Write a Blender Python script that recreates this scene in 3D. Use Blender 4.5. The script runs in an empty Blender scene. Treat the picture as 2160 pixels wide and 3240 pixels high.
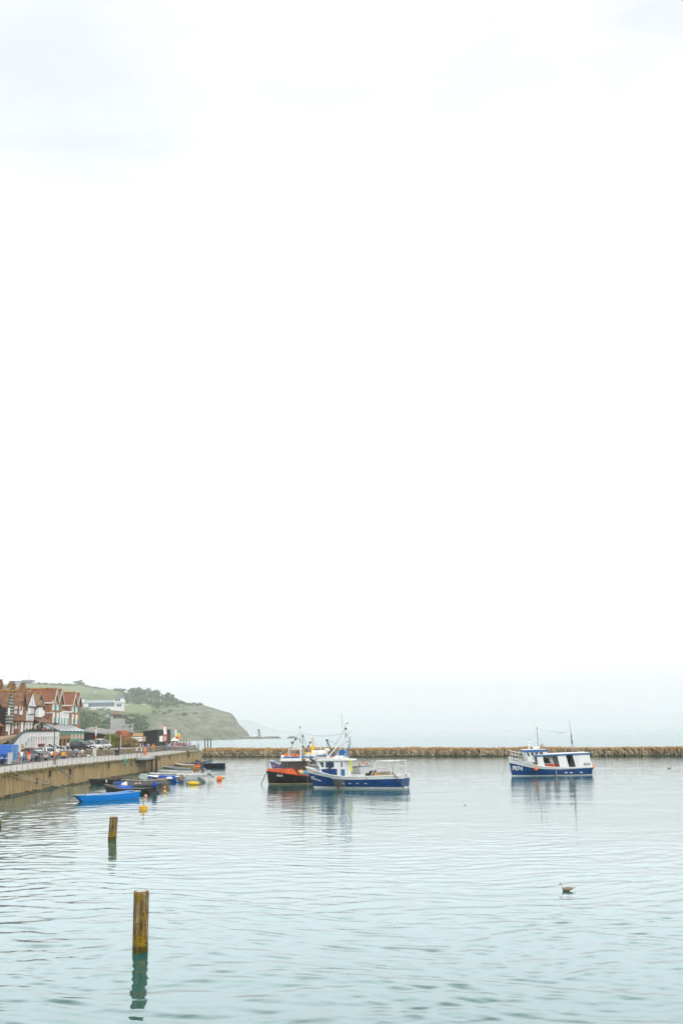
import bpy, bmesh, math, random
import numpy as np
from mathutils import Vector, Matrix, noise
R = math.radians
rng = random.Random(11)
sc = bpy.context.scene
COL = sc.collection
# ------------------------------------------------------------------ camera model (pixels of the 2160 x 3240 photograph)
F, CX, CY, HOR, H = 3300.0, 1080.0, 1620.0, 2316.0, 5.6
ROLL = 0.0147
TH = math.atan((HOR - CY) / F)
_r0, _u0, FWD = Vector((1, 0, 0)), Vector((0, -math.sin(TH), math.cos(TH))), Vector((0, math.cos(TH), math.sin(TH)))
RT = _r0 * math.cos(ROLL) - _u0 * math.sin(ROLL)
UP = _u0 * math.cos(ROLL) + _r0 * math.sin(ROLL)
EYE = Vector((0, 0, H))
def ray(px, py): return RT * ((px - CX) / F) + UP * ((CY - py) / F) + FWD
def on(px, py, z=0.0):
    d = ray(px, py); return EYE + d * ((z - H) / d.z)
def at(px, py, Y):
    d = ray(px, py); return EYE + d * (Y / d.y)
def onx(px, py, x):
    d = ray(px, py); return EYE + d * (x / d.x)
def ppm(P):                                   # pixels of the photograph per metre at point P
    return F / (P - EYE).dot(FWD)
def proj(P):
    q = P - EYE; w = q.dot(FWD); return CX + F * q.dot(RT) / w, CY - F * q.dot(UP) / w
cam = bpy.data.cameras.new('camera'); cam_o = bpy.data.objects.new('camera', cam); COL.objects.link(cam_o)
cam.sensor_fit = 'VERTICAL'; cam.sensor_height = 36; cam.lens = 36 * F / 3240; cam.clip_end = 30000; cam.clip_start = .1
M = Matrix((RT, UP, -FWD)).transposed().to_4x4(); M.translation = EYE
cam_o.matrix_world = M; sc.camera = cam_o

# ------------------------------------------------------------------ materials
MATS = {}
def nt(m): return m.node_tree.nodes, m.node_tree.links
def pm(name, c, r=.6, var=.18, scale=2.5, metal=0.0, spec=.4, c2=None, bump=0.0, stretch=(1, 1, 1), wear=None, wear_amt=.55):
    """Principled material whose colour wanders between c and c2 by noise in object space; wear adds a second stain colour."""
    if name in MATS: return MATS[name]
    m = bpy.data.materials.new(name); m.use_nodes = True
    n, l = nt(m); b = n['Principled BSDF']
    tc = n.new('ShaderNodeTexCoord'); mp = n.new('ShaderNodeMapping'); mp.inputs['Scale'].default_value = stretch
    l.new(tc.outputs['Object'], mp.inputs['Vector'])
    nz = n.new('ShaderNodeTexNoise'); nz.inputs['Scale'].default_value = scale; nz.inputs['Detail'].default_value = 5
    nz.inputs['Roughness'].default_value = .65
    l.new(mp.outputs[0], nz.inputs['Vector'])
    if c2 is None: c2 = tuple(x * (1 - var * 1.6) for x in c); c1 = tuple(min(1, x * (1 + var * .7)) for x in c)
    else: c1 = c
    rp = n.new('ShaderNodeValToRGB'); e = rp.color_ramp.elements
    e[0].position = .3; e[0].color = (*c2, 1); e[1].position = .7; e[1].color = (*c1, 1)
    l.new(nz.outputs['Fac'], rp.inputs[0]); out = rp.outputs[0]
    if wear:
        n2 = n.new('ShaderNodeTexNoise'); n2.inputs['Scale'].default_value = scale * 1.7; n2.inputs['Detail'].default_value = 7; n2.inputs['Roughness'].default_value = .7
        m2 = n.new('ShaderNodeMapping'); m2.inputs['Location'].default_value = (3.1, 7.7, 1.3); m2.inputs['Scale'].default_value = stretch
        l.new(tc.outputs['Object'], m2.inputs['Vector']); l.new(m2.outputs[0], n2.inputs['Vector'])
        r2 = n.new('ShaderNodeValToRGB'); q = r2.color_ramp.elements; q[0].position = wear_amt; q[1].position = wear_amt + .12
        l.new(n2.outputs['Fac'], r2.inputs[0])
        mx = n.new('ShaderNodeMixRGB'); mx.inputs['Color2'].default_value = (*wear, 1)
        l.new(r2.outputs[0], mx.inputs['Fac']); l.new(out, mx.inputs['Color1']); out = mx.outputs[0]
    l.new(out, b.inputs['Base Color'])
    b.inputs['Roughness'].default_value = r; b.inputs['Metallic'].default_value = metal
    b.inputs['Specular IOR Level'].default_value = spec
    if bump:
        bp = n.new('ShaderNodeBump'); bp.inputs['Strength'].default_value = bump; bp.inputs['Distance'].default_value = .05
        l.new(nz.outputs['Fac'], bp.inputs['Height']); l.new(bp.outputs[0], b.inputs['Normal'])
    MATS[name] = m; return m
def brick_mat(name, c1, c2, mortar, bw=.5, bh=.14, ms=.012, rough=.85, patch=None, axes='XZ'):
    m = bpy.data.materials.new(name); m.use_nodes = True; n, l = nt(m); b = n['Principled BSDF']
    tc = n.new('ShaderNodeTexCoord'); sp = n.new('ShaderNodeSeparateXYZ'); l.new(tc.outputs['Object'], sp.inputs[0])
    ad = n.new('ShaderNodeMath'); ad.operation = 'ADD'; l.new(sp.outputs['X'], ad.inputs[0]); l.new(sp.outputs['Y'], ad.inputs[1])
    cb = n.new('ShaderNodeCombineXYZ'); l.new(ad.outputs[0], cb.inputs['X']); l.new(sp.outputs['Z'], cb.inputs['Y'])
    bt = n.new('ShaderNodeTexBrick'); bt.inputs['Scale'].default_value = 1; bt.inputs['Brick Width'].default_value = bw; bt.inputs['Row Height'].default_value = bh
    bt.inputs['Mortar Size'].default_value = ms; bt.inputs['Color1'].default_value = (*c1, 1); bt.inputs['Color2'].default_value = (*c2, 1); bt.inputs['Mortar'].default_value = (*mortar, 1)
    l.new(cb.outputs[0], bt.inputs['Vector'])
    nz = n.new('ShaderNodeTexNoise'); nz.inputs['Scale'].default_value = .9; nz.inputs['Detail'].default_value = 8; nz.inputs['Roughness'].default_value = .7; l.new(tc.outputs['Object'], nz.inputs['Vector'])
    rp = n.new('ShaderNodeValToRGB'); e = rp.color_ramp.elements; e[0].position = .33; e[0].color = (.55, .5, .48, 1); e[1].position = .68; e[1].color = (1.2, 1.15, 1.1, 1)
    l.new(nz.outputs['Fac'], rp.inputs[0])
    mx = n.new('ShaderNodeMixRGB'); mx.blend_type = 'MULTIPLY'; mx.inputs['Fac'].default_value = 1
    l.new(bt.outputs['Color'], mx.inputs['Color1']); l.new(rp.outputs[0], mx.inputs['Color2']); out = mx.outputs[0]
    if patch:
        n2 = n.new('ShaderNodeTexNoise'); n2.inputs['Scale'].default_value = 1.6; n2.inputs['Detail'].default_value = 6; n2.inputs['Roughness'].default_value = .75
        mp = n.new('ShaderNodeMapping'); mp.inputs['Location'].default_value = (9, 2, 5); l.new(tc.outputs['Object'], mp.inputs['Vector']); l.new(mp.outputs[0], n2.inputs['Vector'])
        r2 = n.new('ShaderNodeValToRGB'); q = r2.color_ramp.elements; q[0].position = .52; q[1].position = .66; l.new(n2.outputs['Fac'], r2.inputs[0])
        m3 = n.new('ShaderNodeMixRGB'); m3.inputs['Color2'].default_value = (*patch, 1); l.new(r2.outputs[0], m3.inputs['Fac']); l.new(out, m3.inputs['Color1']); out = m3.outputs[0]
    l.new(out, b.inputs['Base Color']); b.inputs['Roughness'].default_value = rough
    MATS[name] = m; return m
def glass_mat(name, c=(.02, .03, .035), r=.08):
    m = pm(name, c, r=r, var=.3, scale=1.2, spec=.6); return m

# ------------------------------------------------------------------ mesh builder
class MB:
    def __init__(s): s.v, s.f, s.m, s.cur = [], [], [], 0
    def add(s, vs, fs):
        o = len(s.v); s.v += [tuple(p) for p in vs]; s.f += [tuple(i + o for i in f) for f in fs]; s.m += [s.cur] * len(fs); return s
    def box(s, c, d, rz=0, mat=None):
        hx, hy, hz = d[0] / 2, d[1] / 2, d[2] / 2
        vs = [Vector((x * hx, y * hy, z * hz)) for x in (-1, 1) for y in (-1, 1) for z in (-1, 1)]
        if mat is not None: vs = [mat @ v for v in vs]
        elif rz: vs = [Matrix.Rotation(rz, 3, 'Z') @ v for v in vs]
        vs = [v + Vector(c) for v in vs]
        return s.add(vs, [(0, 1, 3, 2), (4, 6, 7, 5), (0, 4, 5, 1), (2, 3, 7, 6), (0, 2, 6, 4), (1, 5, 7, 3)])
    def bx(s, x0, x1, y0, y1, z0, z1): return s.box(((x0 + x1) / 2, (y0 + y1) / 2, (z0 + z1) / 2), (abs(x1 - x0), abs(y1 - y0), abs(z1 - z0)))
    def cyl(s, p0, p1, r0, r1=None, n=8):
        p0, p1 = Vector(p0), Vector(p1); r1 = r0 if r1 is None else r1
        d = (p1 - p0).normalized(); a = d.orthogonal().normalized(); b = d.cross(a)
        vs = []
        for p, r in ((p0, r0), (p1, r1)):
            for k in range(n):
                t = 2 * math.pi * k / n; vs.append(p + (a * math.cos(t) + b * math.sin(t)) * r)
        fs = [(k, (k + 1) % n, n + (k + 1) % n, n + k) for k in range(n)] + [tuple(range(n - 1, -1, -1)), tuple(range(n, 2 * n))]
        return s.add(vs, fs)
    def tube(s, pts, r, n=5):
        for a, b in zip(pts[:-1], pts[1:]): s.cyl(a, b, r, None, n)
        return s
    def loft(s, rings, closed=True, cap=True):
        n = len(rings[0]); vs = [p for r in rings for p in r]; fs = []
        for i in range(len(rings) - 1):
            for k in range(n if closed else n - 1):
                a, b = i * n + k, i * n + (k + 1) % n; fs.append((a, b, b + n, a + n))
        if cap: fs += [tuple(range(n - 1, -1, -1)), tuple(range((len(rings) - 1) * n, len(rings) * n))]
        return s.add(vs, fs)
    def lathe(s, c, prof, n=14):                 # prof: (radius, z)
        c = Vector(c)
        return s.loft([[c + Vector((r * math.cos(2 * math.pi * k / n), r * math.sin(2 * math.pi * k / n), z)) for k in range(n)] for r, z in prof])
    def ball(s, c, rx, ry=None, rz=None, n=12, m=8):
        ry = rx if ry is None else ry; rz = rx if rz is None else rz; c = Vector(c)
        return s.loft([[c + Vector((rx * math.sin(t) * math.cos(p), ry * math.sin(t) * math.sin(p), -rz * math.cos(t))) for p in [2 * math.pi * k / n for k in range(n)]] for t in [max(.03, min(math.pi - .03, math.pi * j / m)) for j in range(m + 1)]])
    def prism(s, poly, axis, a0, a1):            # poly in the two other axes
        def P(u, v, w):
            return {'y': (u, w, v), 'x': (w, u, v), 'z': (u, v, w)}[axis]
        n = len(poly); vs = [P(u, v, a0) for u, v in poly] + [P(u, v, a1) for u, v in poly]
        return s.add(vs, [(k, (k + 1) % n, n + (k + 1) % n, n + k) for k in range(n)] + [tuple(range(n - 1, -1, -1)), tuple(range(n, 2 * n))])
    def slab(s, a, b, c, d, t):                  # a quad given thickness t along its normal (downwards)
        a, b, c, d = map(Vector, (a, b, c, d)); nn = (b - a).cross(d - a).normalized()
        if nn.z < 0: nn = -nn
        lo = [p - nn * t for p in (a, b, c, d)]
        return s.add([a, b, c, d] + lo, [(0, 1, 2, 3), (7, 6, 5, 4), (0, 4, 5, 1), (1, 5, 6, 2), (2, 6, 7, 3), (3, 7, 4, 0)])
    def ring(s, c, R_, r, normal=(1, 0, 0), n=14, a0=0, a1=2 * math.pi):
        nn = Vector(normal).normalized(); a = nn.orthogonal().normalized(); b = nn.cross(a); c = Vector(c)
        pts = [c + (a * math.cos(a0 + (a1 - a0) * k / n) + b * math.sin(a0 + (a1 - a0) * k / n)) * R_ for k in range(n + 1)]
        return s.tube(pts, r, 5)
    def mesh(s, name, mats, smooth=False, fix=True):
        me = bpy.data.meshes.new(name); me.from_pydata(s.v, [], s.f)
        for m in (mats if isinstance(mats, (list, tuple)) else [mats]): me.materials.append(m)
        if any(s.m): me.polygons.foreach_set('material_index', s.m)
        if fix:
            bm = bmesh.new(); bm.from_mesh(me); bmesh.ops.recalc_face_normals(bm, faces=bm.faces); bm.to_mesh(me); bm.free()
        if smooth:
            me.polygons.foreach_set('use_smooth', [True] * len(me.polygons))
        me.update(); return me
    def build(s, name, mats, parent=None, smooth=False, loc=None, fix=True):
        o = bpy.data.objects.new(name, s.mesh(name, mats, smooth, fix)); COL.objects.link(o)
        if parent is not None: o.parent = parent
        if loc is not None: o.location = loc
        return o
def tag(o, label=None, cat=None, group=None, kind=None):
    for k, v in (('label', label), ('category', cat), ('group', group), ('kind', kind)):
        if v: o[k] = v
    return o
def thing(name, label, cat, loc=(0, 0, 0), rz=0, group=None):
    o = bpy.data.objects.new(name, None); COL.objects.link(o); o.location = loc; o.rotation_euler = (0, 0, rz); o.empty_display_size = .2
    return tag(o, label, cat, group)
def dup(root, loc, rz=None, label=None, group=None, scale=None):
    def cp(o, par):
        c = o.copy(); COL.objects.link(c)
        if par is not None: c.parent = par
        for ch in list(o.children): cp(ch, c)
        return c
    r = cp(root, None); r.location = loc
    if rz is not None: r.rotation_euler = (0, 0, rz)
    if scale: r.scale = scale
    if label: r['label'] = label
    if group: r['group'] = group
    return r
def text_obj(name, body, size, mat, parent, place, extrude=.01, bold=.012, xs=1.0):
    """place(u, v, w) -> local point of the parent; u runs along the line of text, v up, w out."""
    cu = bpy.data.curves.new('t', 'FONT'); cu.body = body; cu.size = size; cu.extrude = extrude; cu.offset = bold; cu.resolution_u = 3
    o = bpy.data.objects.new('t', cu); COL.objects.link(o)
    dg = bpy.context.evaluated_depsgraph_get(); me = bpy.data.meshes.new_from_object(o.evaluated_get(dg))
    bpy.data.objects.remove(o); bpy.data.curves.remove(cu)
    for v in me.vertices: v.co = place(v.co.x * xs, v.co.y, v.co.z)
    me.materials.clear(); me.materials.append(mat); me.name = name
    t = bpy.data.objects.new(name, me); COL.objects.link(t); t.parent = parent; return t
def leaves(mb, c, rad, n, size, seed=0, flat=1.0):
    """n small leaf faces spread through uneven clumps inside an ellipsoid."""
    q = random.Random(seed); c = Vector(c); rad = Vector(rad)
    cl = []
    for _ in range(max(4, n // 60)):
        d = Vector((q.gauss(0, 1), q.gauss(0, 1), q.gauss(0, 1))).normalized() * (q.random() ** .4)
        cl.append((d, .18 + .25 * q.random()))
    for _ in range(n):
        d, s_ = q.choice(cl); e = d + Vector((q.gauss(0, 1), q.gauss(0, 1), q.gauss(0, 1))) * s_ * .6
        p = c + Vector((e.x * rad.x, e.y * rad.y, e.z * rad.z))
        u = Vector((q.gauss(0, 1), q.gauss(0, 1), q.gauss(0, 1) * flat)).normalized(); w = u.orthogonal().normalized()
        w = Matrix.Rotation(q.random() * 6.28, 3, u) @ w; sz = size * (.6 + .8 * q.random()); x = u.cross(w)
        mb.add([p - w * sz, p + x * sz * .5, p + w * sz, p - x * sz * .5], [(0, 1, 2, 3)])
# ------------------------------------------------------------------ light, sky, haze
SUN_EL, SUN_AZ = R(38), R(160)     # azimuth clockwise from north (+y): behind the camera, to its right
w = bpy.data.worlds.new('World'); sc.world = w; w.use_nodes = True
n, l = w.node_tree.nodes, w.node_tree.links
bg = n['Background']; bg.inputs['Strength'].default_value = .1
sky = n.new('ShaderNodeTexSky'); sky.sky_type = 'NISHITA'; sky.sun_disc = False; sky.sun_elevation = SUN_EL; sky.sun_rotation = SUN_AZ
sky.air_density = 1.0; sky.dust_density = 4.0
tc = n.new('ShaderNodeTexCoord'); sp = n.new('ShaderNodeSeparateXYZ'); l.new(tc.outputs['Generated'], sp.inputs[0])
mr = n.new('ShaderNodeValToRGB'); e = mr.color_ramp.elements          # overcast layer: brightness over elevation
e[0].position = 0.0; e[0].color = (.315, .332, .340, 1); e[1].position = 1.0; e[1].color = (.60, .60, .60, 1)
for p, c in ((.04, (.322, .338, .347, 1)), (.09, (.42, .434, .442, 1)), (.13, (.60, .62, .635, 1)), (.21, (.76, .84, .88, 1)), (.3, (.85, .94, .98, 1)), (.38, (.76, .78, .79, 1)), (.46, (.50, .51, .513, 1)), (.56, (.385, .388, .39, 1)), (.66, (.42, .422, .425, 1))):
    k = e.new(p); k.color = c
l.new(sp.outputs['Z'], mr.inputs[0])
mp = n.new('ShaderNodeMapping'); mp.inputs['Scale'].default_value = (1.6, 1.6, 4.5); mp.inputs['Location'].default_value = (.35, .2, .4); l.new(tc.outputs['Generated'], mp.inputs['Vector'])
nz = n.new('ShaderNodeTexNoise'); nz.inputs['Scale'].default_value = 2.2; nz.inputs['Detail'].default_value = 7; nz.inputs['Roughness'].default_value = .55; nz.inputs['Distortion'].default_value = .5
l.new(mp.outputs[0], nz.inputs['Vector'])
wv_ = n.new('ShaderNodeMapRange'); wv_.inputs['From Min'].default_value = .28; wv_.inputs['From Max'].default_value = .68; wv_.inputs['To Min'].default_value = .15; wv_.inputs['To Max'].default_value = 1.0; l.new(nz.outputs['Fac'], wv_.inputs[0])
prev = mr.outputs[0]
for (px_, py_), rad, amt in (((1850, 120), .24, .50), ((2200, 520), .16, .40), ((0, 150), .16, .34), ((180, 520), .20, .36), ((950, 160), .26, .40)):       # darker cloud bellies at their places in the sky
    d_ = ray(px_, py_).normalized(); ds = n.new('ShaderNodeVectorMath'); ds.operation = 'DISTANCE'; ds.inputs[1].default_value = d_; nv = n.new('ShaderNodeVectorMath'); nv.operation = 'NORMALIZE'; l.new(tc.outputs['Generated'], nv.inputs[0]); l.new(nv.outputs[0], ds.inputs[0])
    fm = n.new('ShaderNodeMapRange'); fm.interpolation_type = 'SMOOTHSTEP'; fm.inputs['From Min'].default_value = rad * 1.35; fm.inputs['From Max'].default_value = 0; fm.inputs['To Max'].default_value = amt * 1.9; l.new(ds.outputs['Value'], fm.inputs[0])
    ff = n.new('ShaderNodeMath'); ff.operation = 'MULTIPLY'; ff.use_clamp = True; l.new(fm.outputs[0], ff.inputs[0]); l.new(wv_.outputs[0], ff.inputs[1])
    mm_ = n.new('ShaderNodeMixRGB'); mm_.inputs['Color2'].default_value = (.27, .288, .30, 1); l.new(ff.outputs[0], mm_.inputs['Fac']); l.new(prev, mm_.inputs['Color1']); prev = mm_.outputs[0]
gain = n.new('ShaderNodeVectorMath'); gain.operation = 'SCALE'; gain.inputs['Scale'].default_value = 27.0; fr_ = n.new('ShaderNodeMapRange'); fr_.interpolation_type = 'SMOOTHSTEP'; fr_.inputs['From Min'].default_value = -.4; fr_.inputs['From Max'].default_value = .6; fr_.inputs['To Min'].default_value = 18.0; fr_.inputs['To Max'].default_value = 27.0; l.new(sp.outputs['Y'], fr_.inputs[0]); l.new(fr_.outputs[0], gain.inputs['Scale']); l.new(prev, gain.inputs[0])
mx = n.new('ShaderNodeMixRGB'); mx.inputs['Fac'].default_value = .92; l.new(sky.outputs[0], mx.inputs['Color1']); l.new(gain.outputs[0], mx.inputs['Color2'])
l.new(mx.outputs[0], bg.inputs['Color'])
sl = bpy.data.lights.new('sun', 'SUN'); sl.energy = 1.5; sl.angle = R(14); sl.color = (1, .96, .9)
so = bpy.data.objects.new('sun', sl); COL.objects.link(so)
sd = Vector((math.sin(SUN_AZ) * math.cos(SUN_EL), math.cos(SUN_AZ) * math.cos(SUN_EL), math.sin(SUN_EL)))
so.rotation_euler = sd.to_track_quat('Z', 'Y').to_euler(); so.location = sd * 300
sc.view_settings.view_transform = 'Standard'; sc.view_settings.look = 'None'; sc.view_settings.exposure = .26; sc.view_settings.gamma = 1
sc.cycles.use_denoising = True; sc.cycles.denoising_input_passes = 'RGB_ALBEDO_NORMAL'; sc.cycles.denoising_prefilter = 'ACCURATE'; sc.cycles.denoising_quality = 'BALANCED'; sc.cycles.use_adaptive_sampling = False; sc.cycles.volume_bounces = 1; sc.cycles.max_bounces = 7; sc.cycles.diffuse_bounces = 3; sc.cycles.glossy_bounces = 3
sc.cycles.caustics_reflective = True; sc.cycles.caustics_refractive = False
hz = MB().bx(-9200, 9200, -900, 13500, -4.5, 110).build('haze', bpy.data.materials.new('haze_air'))
hm = hz.data.materials[0]; hm.use_nodes = True; n, l = nt(hm); n.remove(n['Principled BSDF'])
pv = n.new('ShaderNodeVolumePrincipled'); pv.inputs['Density'].default_value = .00020; pv.inputs['Color'].default_value = (.965, .98, .99, 1); pv.inputs['Anisotropy'].default_value = .1
l.new(pv.outputs[0], n['Material Output'].inputs['Volume']); tag(hz, kind='stuff', label='pale sea haze over the harbour and headland')

# ------------------------------------------------------------------ water
def water_mesh():
    ys = [9.0]
    while ys[-1] < 330: ys.append(ys[-1] + max(.07, min(.55, ys[-1] ** 2 / 15000)))
    while ys[-1] < 12800: ys.append(ys[-1] * 1.012)
    ys = np.array(ys); nx = 640
    s = np.linspace(-1, 1, nx)
    W = .46 * ys + 14
    X = W[:, None] * s[None, :]; Y = np.repeat(ys[:, None], nx, 1)
    dx = (2 * W / nx)[:, None]; dy = np.gradient(ys)[:, None]
    q = np.random.RandomState(5)
    Z = np.zeros_like(X)
    wx = X + 1.1 * np.sin(Y * .21 + .13 * X) + .5 * np.sin(.53 * X - .31 * Y); wy = Y + 1.2 * np.sin(X * .17 + .9) + .45 * np.sin(.61 * X + .37 * Y + 2)
    # calm lanes and ruffled patches; the water near the quay is more broken
    ruf = .55 + .28 * np.sin(.043 * X + .021 * Y + 1.2) + .22 * np.sin(-.031 * X + .067 * Y + .4)
    ruf = ruf + np.clip((-X - 4) / 50, 0, .38)
    ruf = ruf * np.clip(.82 + Y / 400, .82, 1.0)
    for i in range(130):
        lam = .42 * (3.6 / .42) ** q.rand() if i < 112 else 4 + 9 * q.rand()
        th = R(82) + q.randn() * R(38); k = 2 * np.pi / lam
        amp = .0027 * lam ** (.95 if lam < 1.6 else .35) * (.80 if lam >= 1.6 else 1.12) * (.5 + q.rand()) / 2.6
        ph = k * (np.cos(th) * wx + np.sin(th) * wy) + q.rand() * 6.28
        fade = np.clip((lam - 1.6 * np.maximum(dx, dy * .9)) / (1.2 * np.maximum(dx, dy * .9)), 0, 1)
        Z += amp * fade * (np.sin(ph) + .30 * np.sin(2 * ph + 1.2)) * (ruf if lam < 4 else .8)
    Z *= np.clip((Y - 0) / 10, 0, 1)
    nr = len(ys)
    V = np.stack([X, Y, Z], -1).reshape(-1, 3)
    V = np.concatenate([V, np.array([[-8100, -800, -.5], [8100, -800, -.5], [8100, 12800, -.5], [-8100, 12800, -.5]])])
    I = np.arange(nr * nx).reshape(nr, nx)
    Q = np.stack([I[:-1, :-1], I[:-1, 1:], I[1:, 1:], I[1:, :-1]], -1).reshape(-1, 4)
    Q = np.concatenate([Q, np.array([[nr * nx, nr * nx + 1, nr * nx + 2, nr * nx + 3]])])
    me = bpy.data.meshes.new('water'); me.vertices.add(len(V)); me.vertices.foreach_set('co', V.ravel().astype(np.float32))
    me.loops.add(Q.size); me.loops.foreach_set('vertex_index', Q.ravel().astype(np.int32))
    me.polygons.add(len(Q)); me.polygons.foreach_set('loop_start', np.arange(0, Q.size, 4).astype(np.int32))
    me.polygons.foreach_set('use_smooth', np.ones(len(Q), dtype=bool)); me.update(calc_edges=True); return me
wm = bpy.data.materials.new('sea_water'); wm.use_nodes = True; n, l = nt(wm); b = n['Principled BSDF']
b.inputs['Base Color'].default_value = (.012, .088, .082, 1); b.inputs['Roughness'].default_value = .04; b.inputs['IOR'].default_value = 1.333
tc = n.new('ShaderNodeTexCoord'); mp = n.new('ShaderNodeMapping'); mp.inputs['Scale'].default_value = (1.0, 2.2, 1); l.new(tc.outputs['Object'], mp.inputs['Vector'])
n1 = n.new('ShaderNodeTexNoise'); n1.inputs['Scale'].default_value = 2.4; n1.inputs['Detail'].default_value = 3; n1.inputs['Distortion'].default_value = .4; l.new(mp.outputs[0], n1.inputs['Vector'])
sy0 = n.new('ShaderNodeSeparateXYZ'); l.new(tc.outputs['Object'], sy0.inputs[0]); fd_ = n.new('ShaderNodeMapRange'); fd_.inputs['From Min'].default_value = 70; fd_.inputs['From Max'].default_value = 150; fd_.inputs['To Min'].default_value = 0; fd_.inputs['To Max'].default_value = .30; l.new(sy0.outputs['Y'], fd_.inputs[0])
m2 = n.new('ShaderNodeMapping'); m2.inputs['Scale'].default_value = (.05, .14, 1); l.new(tc.outputs['Object'], m2.inputs['Vector'])
n2 = n.new('ShaderNodeTexNoise'); n2.inputs['Scale'].default_value = 1; n2.inputs['Detail'].default_value = 5; l.new(m2.outputs[0], n2.inputs['Vector'])
bp = n.new('ShaderNodeBump'); bp.inputs['Distance'].default_value = .03
mrg = n.new('ShaderNodeMapRange'); mrg.inputs['From Min'].default_value = .35; mrg.inputs['From Max'].default_value = .65; mrg.inputs['To Min'].default_value = .06; mrg.inputs['To Max'].default_value = .16
l.new(n2.outputs['Fac'], mrg.inputs[0]); ad_ = n.new('ShaderNodeMath'); l.new(mrg.outputs[0], ad_.inputs[0]); l.new(fd_.outputs[0], ad_.inputs[1]); l.new(ad_.outputs[0], bp.inputs['Strength']); l.new(n1.outputs['Fac'], bp.inputs['Height']); l.new(bp.outputs[0], b.inputs['Normal'])
# open water beyond the breakwater is rougher than the sheltered harbour
sy = n.new('ShaderNodeSeparateXYZ'); l.new(tc.outputs['Object'], sy.inputs[0]); op_ = n.new('ShaderNodeMapRange'); op_.interpolation_type = 'SMOOTHSTEP'; op_.inputs['From Min'].default_value = 255; op_.inputs['From Max'].default_value = 300; l.new(sy.outputs['Y'], op_.inputs[0])
m3 = n.new('ShaderNodeMapping'); m3.inputs['Scale'].default_value = (.22, .5, 1); l.new(tc.outputs['Object'], m3.inputs['Vector']); n3 = n.new('ShaderNodeTexNoise'); n3.inputs['Scale'].default_value = 1; n3.inputs['Detail'].default_value = 6; l.new(m3.outputs[0], n3.inputs['Vector'])
b2_ = n.new('ShaderNodeBump'); b2_.inputs['Distance'].default_value = .9; k3 = n.new('ShaderNodeMath'); k3.operation = 'MULTIPLY'; k3.inputs[1].default_value = .9; l.new(op_.outputs[0], k3.inputs[0]); l.new(k3.outputs[0], b2_.inputs['Strength']); l.new(n3.outputs['Fac'], b2_.inputs['Height']); l.new(bp.outputs[0], b2_.inputs['Normal']); l.new(b2_.outputs[0], b.inputs['Normal'])
rr_ = n.new('ShaderNodeMapRange'); rr_.inputs['To Min'].default_value = .04; rr_.inputs['To Max'].default_value = .22; l.new(op_.outputs[0], rr_.inputs[0]); l.new(rr_.outputs[0], b.inputs['Roughness'])
wo = bpy.data.objects.new('water', water_mesh()); COL.objects.link(wo); wo.data.materials.append(wm); tag(wo, kind='structure')

# ------------------------------------------------------------------ headland
def ip(x, xs, ys): return float(np.interp(x, xs, ys))
SKX = [-300, 0, 60, 102, 163, 235, 252, 275, 332, 377, 398, 420, 447, 492, 527, 565, 623, 661, 692, 726, 737, 757, 776, 791]
SKY = [2150, 2166, 2163, 2160, 2162, 2165, 2163, 2169, 2178, 2186, 2193, 2198, 2198, 2205, 2209, 2220, 2226.5, 2236, 2246, 2255, 2268, 2295, 2315, 2333]
def D0(px): return ip(px, [-300, 240, 400, 545, 620, 700, 791], [430, 560, 640, 800, 920, 1010, 1095])
def D1(px): return ip(px, [-300, 240, 450, 620, 737, 791], [1700, 1900, 1600, 1400, 1210, 1120])
def gfun(px, t):
    gl = ip(t, [0, .04, .14, .30, .5, 1], [0, .16, .50, .58, .70, 1.0]); gr = ip(t, [0, .1, .35, .7, 1], [0, .34, .7, .9, 1.0])
    k = max(0, min(1, (px - 430) / 130)); return gl * (1 - k) + gr * k
def hill(px, t):
    D = D0(px) + (D1(px) - D0(px)) * t
    d0 = D0(px); base = EYE.z  # foot of the slope at the water
    p0 = proj(Vector((at(px, 2330, d0).x, d0, -1)))[1]
    y = p0 + (ip(px, SKX, SKY) - p0) * gfun(px, t)
    return at(px, y, D)
def hill_at(px, py):
    lo, hi = 0.0, 1.0
    for _ in range(30):
        t = (lo + hi) / 2
        if proj(hill(px, t))[1] > py: lo = t
        else: hi = t
    return hill(px, lo)
hb = MB(); cols = [-300 + 7 * i for i in range(156)] + [791]; ts = [0, .01, .02, .03, .045, .06, .08, .1, .12, .145, .17, .2, .23, .26, .3, .34, .38, .43, .48, .54, .6, .66, .72, .78, .84, .9, .95, 1]
ccol = []
hv = []
for px in cols:
    row = []
    for t in ts:
        p = hill(px, t); py = proj(p)[1]
        cliff = max(0, min(1, (px - 480 + (py - 2260) * 1.0) / 60)) * (1 if t < .8 else (1 - t) / .2)
        nn = noise.fractal(p * .02, 1.0, 2.0, 5)
        amp = 2.6 * cliff + .7
        if 0 < t < .93: p = p + Vector((0, nn * amp * 5, nn * amp * .8))
        field = 1.0 if (px < 400 and (py < ip(px, [0, 240, 400], [2190, 2192, 2200]))) else 0.0
        if 395 < px < 480 and 2228 < py < 2256: field = 1.0
        row.append(p); ccol.append((field, cliff, 0, 1))
    last = row[-1]
    for k, (dy, dz) in enumerate(((40, -.5), (150, -6), (400, -40))):
        row.append(last + Vector((last.x / last.y * dy, dy, max(-last.z - 2, dz)))); ccol.append((field, 0, 0, 1))
    hv.append(row)
nr = len(hv[0])
hb.v = [tuple(p) for r in hv for p in r]
hb.f = [(i * nr + j, (i + 1) * nr + j, (i + 1) * nr + j + 1, i * nr + j + 1) for i in range(len(hv) - 1) for j in range(nr - 1)]; hb.m = [0] * len(hb.f)
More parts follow.
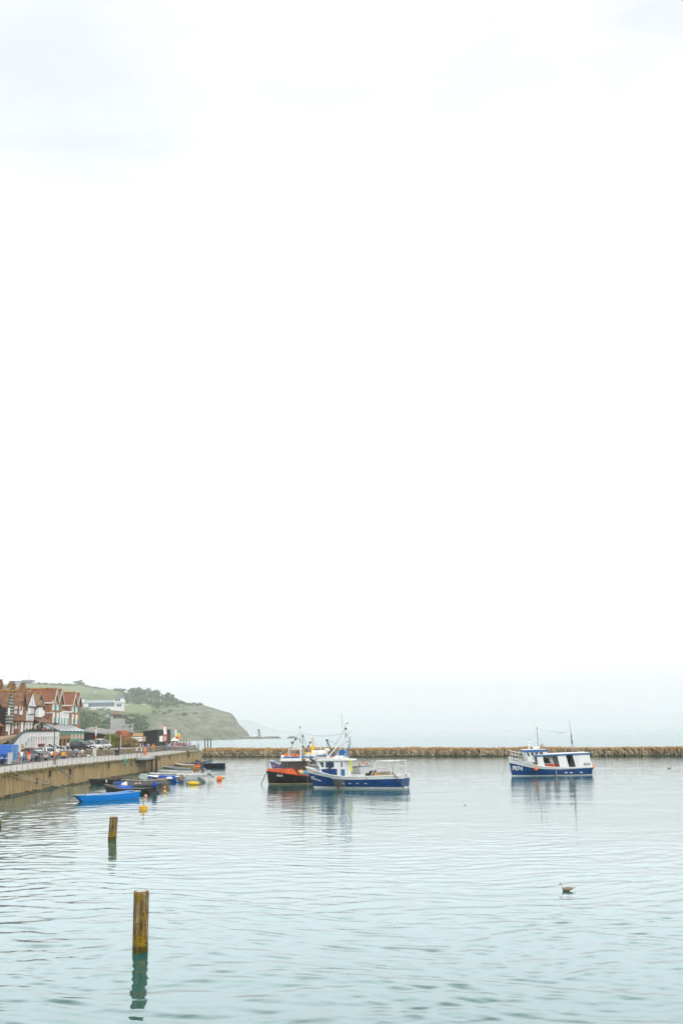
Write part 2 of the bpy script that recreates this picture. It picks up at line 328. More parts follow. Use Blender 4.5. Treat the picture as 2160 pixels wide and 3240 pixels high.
tm = bpy.data.materials.new('headland_ground'); tm.use_nodes = True; n, l = nt(tm); b = n['Principled BSDF']; b.inputs['Roughness'].default_value = .95; b.inputs['Specular IOR Level'].default_value = .1
at_ = n.new('ShaderNodeVertexColor'); at_.layer_name = 'cover'; sx = n.new('ShaderNodeSeparateColor'); l.new(at_.outputs[0], sx.inputs[0])
tc = n.new('ShaderNodeTexCoord')
def nzs(scale, stretch, det=8):
    mp = n.new('ShaderNodeMapping'); mp.inputs['Scale'].default_value = stretch; l.new(tc.outputs['Object'], mp.inputs['Vector'])
    z = n.new('ShaderNodeTexNoise'); z.inputs['Scale'].default_value = scale; z.inputs['Detail'].default_value = det; z.inputs['Roughness'].default_value = .68; l.new(mp.outputs[0], z.inputs['Vector']); return z
def rampn(src, stops):
    r = n.new('ShaderNodeValToRGB'); e = r.color_ramp.elements
    while len(e) < len(stops): e.new(.5)
    for k, (p, c) in enumerate(stops): e[k].position = p; e[k].color = (*c, 1)
    l.new(src, r.inputs[0]); return r
def mixn(f, a, b_):
    m = n.new('ShaderNodeMixRGB'); l.new(f, m.inputs['Fac']); l.new(a, m.inputs['Color1']); l.new(b_, m.inputs['Color2']); return m
za = nzs(.035, (1, 1, 1)); rough_g = rampn(za.outputs['Fac'], ((.3, (.035, .07, .03)), (.48, (.10, .14, .055)), (.7, (.24, .24, .12))))
zf = nzs(.012, (1, .4, 1)); field_g = rampn(zf.outputs['Fac'], ((.3, (.15, .19, .085)), (.7, (.22, .25, .12))))
zc = nzs(.11, (1, .35, 1.3), 12); cl_g = rampn(zc.outputs['Fac'], ((.32, (.075, .105, .06)), (.44, (.14, .165, .10)), (.53, (.20, .21, .16)), (.68, (.29, .285, .225))))
m1 = mixn(sx.outputs[0], rough_g.outputs[0], field_g.outputs[0]); m2_ = mixn(sx.outputs[1], m1.outputs[0], cl_g.outputs[0]); l.new(m2_.outputs[0], b.inputs['Base Color'])
bp = n.new('ShaderNodeBump'); bp.inputs['Strength'].default_value = .9; bp.inputs['Distance'].default_value = 3.0; l.new(zc.outputs['Fac'], bp.inputs['Height']); l.new(bp.outputs[0], b.inputs['Normal'])
ho = hb.build('headland_terrain', tm, smooth=True); tag(ho, kind='structure')
ca = ho.data.color_attributes.new('cover', 'FLOAT_COLOR', 'POINT'); ca.data.foreach_set('color', [x for c in ccol for x in c])

# scrub that clothes the bank and the hill: far off, one mass
def leaf_mat(name, c1, c2, c3, scale):
    m = bpy.data.materials.new(name); m.use_nodes = True; n, l = nt(m); b = n['Principled BSDF']; b.inputs['Roughness'].default_value = .8; b.inputs['Specular IOR Level'].default_value = .15
    tc = n.new('ShaderNodeTexCoord'); z = n.new('ShaderNodeTexNoise'); z.inputs['Scale'].default_value = scale; z.inputs['Detail'].default_value = 4; l.new(tc.outputs['Object'], z.inputs['Vector'])
    r = n.new('ShaderNodeValToRGB'); e = r.color_ramp.elements; e.new(.5)
    for k, (p, c) in enumerate(((.3, c1), (.5, c2), (.7, c3))): e[k].position = p; e[k].color = (*c, 1)
    l.new(z.outputs['Fac'], r.inputs[0]); l.new(r.outputs[0], b.inputs['Base Color']); return m
M_SCRUB = leaf_mat('scrub_leaf', (.055, .10, .055), (.09, .14, .07), (.15, .18, .09), .09)
sb = MB(); q = random.Random(3)
def clump(mb, p, r, q, n=46):
    for _ in range(n):
        d = Vector((q.gauss(0, 1), q.gauss(0, 1), q.gauss(0, .8))).normalized() * r * (.45 + .6 * q.random()); d.z = abs(d.z) * .9
        c = p + d; s = r * (.16 + .16 * q.random()); u = Vector((q.gauss(0, 1), q.gauss(0, 1), q.gauss(0, 1))).normalized(); w_ = u.orthogonal().normalized(); x = u.cross(w_)
        mb.add([c - w_ * s, c - x * s, c + w_ * s, c + x * s], [(0, 1, 2, 3)])
def scrub(pxa, pxb, ya, yb, cnt, ra, rb, dens=None):
    k = 0; tries = 0
    while k < cnt and tries < cnt * 8:
        tries += 1
        px, py = q.uniform(pxa, pxb), q.uniform(ya, yb)
        if py < ip(px, SKX, SKY) + 1: continue
        if dens and q.random() > dens(px, py): continue
        p = hill_at(px, py); clump(sb, p - Vector((0, 0, .5)), q.uniform(ra, rb), q); k += 1
def dens_bank(px, py):
    # wooded gullies run down the bank to the right; pale grass ribs between them
    s_ = math.sin((px * .9 + (2340 - py) * .95) / 15.0)
    return (.9 if s_ > -.15 else .12) * (1 if py > 2240 + max(0, (px - 240)) * .32 else .15)
scrub(235, 400, 2240, 2340, 330, 1.5, 3.4, dens_bank)
scrub(395, 470, 2262, 2330, 110, 1.6, 3.4, lambda px, py: .9 if (px - 430) ** 2 / 900 + (py - 2300) ** 2 / 900 < 1 or px < 405 else .2)
scrub(372, 640, 2192, 2232, 130, 2.0, 5.0, lambda px, py: 1 if py < ip(px, SKX, SKY) + 26 else .15)
scrub(380, 470, 2205, 2228, 50, 2.5, 5.0)
scrub(480, 620, 2225, 2262, 45, 1.2, 3.0, lambda px, py: .5)
scrub(120, 400, 2160, 2180, 130, 1.6, 3.2, lambda px, py: 1 if abs(py - ip(px, SKX, SKY) - 3) < 3 else .0)
so_ = sb.build('scrub', M_SCRUB, fix=False); tag(so_, 'dark green scrub covering the bank and the brow of the headland', kind='stuff')

# trees that stand out on the skyline
M_BARK = pm('bark', (.10, .08, .06), .9)
def far_tree(px, py, r, label):
    p = hill_at(px, py); t = thing('skyline_tree', label, 'tree', p, group='bushy trees along the hill crest')
    MB().cyl((0, 0, -1.0), (0, 0, r * .6), r * .09, r * .05, 6).build('trunk', M_BARK, t)
    c = MB(); leaves(c, (0, 0, r * .5), (r * 1.25, r, r * .62), 700, r * .15, seed=int(px)); c.build('crown', M_SCRUB, t, fix=False)
for px, py, r, lab in ((252, 2165, 6.5, 'small dark tree on the crest above the grass field'), (378, 2188, 7.0, 'tree where the field meets the wooded crest'),
                       (437, 2202, 10.5, 'broad dark tree on the crest above the white van'), (452, 2203, 9.5, 'rounded tree just right of the broad dark crest tree'), (474, 2207, 8.0, 'upright tree midway along the wooded crest'),
                       (493, 2209, 8.5, 'tree on the crest above the yellow dome'), (527, 2212, 8.0, 'low spreading tree right of the yellow dome'), (551, 2218, 5.5, 'rightmost small tree on the hill crest')):
    far_tree(px, py, r, lab)

# distant faint headland and reefs
fh = MB(); pts = [(690, 2325), (705, 2300), (735, 2288), (775, 2276), (800, 2281), (840, 2297), (880, 2309), (930, 2316)]
fr, bk = [], []
for px, py in pts:
    a = at(px, py, 11000); a.z = max(a.z, 2); fr.append(a)
fh.loft([[Vector((p.x, p.y - 350, -2)), Vector((p.x, p.y - 120, p.z * .8)), p, Vector((p.x, p.y + 500, p.z * .7)), Vector((p.x, p.y + 900, -2))] for p in fr], closed=False, cap=False)
tag(fh.build('distant_hills', pm('far_chalk', (.3, .3, .28), .9), smooth=True), kind='structure')
M_REEF = pm('reef_rock', (.17, .175, .15), .9, scale=.3, var=.5, bump=.5)
def reef(pxa, pxb, yb, yt, D, label):
    a, b_ = at(pxa, yb, D), at(pxb, yb, D); q = random.Random(int(pxa)); rings = []
    N = 26
    for i in range(N + 1):
        f = i / N; x = a.x + (b_.x - a.x) * f; hgt = (at(pxa, yt, D).z + 1.2) * (min(1, f * 9, (1 - f) * 5 + .25)) * (.85 + .3 * q.random())
        rings.append([Vector((x, D - 9, -1.2)), Vector((x + q.uniform(-1, 1), D - 5, -1.2 + hgt * .75)), Vector((x, D, -1.2 + hgt)), Vector((x, D + 6, -1.2 + hgt * .7)), Vector((x, D + 10, -1.2))])
    o = MB().loft(rings, closed=False).build('rock_reef', M_REEF); tag(o, label, 'rocks', 'low reefs off the headland point')
reef(783, 896, 2337, 2331, 1090, 'long low rock reef running out from the foot of the headland')
reef(907, 939, 2336, 2330, 1080, 'short separate block of reef standing clear in the sea')
tw = thing('concrete_tower', 'leaning grey concrete tower on the reef off the headland', 'tower', on(821, 2337, 0))
p = on(821, 2337, 0); s = ppm(p); hgt = 28 / s; wd = 7.4 / s
MB().loft([[Vector((dx * wd / 2 * k + off, dy * wd / 2 * k, z)) for dx, dy in ((-1, -1), (1, -1), (1, 1), (-1, 1))] for z, k, off in ((-1.5, 1.15, .2), (hgt * .5, 1.02, -.3), (hgt, .98, -hgt * .075))]).build('shaft', pm('tower_concrete', (.33, .32, .29), .9, scale=.3, stretch=(1, 1, .2)), tw)
MB().box((-hgt * .075, 0, hgt + .25), (wd * 1.08, wd * 1.08, .5)).build('cap', pm('tower_concrete', (.33, .32, .29), .9), tw)
# ------------------------------------------------------------------ timber posts standing in the water
def post_mat():
    m = bpy.data.materials.new('weathered_pile'); m.use_nodes = True; n, l = nt(m); b = n['Principled BSDF']; b.inputs['Roughness'].default_value = .85; b.inputs['Specular IOR Level'].default_value = .2
    tc = n.new('ShaderNodeTexCoord')
    def z(scale, st, det=8, loc=(0, 0, 0)):
        mp = n.new('ShaderNodeMapping'); mp.inputs['Scale'].default_value = st; mp.inputs['Location'].default_value = loc; l.new(tc.outputs['Object'], mp.inputs['Vector'])
        q = n.new('ShaderNodeTexNoise'); q.inputs['Scale'].default_value = scale; q.inputs['Detail'].default_value = det; q.inputs['Roughness'].default_value = .7; l.new(mp.outputs[0], q.inputs['Vector']); return q
    def rp(src, st):
        r = n.new('ShaderNodeValToRGB'); e = r.color_ramp.elements
        while len(e) < len(st): e.new(.5)
        for k, (p, c) in enumerate(st): e[k].position = p; e[k].color = (*c, 1)
        l.new(src, r.inputs[0]); return r
    grain = z(9, (1, 1, .10)); patch = z(5, (1, 1, .45), 9, (4, 1, 2)); spots = z(26, (1, 1, .7), 4, (1, 7, 3))
    g = rp(grain.outputs['Fac'], ((.40, (.018, .010, .005)), (.47, (.12, .07, .03)), (.54, (.20, .14, .07)), (.62, (.34, .27, .16))))
    lich = rp(patch.outputs['Fac'], ((.44, (.27, .17, .012)), (.56, (.10, .055, .008))))
    k1 = rp(patch.outputs['Fac'], ((.46, (1, 1, 1)), (.53, (0, 0, 0))))
    def mix(f, a, c):
        m_ = n.new('ShaderNodeMixRGB'); l.new(f, m_.inputs['Fac']); l.new(a, m_.inputs['Color1'])
        if isinstance(c, tuple): m_.inputs['Color2'].default_value = (*c, 1)
        else: l.new(c, m_.inputs['Color2'])
        return m_.outputs[0]
    c = mix(k1.outputs[0], g.outputs[0], lich.outputs[0])
    ks = rp(spots.outputs['Fac'], ((.56, (0, 0, 0)), (.62, (1, 1, 1)))); c = mix(ks.outputs[0], c, (.035, .022, .01))
    # weed band up to the high-water mark, ragged edge
    sp = n.new('ShaderNodeSeparateXYZ'); l.new(tc.outputs['Object'], sp.inputs[0])
    ad = n.new('ShaderNodeMath'); ad.operation = 'MULTIPLY_ADD'; ad.inputs[1].default_value = -.22; l.new(spots.outputs['Fac'], ad.inputs[0]); l.new(sp.outputs['Z'], ad.inputs[2])
    kb = n.new('ShaderNodeMapRange'); kb.inputs['From Min'].default_value = .10; kb.inputs['From Max'].default_value = .04; l.new(ad.outputs[0], kb.inputs[0])
    weed = rp(grain.outputs['Fac'], ((.35, (.025, .022, .006)), (.62, (.13, .10, .012)))); c = mix(kb.outputs[0], c, weed.outputs[0])
    l.new(c, b.inputs['Base Color'])
    bp = n.new('ShaderNodeBump'); bp.inputs['Strength'].default_value = .8; bp.inputs['Distance'].default_value = .03; l.new(grain.outputs['Fac'], bp.inputs['Height']); l.new(bp.outputs[0], b.inputs['Normal'])
    return m
M_PILE = post_mat(); M_GUANO = pm('bird_lime', (.66, .63, .58), .9, scale=9, c2=(.25, .2, .16))
def pile(px, pyb, pyt, wpx, lean, label, seed):
    p = on(px, pyb, 0); s = ppm(p); wd = wpx / s; hgt = (pyb - pyt) / s / math.cos(math.atan2(H, p.y)) * 1.0
    t = thing('timber_post', label, 'post', p, R(22 + seed * 4), 'old timber posts standing in the harbour')
    q = random.Random(seed); rings = []; N = 36
    for i in range(N + 1):
        z = -1.6 + (hgt + 1.6) * i / N; f = max(0, z) / hgt; ring = []
        for k in range(40):
            a = 2 * math.pi * k / 40; rr = wd / 2 / max(abs(math.cos(a)), abs(math.sin(a))) ** .80
            rr *= 1 + .05 * noise.noise(Vector((a * 1.2 + seed, z * .8, seed))) - .22 * max(0, noise.noise(Vector((math.cos(a) * 5 + seed, math.sin(a) * 5, z * .25))) - .12) - (.05 if i == N else 0)
            ring.append((math.cos(a) * rr + lean * f * hgt, math.sin(a) * rr, z + (.025 * noise.noise(Vector((a * 2, seed, 3))) if i >= N - 1 else 0)))
        rings.append(ring)
    MB().loft(rings).build('shaft', M_PILE, t, smooth=True)
    MB().lathe((lean * hgt, 0, hgt - .012), [(wd * .47, 0), (wd * .45, .02), (wd * .2, .028), (.01, .03)], 20).build('weathered_top', M_GUANO, t, smooth=True)
    return t
pile(443.5, 3014, 2833, 42, .0, 'nearest thick timber post with ochre lichen and ragged weed at its foot', 1)
pile(355, 2657, 2587, 22.5, .055, 'thinner leaning timber post beyond the nearest one', 2)
pile(-7.2, 2620, 2597, 18, .0, 'dark post only its edge showing where the frame cuts it off', 5)
# ------------------------------------------------------------------ quay, promenade, land
QZ = 2.25
QYX = [(60, -32.0), (97, -31.9), (117, -32.0), (140, -31.2), (164, -30.3), (226, -30.4), (262, -30.4)]
def QX(Y): return ip(Y, [a for a, _ in QYX], [b_ for _, b_ in QYX])
def land_sheet(name, poly, z, mat, th=None):
    mb = MB()
    if th: mb.prism([(x, y) for x, y in poly], 'z', z - th, z)
    else: mb.add([(x, y, z) for x, y in poly], [tuple(range(len(poly)))])
    return tag(mb.build(name, mat), kind='structure')
M_PAVE = pm('promenade_concrete', (.37, .352, .315), .9, scale=.8, var=.12, wear=(.33, .32, .29), wear_amt=.62)
M_TARMAC = pm('car_park_tarmac', (.075, .075, .075), .92, scale=.5, var=.25, wear=(.16, .15, .13), wear_amt=.6)
M_GROUND = pm('rough_ground', (.20, .19, .14), .95, scale=.1, var=.35)
edge = [(QX(y) - .35, y) for y in (60, 97, 117, 130, 140, 150, 164, 190, 226)]
land_sheet('promenade', edge + [(-32.6, 226), (-37.2, 226), (-40, 190), (-42.5, 164), (-41, 140), (-38.8, 117), (-38.6, 97), (-38.6, 60)], QZ, M_PAVE, 1.2)
land_sheet('car_park', [(-38.62, 60), (-38.82, 117), (-41.02, 140), (-42.52, 164), (-40.02, 190), (-37.22, 226.5), (-60, 226.5), (-75, 190), (-75, 60)], QZ - .12, M_TARMAC, 1.0)
land_sheet('ground', [(-30.7, 226.02), (-30.9, 227.5), (-35.7, 227.6), (-35.7, 262), (-45, 285), (-80, 330), (-330, 640), (-900, 640), (-900, 40), (-75.02, 40), (-75.02, 190), (-60.02, 226.5), (-37, 226.5)], QZ - .02, M_GROUND, 3.5)
# sea wall: concrete panels with open joints, a capping, weed-stained foot
M_WALL = pm('quay_concrete', (.42, .285, .13), .93, scale=.55, var=.2, stretch=(1, 1.6, .35), wear=(.17, .115, .055), wear_amt=.54, bump=.25)
M_WALLDK = pm('quay_joint', (.05, .035, .02), .95, scale=.8)
M_WEED = pm('tide_weed', (.10, .095, .045), .95, scale=1.2, var=.45, stretch=(1, 1, .5))
qw = thing('quay_wall', 'tan concrete sea wall with upright joints below the promenade railing', 'wall', (0, 0, 0))
bk, pn, jt, ft, cp = MB(), MB(), MB(), MB(), MB()
ys = [62 + 1.3 * i for i in range(127)]
for y0, y1 in zip(ys[:-1], ys[1:]):
    yc = (y0 + y1) / 2; xa, xb = QX(y0), QX(y1); r_ = random.Random(int(y0 * 10)); o = r_.uniform(-.02, .03)
    g = .06
    pn.prism([(xa + .02 + o, y0 + g), (xb + .02 + o, y1 - g), (xb - .35, y1 - g), (xa - .35, y0 + g)], 'z', .18 + r_.uniform(-.08, .08), QZ - .28)
    ft.prism([(xa + .06, y0 + .02), (xb + .06, y1 - .02), (xb - .3, y1 - .02), (xa - .3, y0 + .02)], 'z', -2.0, .16 + r_.uniform(-.05, .1))
    cp.prism([(xa + .10, y0 + .01), (xb + .10, y1 - .01), (xb - .36, y1 - .01), (xa - .36, y0 + .01)], 'z', QZ - .27, QZ + .02 + r_.uniform(0, .02))
    bk.prism([(xa - .08, y0), (xb - .08, y1), (xb - .5, y1), (xa - .5, y0)], 'z', -2.2, QZ - .3)
pn.build('wall_panel', M_WALL, qw); ft.build('wall_foot', M_WEED, qw); cp.build('coping', pm('coping_stone', (.36, .31, .22), .92, scale=.9, var=.3, wear=(.12, .11, .05), wear_amt=.5), qw); bk.build('backing', M_WALLDK, qw)
# end return of the quay
e2 = MB().bx(-60, -35.6, 227.5, 262, -2.2, QZ - .3).bx(-44, -30.4, 226.0, 227.49, -2.2, QZ - .3).build('end_block', M_WALL, qw)
# fringe of grass and weed along the coping
gf = MB(); q = random.Random(9)
M_FRINGE = leaf_mat('coping_grass', (.09, .06, .018), (.22, .16, .05), (.12, .13, .03), .6)
for _ in range(11000):
    Y = 62 + (164 - 62) * q.random() if q.random() < .9 else 164 + 60 * q.random()
    dn = .5 + .5 * noise.noise(Vector((Y * .35, 3, 1))) + .3 * noise.noise(Vector((Y * 1.4, 9, 1)))
    if q.random() > dn + .35: continue
    x = QX(Y) + .12 + q.uniform(-.45, .04); z = QZ + .0; h = (.06 + .17 * q.random()) * (.5 + dn)
    a = Vector((x, Y, z)); tip = a + Vector((.06 + .18 * q.random(), q.uniform(-.12, .12), h * q.uniform(-1.6, .8))); wv = Vector((.01, .07 + .05 * q.random(), .02))
    gf.add([a - wv, a + wv, tip + wv * .5, tip - wv * .3], [(0, 1, 2, 3)])
tag(gf.build('coping_grass', M_FRINGE, fix=False), 'ragged yellow and green grass growing along the top of the sea wall', kind='stuff')
hp = thing('hanging_plant', 'bright green weed clump hanging from the sea wall near its far end', 'plant', onx(594, 2381, -30.3))
c = MB(); leaves(c, (0.15, 0, -.1), (.3, .75, .75), 320, .12, 5); c.build('foliage', leaf_mat('weed_leaf', (.04, .08, .01), (.14, .18, .02), (.24, .25, .03), 2), hp, fix=False)
MB().cyl((-.1, 0, .55), (.1, 0, .1), .03, .02, 6).build('stem', M_BARK, hp)
# chain railing along the edge
M_IRON = pm('railing_iron', (.11, .115, .11), .6, metal=.3); M_CHAIN = pm('chain_steel', (.20, .2, .19), .5, metal=.5)
fr = thing('chain_railing', 'thin iron posts with sagging chains along the edge of the promenade', 'railing', (0, 0, QZ))
pts = [98 + 1.85 * i for i in range(69)]
for i, Y in enumerate(pts):
    x = QX(Y) - .30
    MB().cyl((x, Y, -.02), (x, Y, 1.02), .022, .019, 6).ball((x, Y, 1.05), .045, n=6, m=4).build('railing_post', M_IRON, fr)
for a, b_ in zip(pts[:-1], pts[1:]):
    c = MB()
    for zt, sag in ((.97, .34),):
        P = [Vector((QX(a + (b_ - a) * k / 6) - .30, a + (b_ - a) * k / 6, zt - sag * (1 - (2 * k / 6 - 1) ** 2))) for k in range(7)]
        c.tube(P, .017, 4)
    c.build('chain', M_CHAIN, fr)
# bollards and heavy chains between promenade and car park
M_BLACK = pm('black_cast_iron', (.018, .018, .02), .5, var=.3)
bo = thing('bollard', 'black iron bollard beside the blue van', 'bollard', on(14, 2420, QZ), group='black bollards between promenade and car park')
MB().lathe((0, 0, 0), [(.17, 0), (.17, .12), (.11, .16), (.10, .95), (.13, .98), (.13, 1.04), (.17, 1.08), (.17, 1.2), (.05, 1.24)], 12).build('post', M_BLACK, bo, smooth=False)
MB().ring((0, .13, .98), .06, .02, (1, 0, 0), 8).build('chain_eye', M_CHAIN, bo)
for px, py, lb in ((123.5, 2411, 'black iron bollard in front of the silver coupe'), (-14, 2426, 'black iron bollard by the flank of the blue van')):
    dup(bo, on(px, py, QZ), 0, lb)
cb = thing('utility_cabinet', 'pale grey upright cabinet standing beside the blue van', 'cabinet', on(32, 2417.5, QZ), R(20), 'grey cabinets on the promenade')
M_CAB = pm('cabinet_grey', (.45, .47, .45), .6, var=.08)
MB().bx(-.29, .29, -.25, .25, 0, 1.32).build('body', M_CAB, cb); MB().bx(-.33, .33, -.29, .29, 1.32, 1.4).build('lid', M_CAB, cb); MB().bx(-.25, .25, -.262, -.252, .1, 1.25).build('door', pm('cabinet_door', (.5, .52, .5), .55), cb)
dup(cb, on(299.5, 2394.5, QZ), R(10), 'pale grey upright cabinet in front of the low stone wall')
# low stone wall and the upper level behind it
UZ = 3.0
sw = [on(258, 2392, QZ), on(300, 2390, QZ), on(345, 2388.5, QZ), on(392, 2386, QZ), on(430, 2383, QZ), on(480, 2378, QZ), on(525, 2373.5, QZ)]
sw = [Vector((p.x, p.y, QZ)) for p in sw]
back = [(-32.5, 222), (-36.2, 230), (-36.4, 262), (-60, 285), (-75, 300), (-75, 226), (-47, 190), (sw[0].x - 1, sw[0].y - .2)]
land_sheet('upper_terrace', [(p.x - .2, p.y + .05) for p in sw] + back, UZ, pm('terrace_paving', (.36, .33, .28), .92, scale=.7, var=.2), 1.1)
st = thing('stone_wall', 'low ragged stone wall between the promenade and the upper car park', 'wall', (0, 0, 0))
M_RUB = brick_mat('rubble_stone', (.34, .27, .17), (.22, .18, .12), (.12, .10, .07), .42, .22, .03, .95, patch=(.10, .11, .04))
mb, mc = MB(), MB()
for a, b_ in zip(sw[:-1], sw[1:]):
    d = (b_ - a).normalized(); nn = Vector((-d.y, d.x, 0)); t_ = .42
    for z0, z1, o, m_ in ((QZ - .1, UZ + .10, 0, mb), (UZ + .103, UZ + .20, .05, mc)):
        P = [a - nn * o, b_ - nn * o, b_ + nn * (t_ + o), a + nn * (t_ + o)]
        m_.prism([(p.x, p.y) for p in P], 'z', z0, z1)
mb.build('masonry', M_RUB, st); mc.build('coping', pm('wall_cap', (.38, .32, .22), .95, scale=2, var=.3), st)
# landing platform with piles and ladder
lp = thing('landing_stage', 'small steel landing with timber piles and a ladder on the sea wall', 'jetty', (0, 0, 0))
pa, pb = onx(419, 2395, QX(143) + .05), onx(463, 2389, QX(160) + .05)
ya, yb = pa.y, pb.y; xo = QX((ya + yb) / 2)
M_DOCK = pm('galvanised_plate', (.34, .37, .38), .5, metal=.3, var=.15); M_PILEDK = pm('tarred_pile', (.045, .035, .022), .9, scale=3, var=.4)
MB().bx(xo - .1, xo + 1.5, ya, yb, QZ - .22, QZ + .06).build('deck', M_DOCK, lp)
MB().bx(xo + .05, xo + 1.4, ya + .1, yb - .1, QZ - .52, QZ - .225).build('beam', pm('dark_beam', (.05, .035, .02), .9), lp)
for Y in (ya + .5 * (yb - ya), yb):
    MB().cyl((xo + 1.62, Y, -1.8), (xo + 1.62, Y, QZ + (.25 if Y == yb else -.25)), .19, .17, 8).build('timber_pile', M_PILEDK, lp)
ld = MB(); y0 = ya + .52 * (yb - ya); y1 = yb - .3
for k in range(9): ld.cyl((xo + 1.1, y0, .05 + k * .22), (xo + 1.1, y1, .05 + k * .22), .03, None, 5)
for k in range(4): ld.cyl((xo + 1.1, y0 + (y1 - y0) * k / 3, -.4), (xo + 1.1, y0 + (y1 - y0) * k / 3, QZ - .3), .035, None, 5)
ld.build('ladder', pm('rusted_bar', (.14, .09, .05), .9, scale=4, var=.4), lp)
# mooring rings on the wall
M_RUST = pm('rust_iron', (.07, .04, .025), .9, scale=6, var=.4)
for k, (px, py, r_, lb) in enumerate(((160, 2441, .28, 'below the man in orange'), (345, 2415, .30, 'near the middle of the wall'), (416, 2411, .30, 'just left of the landing stage'), (503.5, 2395, .26, 'right of the landing stage'), (538, 2391, .30, 'nearest the hanging weed clump'), (224, 2436, .26, 'above the long mooring ropes'), (118, 2467, .2, 'nearest the blue van'))):
    p = onx(px, py, QX(100) + .1); p = onx(px, py, QX(p.y) + .1)
    t = thing('mooring_ring', 'rusty mooring ring on the sea wall ' + lb, 'ring', p, 0, 'mooring rings on the sea wall')
    MB().ring((.02, 0, -r_), r_, .045, (1, 0, 0), 14).build('ring', M_RUST, t); MB().bx(-.1, .06, -.09, .09, -.1, .12).build('staple', M_RUST, t)
# ------------------------------------------------------------------ breakwater of tumbled blocks
bwt = thing('breakwater', 'long low breakwater of tumbled ochre stones closing off the harbour', 'breakwater', (0, 0, 0))
fa, fb = on(636, 2395, 0), on(2300, 2392.5, 0)
ext = fb + (fb - fa) * .35
sm, core = MB(), MB(); q = random.Random(21)
Lb = (ext - fa).length; d = (ext - fa).normalized(); nn = Vector((-d.y, d.x, 0))
def crest(f): return 1.92 - .42 * f * 1.35 + .06 * math.sin(f * 40) + .09 * noise.noise(Vector((f * 60, 1, 2))) + .07 * noise.noise(Vector((f * 210, 5, 2)))
sx = 0.0
def stone(c, sx_, sy_, sz_, lean):
    rings = []; N = 7
    jit = [q.uniform(.78, 1.12) for _ in range(N)]
    for z, k in ((-.5, .72), (-.28, 1.0), (.25, .98), (.5, .66)):
        rings.append([Vector((math.cos(2 * math.pi * i / N) * sx_ / 2 * k * jit[i], math.sin(2 * math.pi * i / N) * sy_ / 2 * k, z * sz_)) for i in range(N)])
    A = Matrix.Rotation(math.atan2(d.y, d.x), 3, 'Z') @ Matrix.Rotation(lean, 3, 'Y') @ Matrix.Rotation(q.uniform(-.3, .3), 3, 'X')
    sm.loft([[A @ p + c for p in r] for r in rings])
while sx < Lb:
    f = sx / Lb; hgt = crest(f) * 1.0; wst = q.uniform(.42, .82)
    z = -.35
    row = 0
    while z < hgt - .15:
        hs = q.uniform(.65, 1.0) * (1.15 if row == 1 else .9); hs = min(hs, hgt + .12 - z)
        if hs > .3:
            c = fa + d * (sx + q.uniform(-.15, .15)) + nn * ((z + hs / 2) * .55 + q.uniform(-.08, .08)); c.z = z + hs / 2
            stone(c, wst * q.uniform(.95, 1.25), .9, hs * 1.12, -q.uniform(.1, .85))
        z += hs * .92; row += 1
    for k in range(3):
        c = fa + d * (sx + q.uniform(-.3, .3)) + nn * (hgt * .55 + .6 + k * .8); c.z = hgt - .15 + q.uniform(-.12, .08)
        stone(c, wst * 1.4, 1.0, .7, q.uniform(-.3, .3))
    sx += wst * 1.0
def bw_mat():
    m = bpy.data.materials.new('breakwater_stone'); m.use_nodes = True; n, l = nt(m); b = n['Principled BSDF']; b.inputs['Roughness'].default_value = .95; b.inputs['Specular IOR Level'].default_value = .1
    tc = n.new('ShaderNodeTexCoord'); g = n.new('ShaderNodeNewGeometry')
    z = n.new('ShaderNodeTexNoise'); z.inputs['Scale'].default_value = .8; z.inputs['Detail'].default_value = 5; l.new(tc.outputs['Object'], z.inputs['Vector'])
    r = n.new('ShaderNodeValToRGB'); e = r.color_ramp.elements; e[0].position = 0; e[0].color = (.12, .09, .055, 1); e[1].position = 1; e[1].color = (.36, .29, .19, 1); l.new(g.outputs['Random Per Island'], r.inputs[0])
    # ochre lichen above the tide, dark weed below it
    sp = n.new('ShaderNodeSeparateXYZ'); l.new(tc.outputs['Object'], sp.inputs[0]); ad = n.new('ShaderNodeMath'); ad.operation = 'MULTIPLY_ADD'; ad.inputs[1].default_value = .9; l.new(z.outputs['Fac'], ad.inputs[0]); l.new(sp.outputs['Z'], ad.inputs[2])
    k = n.new('ShaderNodeMapRange'); k.inputs['From Min'].default_value = 1.55; k.inputs['From Max'].default_value = 2.25; k.inputs['To Max'].default_value = .7; l.new(ad.outputs[0], k.inputs[0])
    m1 = n.new('ShaderNodeMixRGB'); m1.inputs['Color2'].default_value = (.33, .19, .055, 1); l.new(k.outputs[0], m1.inputs['Fac']); l.new(r.outputs[0], m1.inputs['Color1'])
    k2 = n.new('ShaderNodeMapRange'); k2.inputs['From Min'].default_value = .85; k2.inputs['From Max'].default_value = .62; l.new(ad.outputs[0], k2.inputs[0])
    m2 = n.new('ShaderNodeMixRGB'); m2.inputs['Color2'].default_value = (.05, .055, .03, 1); l.new(k2.outputs[0], m2.inputs['Fac']); l.new(m1.outputs[0], m2.inputs['Color1'])
    l.new(m2.outputs[0], b.inputs['Base Color']); return m
sm.build('stonework', bw_mat(), bwt)
for k in range(40):
    f0, f1 = k / 40, (k + 1) / 40; hh = crest((f0 + f1) / 2) - .35
    a = fa + d * Lb * f0 + nn * .55; b_ = fa + d * Lb * f1 + nn * .55
    core.loft([[p + Vector((0, 0, -1.5)), p + nn * (hh * .55) + Vector((0, 0, hh)), p + nn * 4.5 + Vector((0, 0, hh)), p + nn * 5.5 + Vector((0, 0, -1.5))] for p in (a, b_)])
core.build('core', pm('breakwater_core', (.035, .03, .02), .98), bwt)
